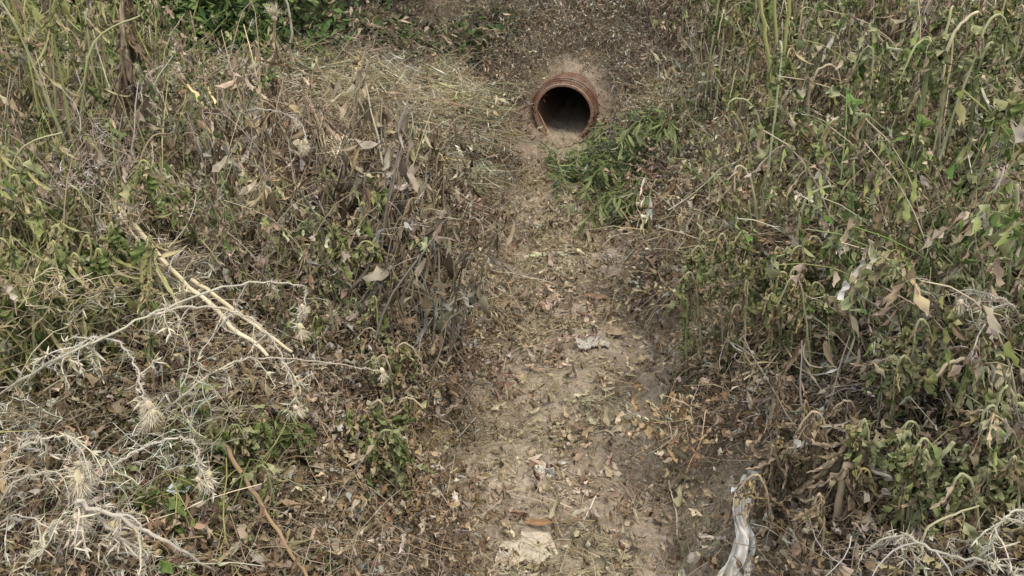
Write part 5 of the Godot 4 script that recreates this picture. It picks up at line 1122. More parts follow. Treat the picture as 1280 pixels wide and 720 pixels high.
	stalk_plant("leafy_weed", "low green leafy weed among the crumpled leaves at lower left", "weed", "leafy weeds at lower left", [V(-0.532,0.382,-1.368), V(-0.511,0.461,-1.368), V(-0.489,0.523,-1.368), V(-0.469,0.530,-1.368), V(-0.450,0.496,-1.368)], 0.0030, 0.0020, SAGE2, GREEN2, ["green","limp","brown","yellow"], 24, 0.10, 0.80, Vector2(0.70, 1.15), 1.05)
	stalk_plant("leafy_weed", "low green leafy weed among the crumpled leaves at lower left", "weed", "leafy weeds at lower left", [V(-0.623,0.412,-1.221), V(-0.618,0.468,-1.221), V(-0.616,0.513,-1.221), V(-0.625,0.518,-1.221), V(-0.641,0.493,-1.221)], 0.0030, 0.0020, SAGE2, GREEN2, ["green","limp","brown","yellow"], 24, 0.10, 0.80, Vector2(0.70, 1.15), 1.05)
	stalk_plant("leafy_weed", "low green leafy weed among the crumpled leaves at lower left", "weed", "leafy weeds at lower left", [V(-0.330,0.260,-1.406), V(-0.311,0.361,-1.406), V(-0.290,0.440,-1.406), V(-0.267,0.449,-1.406), V(-0.245,0.406,-1.406)], 0.0030, 0.0020, SAGE2, GREEN2, ["green","limp","brown","yellow"], 24, 0.10, 0.80, Vector2(0.70, 1.15), 1.05)
	stalk_plant("leafy_weed", "low green leafy weed among the crumpled leaves at lower left", "weed", "leafy weeds at lower left", [V(-0.531,0.381,-1.321), V(-0.518,0.475,-1.321), V(-0.507,0.549,-1.321), V(-0.506,0.556,-1.321), V(-0.512,0.516,-1.321)], 0.0030, 0.0020, SAGE2, GREEN2, ["green","limp","brown","yellow"], 24, 0.10, 0.80, Vector2(0.70, 1.15), 1.05)
	stalk_plant("leafy_weed", "low green leafy weed among the crumpled leaves at lower left", "weed", "leafy weeds at lower left", [V(-0.615,0.410,-1.264), V(-0.600,0.502,-1.264), V(-0.588,0.573,-1.264), V(-0.587,0.581,-1.264), V(-0.594,0.542,-1.264)], 0.0030, 0.0020, SAGE2, GREEN2, ["green","limp","brown","yellow"], 24, 0.10, 0.80, Vector2(0.70, 1.15), 1.05)
	stalk_plant("leafy_weed", "low green leafy weed among the crumpled leaves at lower left", "weed", "leafy weeds at lower left", [V(-0.661,0.423,-1.193), V(-0.648,0.474,-1.193), V(-0.636,0.514,-1.193), V(-0.630,0.519,-1.193), V(-0.628,0.496,-1.193)], 0.0030, 0.0020, SAGE2, GREEN2, ["green","limp","brown","yellow"], 24, 0.10, 0.80, Vector2(0.70, 1.15), 1.05)
	stalk_plant("leafy_weed", "low green leafy weed among the crumpled leaves at lower left", "weed", "leafy weeds at lower left", [V(-0.604,0.407,-1.278), V(-0.582,0.490,-1.278), V(-0.561,0.555,-1.278), V(-0.544,0.562,-1.278), V(-0.532,0.526,-1.278)], 0.0030, 0.0020, SAGE2, GREEN2, ["green","limp","brown","yellow"], 24, 0.10, 0.80, Vector2(0.70, 1.15), 1.05)
	stalk_plant("leafy_weed", "low green leafy weed among the crumpled leaves at lower left", "weed", "leafy weeds at lower left", [V(-0.781,0.453,-1.142), V(-0.758,0.509,-1.142), V(-0.735,0.553,-1.142), V(-0.715,0.558,-1.142), V(-0.698,0.533,-1.142)], 0.0030, 0.0020, SAGE2, GREEN2, ["green","limp","brown","yellow"], 24, 0.10, 0.80, Vector2(0.70, 1.15), 1.05)
	stalk_plant("leafy_weed", "low green leafy weed among the crumpled leaves at lower left", "weed", "leafy weeds at lower left", [V(-0.437,0.337,-1.376), V(-0.439,0.400,-1.376), V(-0.445,0.450,-1.376), V(-0.462,0.456,-1.376), V(-0.487,0.428,-1.376)], 0.0030, 0.0020, SAGE2, GREEN2, ["green","limp","brown","yellow"], 24, 0.10, 0.80, Vector2(0.70, 1.15), 1.05)
	stalk_plant("leafy_weed", "low green leafy weed among the crumpled leaves at lower left", "weed", "leafy weeds at lower left", [V(-0.326,0.258,-1.445), V(-0.320,0.342,-1.445), V(-0.315,0.409,-1.445), V(-0.316,0.416,-1.445), V(-0.320,0.380,-1.445)], 0.0030, 0.0020, SAGE2, GREEN2, ["green","limp","brown","yellow"], 24, 0.10, 0.80, Vector2(0.70, 1.15), 1.05)
	stalk_plant("leafy_weed", "low green leafy weed among the crumpled leaves at lower left", "weed", "leafy weeds at lower left", [V(-0.480,0.355,-1.219), V(-0.477,0.436,-1.219), V(-0.480,0.501,-1.219), V(-0.497,0.508,-1.219), V(-0.523,0.472,-1.219)], 0.0030, 0.0020, SAGE2, GREEN2, ["green","limp","brown","yellow"], 24, 0.10, 0.80, Vector2(0.70, 1.15), 1.05)
	stalk_plant("leafy_weed", "wilted straw and olive weed drooping at the right edge of the bed", "weed", "drooping weeds at the right edge of the bed", [V(0.725,0.374,-1.799), V(0.692,0.551,-1.799), V(0.664,0.686,-1.799), V(0.652,0.701,-1.799), V(0.652,0.627,-1.799)], 0.0030, 0.0020, SAGE2, STRAW2, ["limp","yellow","limp","brown","yellow"], 24, 0.10, 0.80, Vector2(0.70, 1.15), 1.05)
	stalk_plant("leafy_weed", "wilted straw and olive weed drooping at the right edge of the bed", "weed", "drooping weeds at the right edge of the bed", [V(0.596,0.272,-1.889), V(0.569,0.455,-1.889), V(0.546,0.594,-1.889), V(0.535,0.609,-1.889), V(0.534,0.533,-1.889)], 0.0030, 0.0020, SAGE2, STRAW2, ["limp","yellow","limp","brown","yellow"], 24, 0.10, 0.80, Vector2(0.70, 1.15), 1.05)
	stalk_plant("leafy_weed", "wilted straw and olive weed drooping at the right edge of the bed", "weed", "drooping weeds at the right edge of the bed", [V(0.703,0.363,-1.738), V(0.675,0.494,-1.738), V(0.650,0.595,-1.738), V(0.633,0.606,-1.738), V(0.624,0.551,-1.738)], 0.0030, 0.0020, SAGE2, STRAW2, ["limp","yellow","limp","brown","yellow"], 24, 0.10, 0.80, Vector2(0.70, 1.15), 1.05)
	stalk_plant("leafy_weed", "wilted straw and olive weed drooping at the right edge of the bed", "weed", "drooping weeds at the right edge of the bed", [V(0.615,0.298,-1.748), V(0.588,0.511,-1.748), V(0.568,0.671,-1.748), V(0.568,0.688,-1.748), V(0.583,0.602,-1.748)], 0.0030, 0.0020, SAGE2, STRAW2, ["limp","yellow","limp","brown","yellow"], 24, 0.10, 0.80, Vector2(0.70, 1.15), 1.05)
	stalk_plant("leafy_weed", "wilted straw and olive weed drooping at the right edge of the bed", "weed", "drooping weeds at the right edge of the bed", [V(0.514,0.175,-1.959), V(0.497,0.365,-1.959), V(0.486,0.510,-1.959), V(0.489,0.525,-1.959), V(0.503,0.446,-1.959)], 0.0030, 0.0020, SAGE2, STRAW2, ["limp","yellow","limp","brown","yellow"], 24, 0.10, 0.80, Vector2(0.70, 1.15), 1.05)
	stalk_plant("leafy_weed", "wilted straw and olive weed drooping at the right edge of the bed", "weed", "drooping weeds at the right edge of the bed", [V(0.692,0.356,-1.738), V(0.678,0.527,-1.738), V(0.673,0.658,-1.738), V(0.695,0.672,-1.738), V(0.735,0.601,-1.738)], 0.0030, 0.0020, SAGE2, STRAW2, ["limp","yellow","limp","brown","yellow"], 24, 0.10, 0.80, Vector2(0.70, 1.15), 1.05)
	stalk_plant("leafy_weed", "wilted straw and olive weed drooping at the right edge of the bed", "weed", "drooping weeds at the right edge of the bed", [V(0.625,0.299,-1.887), V(0.587,0.517,-1.887), V(0.553,0.680,-1.887), V(0.532,0.698,-1.887), V(0.521,0.609,-1.887)], 0.0030, 0.0020, SAGE2, STRAW2, ["limp","yellow","limp","brown","yellow"], 24, 0.10, 0.80, Vector2(0.70, 1.15), 1.05)
	stalk_plant("leafy_weed", "wilted straw and olive weed drooping at the right edge of the bed", "weed", "drooping weeds at the right edge of the bed", [V(0.581,0.262,-1.822), V(0.575,0.404,-1.822), V(0.575,0.514,-1.822), V(0.594,0.526,-1.822), V(0.627,0.466,-1.822)], 0.0030, 0.0020, SAGE2, STRAW2, ["limp","yellow","limp","brown","yellow"], 24, 0.10, 0.80, Vector2(0.70, 1.15), 1.05)
	stalk_plant("leafy_weed", "wilted straw and olive weed drooping at the right edge of the bed", "weed", "drooping weeds at the right edge of the bed", [V(0.700,0.360,-1.785), V(0.685,0.515,-1.785), V(0.678,0.634,-1.785), V(0.692,0.647,-1.785), V(0.723,0.582,-1.785)], 0.0030, 0.0020, SAGE2, STRAW2, ["limp","yellow","limp","brown","yellow"], 24, 0.10, 0.80, Vector2(0.70, 1.15), 1.05)
	stalk_plant("leafy_weed", "wilted straw and olive weed drooping at the right edge of the bed", "weed", "drooping weeds at the right edge of the bed", [V(0.774,0.400,-1.801), V(0.747,0.571,-1.801), V(0.726,0.701,-1.801), V(0.727,0.715,-1.801), V(0.742,0.644,-1.801)], 0.0030, 0.0020, SAGE2, STRAW2, ["limp","yellow","limp","brown","yellow"], 24, 0.10, 0.80, Vector2(0.70, 1.15), 1.05)
	stalk_plant("leafy_weed", "wilted straw and olive weed drooping at the right edge of the bed", "weed", "drooping weeds at the right edge of the bed", [V(0.656,0.326,-1.864), V(0.639,0.474,-1.864), V(0.626,0.589,-1.864), V(0.630,0.601,-1.864), V(0.645,0.539,-1.864)], 0.0030, 0.0020, SAGE2, STRAW2, ["limp","yellow","limp","brown","yellow"], 24, 0.10, 0.80, Vector2(0.70, 1.15), 1.05)
	stalk_plant("leafy_weed", "wilted straw and olive weed drooping at the right edge of the bed", "weed", "drooping weeds at the right edge of the bed", [V(0.754,0.388,-1.840), V(0.739,0.539,-1.840), V(0.733,0.655,-1.840), V(0.750,0.668,-1.840), V(0.784,0.604,-1.840)], 0.0030, 0.0020, SAGE2, STRAW2, ["limp","yellow","limp","brown","yellow"], 24, 0.10, 0.80, Vector2(0.70, 1.15), 1.05)
	stalk_plant("leafy_weed", "wilted straw and olive weed drooping at the right edge of the bed", "weed", "drooping weeds at the right edge of the bed", [V(0.711,0.369,-1.712), V(0.697,0.497,-1.712), V(0.689,0.596,-1.712), V(0.700,0.607,-1.712), V(0.725,0.553,-1.712)], 0.0030, 0.0020, SAGE2, STRAW2, ["limp","yellow","limp","brown","yellow"], 24, 0.10, 0.80, Vector2(0.70, 1.15), 1.05)
	stalk_plant("leafy_weed", "wilted straw and olive weed drooping at the right edge of the bed", "weed", "drooping weeds at the right edge of the bed", [V(0.736,0.386,-1.606), V(0.691,0.568,-1.606), V(0.651,0.705,-1.606), V(0.625,0.719,-1.606), V(0.608,0.645,-1.606)], 0.0030, 0.0020, SAGE2, STRAW2, ["limp","yellow","limp","brown","yellow"], 24, 0.10, 0.80, Vector2(0.70, 1.15), 1.05)
	stalk_plant("leafy_weed", "wilted straw and olive weed drooping at the right edge of the bed", "weed", "drooping weeds at the right edge of the bed", [V(0.751,0.389,-1.798), V(0.734,0.575,-1.798), V(0.728,0.716,-1.798), V(0.752,0.731,-1.798), V(0.798,0.654,-1.798)], 0.0030, 0.0020, SAGE2, STRAW2, ["limp","yellow","limp","brown","yellow"], 24, 0.10, 0.80, Vector2(0.70, 1.15), 1.05)
	stalk_plant("leafy_weed", "wilted straw and olive weed drooping at the right edge of the bed", "weed", "drooping weeds at the right edge of the bed", [V(0.723,0.371,-1.849), V(0.712,0.529,-1.849), V(0.710,0.650,-1.849), V(0.733,0.663,-1.849), V(0.775,0.597,-1.849)], 0.0030, 0.0020, SAGE2, STRAW2, ["limp","yellow","limp","brown","yellow"], 24, 0.10, 0.80, Vector2(0.70, 1.15), 1.05)
	stalk_plant("leafy_weed", "wilted straw and olive weed drooping at the right edge of the bed", "weed", "drooping weeds at the right edge of the bed", [V(0.555,0.226,-1.933), V(0.523,0.410,-1.933), V(0.493,0.550,-1.933), V(0.470,0.565,-1.933), V(0.452,0.489,-1.933)], 0.0030, 0.0020, SAGE2, STRAW2, ["limp","yellow","limp","brown","yellow"], 24, 0.10, 0.80, Vector2(0.70, 1.15), 1.05)
	stalk_plant("leafy_weed", "wilted straw and olive weed drooping at the right edge of the bed", "weed", "drooping weeds at the right edge of the bed", [V(0.706,0.359,-1.895), V(0.680,0.502,-1.895), V(0.659,0.613,-1.895), V(0.650,0.625,-1.895), V(0.649,0.564,-1.895)], 0.0030, 0.0020, SAGE2, STRAW2, ["limp","yellow","limp","brown","yellow"], 24, 0.10, 0.80, Vector2(0.70, 1.15), 1.05)
	stalk_plant("leafy_weed", "wilted straw and olive weed drooping at the right edge of the bed", "weed", "drooping weeds at the right edge of the bed", [V(0.561,0.221,-2.109), V(0.548,0.430,-2.109), V(0.542,0.588,-2.109), V(0.557,0.605,-2.109), V(0.586,0.519,-2.109)], 0.0030, 0.0020, SAGE2, STRAW2, ["limp","yellow","limp","brown","yellow"], 24, 0.10, 0.80, Vector2(0.70, 1.15), 1.05)
	stalk_plant("leafy_weed", "wilted straw and olive weed drooping at the right edge of the bed", "weed", "drooping weeds at the right edge of the bed", [V(0.766,0.396,-1.810), V(0.733,0.563,-1.810), V(0.704,0.691,-1.810), V(0.691,0.705,-1.810), V(0.689,0.635,-1.810)], 0.0030, 0.0020, SAGE2, STRAW2, ["limp","yellow","limp","brown","yellow"], 24, 0.10, 0.80, Vector2(0.70, 1.15), 1.05)
	stalk_plant("leafy_weed", "shrivelled brown weed drooping over the left edge of the bed", "weed", "drooping weeds at the left edge of the bed", [V(-0.326,0.305,-2.408), V(-0.321,0.486,-2.408), V(-0.319,0.625,-2.408), V(-0.328,0.641,-2.408), V(-0.344,0.564,-2.408)], 0.0030, 0.0020, GREYBROWN, STRAW2, ["brown","rag","brown","yellow"], 24, 0.10, 0.80, Vector2(0.70, 1.15), 1.05)
	stalk_plant("leafy_weed", "shrivelled brown weed drooping over the left edge of the bed", "weed", "drooping weeds at the left edge of the bed", [V(-0.500,0.387,-2.079), V(-0.485,0.487,-2.079), V(-0.472,0.565,-2.079), V(-0.462,0.574,-2.079), V(-0.455,0.531,-2.079)], 0.0030, 0.0020, GREYBROWN, STRAW2, ["brown","rag","brown","yellow"], 24, 0.10, 0.80, Vector2(0.70, 1.15), 1.05)
	stalk_plant("leafy_weed", "shrivelled brown weed drooping over the left edge of the bed", "weed", "drooping weeds at the left edge of the bed", [V(-0.329,0.293,-2.078), V(-0.316,0.430,-2.078), V(-0.304,0.536,-2.078), V(-0.295,0.548,-2.078), V(-0.289,0.489,-2.078)], 0.0030, 0.0020, GREYBROWN, STRAW2, ["brown","rag","brown","yellow"], 24, 0.10, 0.80, Vector2(0.70, 1.15), 1.05)
	stalk_plant("leafy_weed", "shrivelled brown weed drooping over the left edge of the bed", "weed", "drooping weeds at the left edge of the bed", [V(-0.444,0.367,-2.234), V(-0.426,0.480,-2.234), V(-0.406,0.570,-2.234), V(-0.387,0.579,-2.234), V(-0.370,0.530,-2.234)], 0.0030, 0.0020, GREYBROWN, STRAW2, ["brown","rag","brown","yellow"], 24, 0.10, 0.80, Vector2(0.70, 1.15), 1.05)
	stalk_plant("leafy_weed", "shrivelled brown weed drooping over the left edge of the bed", "weed", "drooping weeds at the left edge of the bed", [V(-0.392,0.354,-2.674), V(-0.389,0.479,-2.674), V(-0.390,0.578,-2.674), V(-0.400,0.588,-2.674), V(-0.417,0.534,-2.674)], 0.0030, 0.0020, GREYBROWN, STRAW2, ["brown","rag","brown","yellow"], 24, 0.10, 0.80, Vector2(0.70, 1.15), 1.05)
	stalk_plant("leafy_weed", "shrivelled brown weed drooping over the left edge of the bed", "weed", "drooping weeds at the left edge of the bed", [V(-0.295,0.298,-2.747), V(-0.280,0.472,-2.747), V(-0.265,0.608,-2.747), V(-0.251,0.623,-2.747), V(-0.239,0.549,-2.747)], 0.0030, 0.0020, GREYBROWN, STRAW2, ["brown","rag","brown","yellow"], 24, 0.10, 0.80, Vector2(0.70, 1.15), 1.05)
	stalk_plant("leafy_weed", "shrivelled brown weed drooping over the left edge of the bed", "weed", "drooping weeds at the left edge of the bed", [V(-0.493,0.385,-2.106), V(-0.497,0.481,-2.106), V(-0.507,0.556,-2.106), V(-0.532,0.565,-2.106), V(-0.567,0.523,-2.106)], 0.0030, 0.0020, GREYBROWN, STRAW2, ["brown","rag","brown","yellow"], 24, 0.10, 0.80, Vector2(0.70, 1.15), 1.05)
	stalk_plant("leafy_weed", "shrivelled brown weed drooping over the left edge of the bed", "weed", "drooping weeds at the left edge of the bed", [V(-0.350,0.329,-2.613), V(-0.340,0.511,-2.613), V(-0.333,0.653,-2.613), V(-0.334,0.668,-2.613), V(-0.340,0.591,-2.613)], 0.0030, 0.0020, GREYBROWN, STRAW2, ["brown","rag","brown","yellow"], 24, 0.10, 0.80, Vector2(0.70, 1.15), 1.05)
	stalk_plant("leafy_weed", "shrivelled brown weed drooping over the left edge of the bed", "weed", "drooping weeds at the left edge of the bed", [V(-0.400,0.340,-2.085), V(-0.384,0.432,-2.085), V(-0.368,0.505,-2.085), V(-0.352,0.513,-2.085), V(-0.337,0.473,-2.085)], 0.0030, 0.0020, GREYBROWN, STRAW2, ["brown","rag","brown","yellow"], 24, 0.10, 0.80, Vector2(0.70, 1.15), 1.05)
	stalk_plant("leafy_weed", "shrivelled brown weed drooping over the left edge of the bed", "weed", "drooping weeds at the left edge of the bed", [V(-0.576,0.421,-2.506), V(-0.551,0.600,-2.506), V(-0.528,0.739,-2.506), V(-0.513,0.754,-2.506), V(-0.504,0.678,-2.506)], 0.0030, 0.0020, GREYBROWN, STRAW2, ["brown","rag","brown","yellow"], 24, 0.10, 0.80, Vector2(0.70, 1.15), 1.05)
	stalk_plant("leafy_weed", "shrivelled brown weed drooping over the left edge of the bed", "weed", "drooping weeds at the left edge of the bed", [V(-0.514,0.403,-2.584), V(-0.491,0.588,-2.584), V(-0.471,0.732,-2.584), V(-0.456,0.747,-2.584), V(-0.447,0.669,-2.584)], 0.0030, 0.0020, GREYBROWN, STRAW2, ["brown","rag","brown","yellow"], 24, 0.10, 0.80, Vector2(0.70, 1.15), 1.05)
	stalk_plant("leafy_weed", "shrivelled brown weed drooping over the left edge of the bed", "weed", "drooping weeds at the left edge of the bed", [V(-0.262,0.275,-2.843), V(-0.261,0.446,-2.843), V(-0.265,0.580,-2.843), V(-0.277,0.594,-2.843), V(-0.295,0.521,-2.843)], 0.0030, 0.0020, GREYBROWN, STRAW2, ["brown","rag","brown","yellow"], 24, 0.10, 0.80, Vector2(0.70, 1.15), 1.05)
	stalk_plant("leafy_weed", "shrivelled brown weed drooping over the left edge of the bed", "weed", "drooping weeds at the left edge of the bed", [V(-0.480,0.386,-2.396), V(-0.473,0.534,-2.396), V(-0.471,0.649,-2.396), V(-0.481,0.662,-2.396), V(-0.501,0.599,-2.396)], 0.0030, 0.0020, GREYBROWN, STRAW2, ["brown","rag","brown","yellow"], 24, 0.10, 0.80, Vector2(0.70, 1.15), 1.05)
	stalk_plant("leafy_weed", "shrivelled brown weed drooping over the left edge of the bed", "weed", "drooping weeds at the left edge of the bed", [V(-0.445,0.378,-2.619), V(-0.426,0.553,-2.619), V(-0.409,0.690,-2.619), V(-0.396,0.705,-2.619), V(-0.387,0.630,-2.619)], 0.0030, 0.0020, GREYBROWN, STRAW2, ["brown","rag","brown","yellow"], 24, 0.10, 0.80, Vector2(0.70, 1.15), 1.05)
	stalk_plant("leafy_weed", "shrivelled brown weed drooping over the left edge of the bed", "weed", "drooping weeds at the left edge of the bed", [V(-0.250,0.250,-2.571), V(-0.242,0.433,-2.571), V(-0.235,0.575,-2.571), V(-0.233,0.590,-2.571), V(-0.235,0.513,-2.571)], 0.0030, 0.0020, GREYBROWN, STRAW2, ["brown","rag","brown","yellow"], 24, 0.10, 0.80, Vector2(0.70, 1.15), 1.05)
	stalk_plant("leafy_weed", "shrivelled brown weed drooping over the left edge of the bed", "weed", "drooping weeds at the left edge of the bed", [V(-0.323,0.300,-2.341), V(-0.318,0.461,-2.341), V(-0.316,0.586,-2.341), V(-0.323,0.600,-2.341), V(-0.336,0.531,-2.341)], 0.0030, 0.0020, GREYBROWN, STRAW2, ["brown","rag","brown","yellow"], 24, 0.10, 0.80, Vector2(0.70, 1.15), 1.05)
	stalk_plant("leafy_weed", "shrivelled brown weed drooping over the left edge of the bed", "weed", "drooping weeds at the left edge of the bed", [V(-0.578,0.424,-2.629), V(-0.586,0.542,-2.629), V(-0.602,0.635,-2.629), V(-0.639,0.645,-2.629), V(-0.689,0.594,-2.629)], 0.0030, 0.0020, GREYBROWN, STRAW2, ["brown","rag","brown","yellow"], 24, 0.10, 0.80, Vector2(0.70, 1.15), 1.05)
	stalk_plant("leafy_weed", "shrivelled brown weed drooping over the left edge of the bed", "weed", "drooping weeds at the left edge of the bed", [V(-0.213,0.213,-2.594), V(-0.228,0.391,-2.594), V(-0.250,0.529,-2.594), V(-0.291,0.544,-2.594), V(-0.343,0.469,-2.594)], 0.0030, 0.0020, GREYBROWN, STRAW2, ["brown","rag","brown","yellow"], 24, 0.10, 0.80, Vector2(0.70, 1.15), 1.05)
	stalk_plant("leafy_weed", "low shrivelled tan weed at the foot of the left bank", "weed", "low weeds at the foot of the left bank", [V(-0.264,0.196,-1.474), V(-0.260,0.298,-1.474), V(-0.257,0.377,-1.474), V(-0.261,0.386,-1.474), V(-0.268,0.342,-1.474)], 0.0030, 0.0020, GREYBROWN, STRAW2, ["brown","yellow","limp"], 24, 0.10, 0.80, Vector2(0.70, 1.15), 1.05)
	stalk_plant("leafy_weed", "low shrivelled tan weed at the foot of the left bank", "weed", "low weeds at the foot of the left bank", [V(-0.304,0.259,-1.830), V(-0.310,0.340,-1.830), V(-0.320,0.405,-1.830), V(-0.341,0.412,-1.830), V(-0.370,0.377,-1.830)], 0.0030, 0.0020, GREYBROWN, STRAW2, ["brown","yellow","limp"], 24, 0.10, 0.80, Vector2(0.70, 1.15), 1.05)
	stalk_plant("leafy_weed", "low shrivelled tan weed at the foot of the left bank", "weed", "low weeds at the foot of the left bank", [V(-0.299,0.246,-1.675), V(-0.302,0.364,-1.675), V(-0.309,0.457,-1.675), V(-0.329,0.467,-1.675), V(-0.357,0.416,-1.675)], 0.0030, 0.0020, GREYBROWN, STRAW2, ["brown","yellow","limp"], 24, 0.10, 0.80, Vector2(0.70, 1.15), 1.05)
	stalk_plant("leafy_weed", "low shrivelled tan weed at the foot of the left bank", "weed", "low weeds at the foot of the left bank", [V(-0.320,0.267,-1.710), V(-0.321,0.346,-1.710), V(-0.325,0.409,-1.710), V(-0.337,0.416,-1.710), V(-0.355,0.381,-1.710)], 0.0030, 0.0020, GREYBROWN, STRAW2, ["brown","yellow","limp"], 24, 0.10, 0.80, Vector2(0.70, 1.15), 1.05)
	stalk_plant("leafy_weed", "low shrivelled tan weed at the foot of the left bank", "weed", "low weeds at the foot of the left bank", [V(-0.311,0.253,-1.613), V(-0.293,0.324,-1.613), V(-0.272,0.380,-1.613), V(-0.247,0.386,-1.613), V(-0.219,0.355,-1.613)], 0.0030, 0.0020, GREYBROWN, STRAW2, ["brown","yellow","limp"], 24, 0.10, 0.80, Vector2(0.70, 1.15), 1.05)
	stalk_plant("leafy_weed", "low shrivelled tan weed at the foot of the left bank", "weed", "low weeds at the foot of the left bank", [V(-0.273,0.204,-1.443), V(-0.262,0.308,-1.443), V(-0.250,0.389,-1.443), V(-0.240,0.398,-1.443), V(-0.232,0.354,-1.443)], 0.0030, 0.0020, GREYBROWN, STRAW2, ["brown","yellow","limp"], 24, 0.10, 0.80, Vector2(0.70, 1.15), 1.05)
	stalk_plant("leafy_weed", "low shrivelled tan weed at the foot of the left bank", "weed", "low weeds at the foot of the left bank", [V(-0.262,0.192,-1.453), V(-0.252,0.266,-1.453), V(-0.242,0.325,-1.453), V(-0.233,0.332,-1.453), V(-0.224,0.299,-1.453)], 0.0030, 0.0020, GREYBROWN, STRAW2, ["brown","yellow","limp"], 24, 0.10, 0.80, Vector2(0.70, 1.15), 1.05)
	stalk_plant("leafy_weed", "low shrivelled tan weed at the foot of the left bank", "weed", "low weeds at the foot of the left bank", [V(-0.294,0.232,-1.537), V(-0.296,0.340,-1.537), V(-0.303,0.423,-1.537), V(-0.321,0.432,-1.537), V(-0.347,0.387,-1.537)], 0.0030, 0.0020, GREYBROWN, STRAW2, ["brown","yellow","limp"], 24, 0.10, 0.80, Vector2(0.70, 1.15), 1.05)
	stalk_plant("leafy_weed", "low shrivelled tan weed at the foot of the left bank", "weed", "low weeds at the foot of the left bank", [V(-0.343,0.292,-1.832), V(-0.350,0.377,-1.832), V(-0.363,0.444,-1.832), V(-0.389,0.451,-1.832), V(-0.424,0.414,-1.832)], 0.0030, 0.0020, GREYBROWN, STRAW2, ["brown","yellow","limp"], 24, 0.10, 0.80, Vector2(0.70, 1.15), 1.05)
	stalk_plant("leafy_weed", "low shrivelled tan weed at the foot of the left bank", "weed", "low weeds at the foot of the left bank", [V(-0.268,0.198,-1.433), V(-0.268,0.285,-1.433), V(-0.270,0.354,-1.433), V(-0.280,0.361,-1.433), V(-0.295,0.323,-1.433)], 0.0030, 0.0020, GREYBROWN, STRAW2, ["brown","yellow","limp"], 24, 0.10, 0.80, Vector2(0.70, 1.15), 1.05)
	stalk_plant("leafy_weed", "low shrivelled tan weed at the foot of the left bank", "weed", "low weeds at the foot of the left bank", [V(-0.293,0.243,-1.737), V(-0.279,0.356,-1.737), V(-0.265,0.444,-1.737), V(-0.251,0.453,-1.737), V(-0.238,0.405,-1.737)], 0.0030, 0.0020, GREYBROWN, STRAW2, ["brown","yellow","limp"], 24, 0.10, 0.80, Vector2(0.70, 1.15), 1.05)
	stalk_plant("leafy_weed", "low shrivelled tan weed at the foot of the left bank", "weed", "low weeds at the foot of the left bank", [V(-0.333,0.279,-1.716), V(-0.312,0.386,-1.716), V(-0.288,0.469,-1.716), V(-0.261,0.478,-1.716), V(-0.232,0.432,-1.716)], 0.0030, 0.0020, GREYBROWN, STRAW2, ["brown","yellow","limp"], 24, 0.10, 0.80, Vector2(0.70, 1.15), 1.05)
	stalk_plant("leafy_weed", "dead tan and brown weed beside the white rag", "weed", "dead weeds near the rag", [V(0.681,0.366,-1.291), V(0.647,0.483,-1.291), V(0.615,0.573,-1.291), V(0.590,0.582,-1.291), V(0.571,0.533,-1.291)], 0.0030, 0.0020, STRAW2, GREYBROWN, ["brown","rag","yellow","brown"], 24, 0.10, 0.80, Vector2(0.70, 1.15), 1.05)
	stalk_plant("leafy_weed", "dead tan and brown weed beside the white rag", "weed", "dead weeds near the rag", [V(0.561,0.275,-1.271), V(0.537,0.363,-1.271), V(0.511,0.431,-1.271), V(0.488,0.439,-1.271), V(0.467,0.401,-1.271)], 0.0030, 0.0020, STRAW2, GREYBROWN, ["brown","rag","yellow","brown"], 24, 0.10, 0.80, Vector2(0.70, 1.15), 1.05)
	stalk_plant("leafy_weed", "dead tan and brown weed beside the white rag", "weed", "dead weeds near the rag", [V(0.619,0.330,-1.153), V(0.600,0.419,-1.153), V(0.582,0.488,-1.153), V(0.574,0.496,-1.153), V(0.573,0.458,-1.153)], 0.0030, 0.0020, STRAW2, GREYBROWN, ["brown","rag","yellow","brown"], 24, 0.10, 0.80, Vector2(0.70, 1.15), 1.05)
	stalk_plant("leafy_weed", "dead tan and brown weed beside the white rag", "weed", "dead weeds near the rag", [V(0.623,0.318,-1.479), V(0.604,0.439,-1.479), V(0.589,0.533,-1.479), V(0.587,0.543,-1.479), V(0.594,0.492,-1.479)], 0.0030, 0.0020, STRAW2, GREYBROWN, ["brown","rag","yellow","brown"], 24, 0.10, 0.80, Vector2(0.70, 1.15), 1.05)
	stalk_plant("leafy_weed", "dead tan and brown weed beside the white rag", "weed", "dead weeds near the rag", [V(0.769,0.410,-1.375), V(0.742,0.484,-1.375), V(0.715,0.543,-1.375), V(0.691,0.549,-1.375), V(0.671,0.517,-1.375)], 0.0030, 0.0020, STRAW2, GREYBROWN, ["brown","rag","yellow","brown"], 24, 0.10, 0.80, Vector2(0.70, 1.15), 1.05)
	stalk_plant("leafy_weed", "dead tan and brown weed beside the white rag", "weed", "dead weeds near the rag", [V(0.676,0.357,-1.436), V(0.660,0.436,-1.436), V(0.646,0.497,-1.436), V(0.640,0.504,-1.436), V(0.640,0.470,-1.436)], 0.0030, 0.0020, STRAW2, GREYBROWN, ["brown","rag","yellow","brown"], 24, 0.10, 0.80, Vector2(0.70, 1.15), 1.05)
	stalk_plant("leafy_weed", "dead tan and brown weed beside the white rag", "weed", "dead weeds near the rag", [V(0.661,0.347,-1.452), V(0.663,0.413,-1.452), V(0.671,0.465,-1.452), V(0.695,0.470,-1.452), V(0.730,0.442,-1.452)], 0.0030, 0.0020, STRAW2, GREYBROWN, ["brown","rag","yellow","brown"], 24, 0.10, 0.80, Vector2(0.70, 1.15), 1.05)
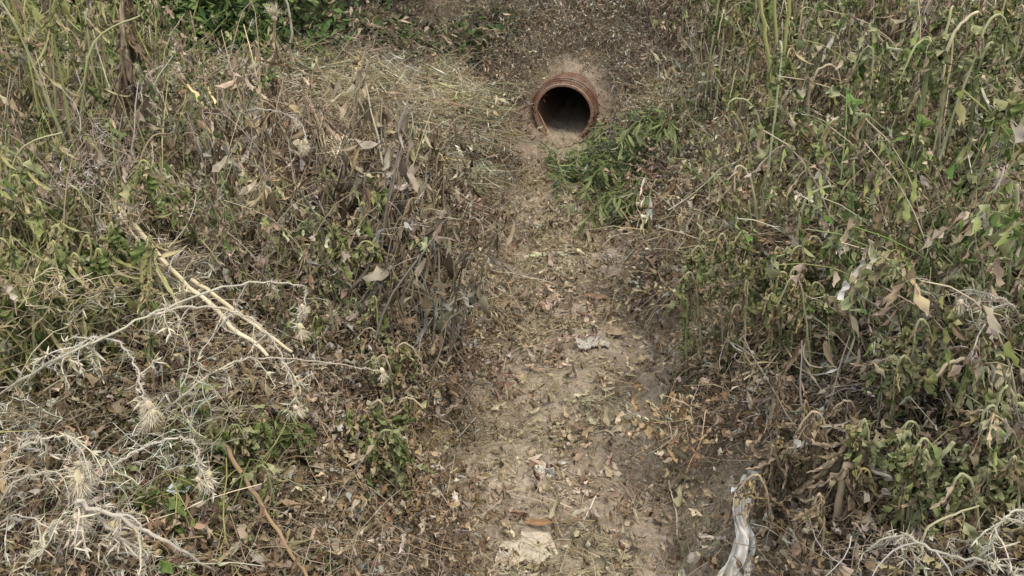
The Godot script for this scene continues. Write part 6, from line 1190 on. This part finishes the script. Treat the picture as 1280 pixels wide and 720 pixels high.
	stalk_plant("leafy_weed", "dead tan and brown weed beside the white rag", "weed", "dead weeds near the rag", [V(0.600,0.307,-1.328), V(0.587,0.394,-1.328), V(0.577,0.462,-1.328), V(0.577,0.470,-1.328), V(0.585,0.432,-1.328)], 0.0030, 0.0020, STRAW2, GREYBROWN, ["brown","rag","yellow","brown"], 24, 0.10, 0.80, Vector2(0.70, 1.15), 1.05)
	stalk_plant("leafy_weed", "dead tan and brown weed beside the white rag", "weed", "dead weeds near the rag", [V(0.600,0.303,-1.402), V(0.591,0.374,-1.402), V(0.583,0.430,-1.402), V(0.585,0.436,-1.402), V(0.592,0.405,-1.402)], 0.0030, 0.0020, STRAW2, GREYBROWN, ["brown","rag","yellow","brown"], 24, 0.10, 0.80, Vector2(0.70, 1.15), 1.05)
	stalk_plant("leafy_weed", "dead tan and brown weed beside the white rag", "weed", "dead weeds near the rag", [V(0.709,0.385,-1.216), V(0.681,0.491,-1.216), V(0.655,0.573,-1.216), V(0.641,0.582,-1.216), V(0.634,0.537,-1.216)], 0.0030, 0.0020, STRAW2, GREYBROWN, ["brown","rag","yellow","brown"], 24, 0.10, 0.80, Vector2(0.70, 1.15), 1.05)
	stalk_plant("leafy_weed", "dead tan and brown weed beside the white rag", "weed", "dead weeds near the rag", [V(0.572,0.281,-1.345), V(0.560,0.375,-1.345), V(0.551,0.448,-1.345), V(0.553,0.456,-1.345), V(0.564,0.416,-1.345)], 0.0030, 0.0020, STRAW2, GREYBROWN, ["brown","rag","yellow","brown"], 24, 0.10, 0.80, Vector2(0.70, 1.15), 1.05)
	stalk_plant("leafy_weed", "dead tan and brown weed beside the white rag", "weed", "dead weeds near the rag", [V(0.622,0.327,-1.268), V(0.614,0.431,-1.268), V(0.613,0.511,-1.268), V(0.631,0.520,-1.268), V(0.663,0.476,-1.268)], 0.0030, 0.0020, STRAW2, GREYBROWN, ["brown","rag","yellow","brown"], 24, 0.10, 0.80, Vector2(0.70, 1.15), 1.05)
func make_loose() -> void:
	twig("thick tan fallen stalk slanting down through the withered weeds at left", [V(-1.106,0.746,-2.055), V(-0.837,0.702,-1.739), V(-0.661,0.659,-1.561), V(-0.524,0.611,-1.455)], 0.0065, STRAW, 0.006, "stalk", "fallen_stalk")
	twig("thin tan stalk lying beside the thick fallen one", [V(-1.013,0.743,-1.923), V(-0.868,0.717,-1.728), V(-0.734,0.688,-1.540)], 0.0035, STRAW, 0.006, "stalk", "fallen_stalk")
	twig("tan stalk continuing under the thistle star to the right", [V(-0.763,0.667,-1.702), V(-0.603,0.623,-1.588), V(-0.492,0.579,-1.521)], 0.0055, STRAW, 0.006, "stalk", "fallen_stalk")
	twig("bare brown stalk leaning at the bottom of the left bank", [V(-0.568,0.524,-1.261), V(-0.505,0.496,-1.183), V(-0.438,0.457,-1.107), V(-0.354,0.391,-1.027)], 0.0050, Color(0.24, 0.165, 0.11), 0.006, "stalk", "fallen_stalk")
	twig("long thin straw spanning the ditch bed below the pale leaf pair", [V(-0.022,0.075,-2.286), V(0.142,0.075,-2.459), V(0.327,0.075,-2.597), V(0.487,0.075,-2.683), V(0.567,0.183,-2.533)], 0.0022, STRAW2, 0.006, "twig", "twig")
	twig("short thick stick at the left edge of the bed below the pipe", [V(-0.115,0.107,-3.089), V(-0.049,0.066,-3.202), V(0.021,0.066,-3.185)], 0.0060, GREYBROWN, 0.006, "twig", "twig")
	twig("slim straw stalk leaning out of the pipe mouth", [V(0.155,0.217,-4.793), V(0.212,0.120,-4.719), V(0.268,0.080,-4.477)], 0.0028, STRAW2, 0.006, "twig", "twig")
	twig("thin stalk running down the left edge of the bed", [V(-0.086,0.140,-3.690), V(-0.064,0.090,-3.277), V(-0.058,0.090,-2.883)], 0.0020, STRAW, 0.006, "twig", "twig")
	twig("thin curved straw at the left edge below the short stick", [V(-0.081,0.080,-2.903), V(-0.056,0.080,-2.765), V(-0.084,0.080,-2.624), V(-0.119,0.086,-2.596)], 0.0020, STRAW, 0.006, "twig", "twig")
	twig("straw lying across the slope left of the pipe", [V(-0.151,0.269,-3.404), V(-0.282,0.386,-3.391), V(-0.434,0.465,-3.544)], 0.0030, STRAW, 0.006, "twig", "twig")
	twig("brown twig slanting across the near bed", [V(0.103,0.068,-1.558), V(0.160,0.068,-1.648), V(0.209,0.068,-1.711), V(0.240,0.068,-1.814)], 0.0030, BROWN, 0.006, "twig", "twig")
	twig("pale broken straw tip on the near bed", [V(0.220,0.080,-1.604), V(0.194,0.080,-1.545), V(0.182,0.080,-1.517)], 0.0025, PALE, 0.006, "twig", "twig")
	twig("dark bent twig lying near the bottom of the bed", [V(0.166,0.066,-1.362), V(0.175,0.066,-1.424), V(0.200,0.066,-1.490), V(0.228,0.066,-1.532)], 0.0035, BROWN, 0.006, "twig", "twig")
	twig("long grey twig lying beside the pale crumpled leaf", [V(0.113,0.070,-1.351), V(0.132,0.070,-1.420), V(0.159,0.070,-1.478), V(0.213,0.070,-1.527)], 0.0030, GREYBROWN, 0.006, "twig", "twig")
	twig("upright thin straw on the right side of the near bed", [V(0.405,0.090,-1.453), V(0.416,0.090,-1.535), V(0.416,0.090,-1.617), V(0.419,0.090,-1.654)], 0.0020, STRAW, 0.006, "twig", "twig")
	twig("thin straw hanging down the bare right bank", [V(0.623,0.331,-1.407), V(0.629,0.332,-1.490), V(0.636,0.332,-1.614), V(0.655,0.342,-1.701)], 0.0020, STRAW, 0.006, "twig", "twig")
	twig("pale straw lying across the bare right bank", [V(0.665,0.353,-1.383), V(0.659,0.346,-1.445), V(0.670,0.351,-1.511)], 0.0025, STRAW, 0.006, "twig", "twig")
	twig("twig on the slope above the pipe", [V(-0.166,0.398,-4.800), V(0.000,0.434,-4.888), V(0.193,0.418,-4.876)], 0.0022, GREYBROWN, 0.006, "twig", "twig")
	twig("pale stalk leaning on the slope right of the pipe", [V(0.498,0.122,-2.786), V(0.605,0.245,-2.929), V(0.722,0.350,-3.096)], 0.0030, SAGE2, 0.006, "twig", "twig")
	twig("straw at the foot of the left bank pointing to the bed", [V(-0.284,0.196,-1.299), V(-0.258,0.171,-1.367), V(-0.212,0.117,-1.431)], 0.0020, STRAW, 0.006, "twig", "twig")
	twig("straw crossing another at the foot of the left bank", [V(-0.261,0.176,-1.392), V(-0.224,0.128,-1.365), V(-0.188,0.080,-1.356)], 0.0022, STRAW2, 0.006, "twig", "twig")
	stone("small pinkish stone beside the pale leaf pair", 0.137, -2.928, 0.0130, Color(0.33, 0.24, 0.19))
	stone("pale rounded stone on the bare right bank", 0.651, -1.496, 0.0200, Color(0.42, 0.36, 0.29))
	stone("pale pebble near the bottom edge right of the bed", 0.426, -1.379, 0.0160, Color(0.42, 0.37, 0.31))
	stone("pale stone behind the snapped hollow stem", 0.705, -1.368, 0.0190, Color(0.4, 0.35, 0.28))
	stone("small pale pebble in the middle of the bed", 0.354, -2.564, 0.0100, Color(0.4, 0.35, 0.28))
	stone("small white pebble right of the middle of the bed", 0.393, -2.523, 0.0090, Color(0.5, 0.46, 0.4))
	stone("brown clod at the left foot of the bed", -0.011, -2.274, 0.0200, Color(0.24, 0.18, 0.13))
	stone("light brown clod below the speckled flake", 0.057, -1.795, 0.0180, Color(0.3, 0.24, 0.17))
	stone("reddish clod on the slope right of the ditch", 0.828, -3.226, 0.0200, Color(0.3, 0.2, 0.16))
	one("pale_leaf", leaf_mesh([Color(0.42, 0.47, 0.36), Color(0.36, 0.42, 0.3)], 0.16, 0.028, 0, 9, 0.1, 0.3, 0.25, 0.06, M.green, false), lay(0.054, -3.062, 1.75, 0.012) * Transform3D(Basis(Vector3.RIGHT, 0.00), Vector3.ZERO), "pale grey green leaf lying across the bed, long one of a pair", "leaf", "leaves fallen on the ditch bed")
	one("pale_leaf", leaf_mesh([Color(0.42, 0.47, 0.36), Color(0.34, 0.4, 0.28)], 0.10, 0.024, 0, 8, -0.2, 0.3, 0.25, 0.06, M.green, false), lay(0.170, -3.077, 1.45, 0.020) * Transform3D(Basis(Vector3.RIGHT, 0.00), Vector3.ZERO), "pale grey green leaf lying across the bed, right one of a pair", "leaf", "leaves fallen on the ditch bed")
	one("pale_leaf", leaf_mesh([Color(0.5, 0.46, 0.37)], 0.055, 0.017, 0, 7, 0.3, 0.2, 0.3, 0.1, M.dry, false), lay(0.091, -2.913, 1.90, 0.012) * Transform3D(Basis(Vector3.RIGHT, 0.00), Vector3.ZERO), "small cream leaf below the pale leaf pair", "leaf", "leaves fallen on the ditch bed")
	one("dry_leaf", leaf_mesh([Color(0.46, 0.4, 0.3)], 0.045, 0.03, 1, 6, 0.5, 0.4, 0.8, 0.1, M.dry, false), lay(0.178, -2.375, -0.50, 0.012) * Transform3D(Basis(Vector3.RIGHT, -0.40), Vector3.ZERO), "small folded cream leaf on the middle of the bed", "leaf", "leaves fallen on the ditch bed")
	one("dry_leaf", leaf_mesh([Color(0.26, 0.15, 0.09), Color(0.22, 0.12, 0.07)], 0.075, 0.026, 0, 8, 0.3, 0.3, 0.5, 0.1, M.dry, false), lay(0.030, -1.504, 1.40, 0.012) * Transform3D(Basis(Vector3.RIGHT, 0.00), Vector3.ZERO), "rusty brown leaf above the pale crumpled leaf", "leaf", "leaves fallen on the ditch bed")
	one("dry_leaf", leaf_mesh([Color(0.27, 0.17, 0.11)], 0.06, 0.022, 0, 8, -0.4, 0.4, 0.5, 0.1, M.dry, false), lay(0.000, -1.552, 1.20, 0.012) * Transform3D(Basis(Vector3.RIGHT, 0.00), Vector3.ZERO), "smaller rusty leaf left of the other rusty one", "leaf", "leaves fallen on the ditch bed")
	one("dry_leaf", leaf_mesh([Color(0.4, 0.33, 0.24)], 0.045, 0.02, 0, 7, 0.5, 0.3, 0.9, 0.1, M.dry, false), lay(0.354, -1.806, -2.30, 0.012) * Transform3D(Basis(Vector3.RIGHT, -0.30), Vector3.ZERO), "tan curled leaf sticking up right of the speckled flake", "leaf", "leaves fallen on the ditch bed")
	one("dry_leaf", leaf_mesh([Color(0.27, 0.2, 0.14)], 0.075, 0.045, 1, 8, 0.3, 0.2, 0.4, 0.15, M.dry, false), lay(0.332, -2.412, 1.20, 0.012) * Transform3D(Basis(Vector3.RIGHT, 0.00), Vector3.ZERO), "broad brown leaf flat on the bed below the long straw", "leaf", "leaves fallen on the ditch bed")
	one("dry_leaf", leaf_mesh([Color(0.28, 0.22, 0.155)], 0.06, 0.04, 1, 8, 0.3, 0.4, 0.4, 0.15, M.dry, false), lay(0.026, -2.189, 0.40, 0.012) * Transform3D(Basis(Vector3.RIGHT, 0.00), Vector3.ZERO), "brown leaf half under soil left of the long straw", "leaf", "leaves fallen on the ditch bed")
	one("dry_leaf", leaf_mesh([Color(0.25, 0.15, 0.1)], 0.08, 0.03, 0, 8, 0.3, 0.4, 0.4, 0.15, M.dry, false), lay(0.289, -2.673, 1.30, 0.012) * Transform3D(Basis(Vector3.RIGHT, 0.00), Vector3.ZERO), "reddish brown leaf on the far part of the bed", "leaf", "leaves fallen on the ditch bed")
	one("dry_leaf", leaf_mesh([OCHRE, Color(0.34, 0.24, 0.1)], 0.06, 0.042, 1, 8, 0.3, 0.2, 0.4, 0.15, M.dry, false), lay(1.012, -1.327, 0.20, 0.220) * Transform3D(Basis(Vector3.RIGHT, 0.90), Vector3.ZERO), "ochre leaf hanging at lower right under the leaning stalk", "leaf", "leaves fallen on the ditch bed")
	one("dry_leaf", leaf_mesh([GREEN, GREEN2], 0.06, 0.04, 1, 8, 0.3, 0.2, 0.3, 0.1, M.green, false), lay(0.652, -1.296, 0.30, 0.120) * Transform3D(Basis(Vector3.RIGHT, 1.00), Vector3.ZERO), "dark green leaf hanging on the dead weeds above the rag", "leaf", "leaves fallen on the ditch bed")
	one("dry_leaf", leaf_mesh([Color(0.43, 0.36, 0.26), Color(0.36, 0.3, 0.21), Color(0.46, 0.4, 0.31)], 0.15, 0.045, 3, 12, -0.2, 0.8, 0.9, 0.35, M.dry, false), lay(-0.241, -1.662, 0.05, 0.050) * Transform3D(Basis(Vector3.RIGHT, 0.35), Vector3.ZERO), "large pale crumpled dead leaf hanging down the foot of the left bank", "leaf", "leaves fallen on the ditch bed")
	var flake := sheet(26, 20, func(u: float, v: float):
			var a := Vector2(u * 2 - 1, v * 2 - 1)
			var e: float = 1.0 + 0.12 * sin(a.angle() * 5.0) + 0.08 * sin(a.angle() * 11.0 + 1.0)
			var m := maxf(absf(a.x), absf(a.y))
			if m > 0.001:
				a = a * (m / a.length())
			return Vector3(a.x * 0.048 * e * (1.0 - 0.3 * a.y), 0.004 + clod_noise.get_noise_2d(a.x * 0.9, a.y * 0.9) * 0.007, a.y * 0.03 * e + a.x * -0.016),
		func(u: float, v: float):
			var n := clod_noise.get_noise_2d(u * 9.0, v * 7.0)
			var k := 0.52 if n > -0.06 else 0.2
			return Color(k, k * 0.96, k * 0.88, 1), M.stone, 0.004)
	one("speckled_flake", flake, lay(0.106, -1.714, 0.0, 0.012), "white and grey speckled flake lying in the middle of the near bed", "flake")
	var mesh2 := sheet(22, 14, func(u: float, v: float): return Vector3((u - 0.5) * 0.12 * (1.0 - 0.3 * absf(v - 0.5)), 0.002 + clod_noise.get_noise_2d(u * 0.5, v * 0.4) * 0.006, (v - 0.5) * 0.06 * (1.0 + 0.4 * clod_noise.get_noise_2d(u, 3.0)) + sin(u * 7.0) * 0.01),
		func(u: float, v: float):
			var k := 0.27 + 0.2 * clod_noise.get_noise_2d(u * 8.0 + 3.0, v * 5.0)
			return Color(k, k * 0.95, k * 0.86, 1), M.stone, 0.003)
	one("grey_scrap", mesh2, lay(0.276, -2.344, 0.1, 0.012), "ragged grey white scrap lying right of the middle of the bed", "scrap")
	var crumple := func(w: float, h: float, off: float, skew: float) -> ArrayMesh:
		return sheet(30, 30, func(u: float, v: float):
				var a := Vector2(u * 2 - 1, v * 2 - 1)
				var m := maxf(absf(a.x), absf(a.y))
				if m > 0.001:
					a = a * (m / a.length())
				var ang := a.angle()
				var e: float = 0.9 + 0.14 * sin(ang * 2.0 + off) + 0.10 * sin(ang * 5.0 + off * 2.0) + 0.03 * sin(ang * 11.0)
				return Vector3(a.x * w * e + a.y * skew, 0.006 + 0.010 * absf(rough_noise.get_noise_2d(a.x * 0.4 + off, a.y * 0.3)) + 0.0012 * clod_noise.get_noise_2d(a.x * 0.25, a.y * 0.25 + off), a.y * h * e),
			func(u: float, v: float):
				var n := 1.0 + 0.35 * rough_noise.get_noise_2d(u * 4.0 + off, v * 4.0) + 0.2 * clod_noise.get_noise_2d(u * 3.0, v * 3.0 + off)
				return Color(0.37 * n, 0.325 * n, 0.265 * n, 1), M.cloth, 0.002)
	one("crumpled_leaf", crumple.call(0.052, 0.066, 2.0, 0.012), lay(0.055, -1.435, 0.3, 0.008), "large pale crumpled dead leaf at the bottom of the bed", "leaf", "leaves fallen on the ditch bed")
	one("crumpled_leaf", crumple.call(0.034, 0.05, 7.0, -0.01), lay(-0.004, -1.410, -0.2, 0.006), "smaller pale dead leaf touching the large crumpled one on its left", "leaf", "leaves fallen on the ditch bed")
	var bit := sheet(6, 4, func(u: float, v: float): return Vector3((u - 0.5) * 0.03, 0.004 + 0.006 * sin(u * 5.0), (v - 0.5) * 0.016), func(u: float, v: float): return Color(0.16, 0.22, 0.46, 1) if u < 0.6 else Color(0.5, 0.5, 0.5, 1), M.film, 0.001)
	one("plastic_scrap", bit, lay(-0.184, -1.493, 0.4, 0.015), "tiny blue plastic scrap at the foot of the left bank", "plastic scrap")
	var bit2 := sheet(6, 4, func(u: float, v: float): return Vector3((u - 0.5) * 0.04, 0.004 + 0.01 * sin(u * 5.0 + v), (v - 0.5) * 0.022), func(u: float, v: float): return Color(0.42, 0.46, 0.5, 1), M.film, 0.001)
	one("plastic_scrap", bit2, lay(-0.611, -1.127, 1.2, 0.16), "pale bluish plastic scrap among thistles at bottom left", "plastic scrap")
	var bit3 := sheet(8, 6, func(u: float, v: float): return Vector3((u - 0.5) * 0.06, 0.004 + 0.008 * sin(u * 7.0 + v * 3.0), (v - 0.5) * 0.035), func(u: float, v: float): return Color(0.25, 0.245, 0.24, 1), M.film, 0.001)
	one("plastic_scrap", bit3, lay(0.552, -1.315, 0.6, 0.02), "grey plastic scrap lying behind the white rag", "plastic scrap")
	var rag_line := smooth_path(local([V(0.524,0.334,-1.383), V(0.507,0.326,-1.361), V(0.499,0.305,-1.309), V(0.496,0.290,-1.265), V(0.485,0.258,-1.228), V(0.468,0.226,-1.200), V(0.449,0.195,-1.159)], Vector3.ZERO), 40)
	var rag_width := [0.0457, 0.0529, 0.0410, 0.0479, 0.0625, 0.0846, 0.0988]
	var rag := sheet(60, 40, func(u: float, v: float):
			var p: Vector3 = rag_line[int(v * 40)]
			var k := v * (rag_width.size() - 1)
			var w: float = lerpf(rag_width[int(k)], rag_width[mini(int(k) + 1, rag_width.size() - 1)], k - int(k))
			var q := u + 0.10 * rough_noise.get_noise_2d(u * 1.2, v * 2.2)
			var pleat := sin(q * 16.0 + v * 2.2) * 0.007 + sin(q * 43.0 - v * 3.0 + sin(v * 6.0) * 2.0) * 0.003 + clod_noise.get_noise_2d(u * 0.35, v * 0.5) * 0.014
			var x := (u - 0.5) * w + sin(u * 9.0 + v * 5.0) * 0.004 + sin(v * 14.0) * 0.003
			var top := maxf(0.0, 0.1 - v) * (0.5 * u - 0.15) * 1.2
			return p + Vector3(x, pleat * 0.6 + top + 0.003 * sin(v * 21.0 + u * 4.0) - 0.014 * absf(u - 0.5) * 2.0, pleat * 1.2),
		func(u: float, v: float):
			var n := 1.0 + 0.3 * rough_noise.get_noise_2d(u * 3.0, v * 5.0)
			var c := Color(0.44, 0.435, 0.42)
			if fmod(u * 4.3, 1.0) < 0.1:
				c = Color(0.42, 0.47, 0.53)
			elif fmod(u * 4.3 + 0.45, 1.0) < 0.06:
				c = Color(0.5, 0.4, 0.36)
			if clod_noise.get_noise_2d(u * 1.5 + 5.0, v * 2.4) > 0.14:
				c = c.lerp(Color(0.36, 0.32, 0.26), 0.45)
			return Color(c.r * n, c.g * n, c.b * n, 1), M.cloth, 0.0015)
	one("cloth_strip", rag, Transform3D(), "dirty white folded cloth strip with faint blue stripes on the right bank", "rag")
	var kinds := variants(10, func(): return leaf_mesh([Color(0.3, 0.24, 0.17), Color(0.24, 0.185, 0.13), STRAW2, Color(0.36, 0.3, 0.22)], rnd(0.03, 0.06), rnd(0.018, 0.034), pick([0, 1, 3]), 7, rnd(-1.2, 1.4), rnd(-0.9, 0.9), rnd(0.2, 1.0), 0.3, M.dry, true))
	for i in 110:
		var s := 1.25 + 3.2 * pow(R.randf(), 1.3)
		var x := 0.03 + 0.06 * s + rnd(-0.45, 0.5)
		one("dead_leaf", pick(kinds), lay(x, -s, rnd(0, TAU), 0.008) * Transform3D(Basis(Vector3.RIGHT, rnd(-0.4, 0.3)), Vector3.ZERO), "small curled brown dead leaf lying on the soil of the ditch bed", "leaf", "small dead leaves on the ditch bed")
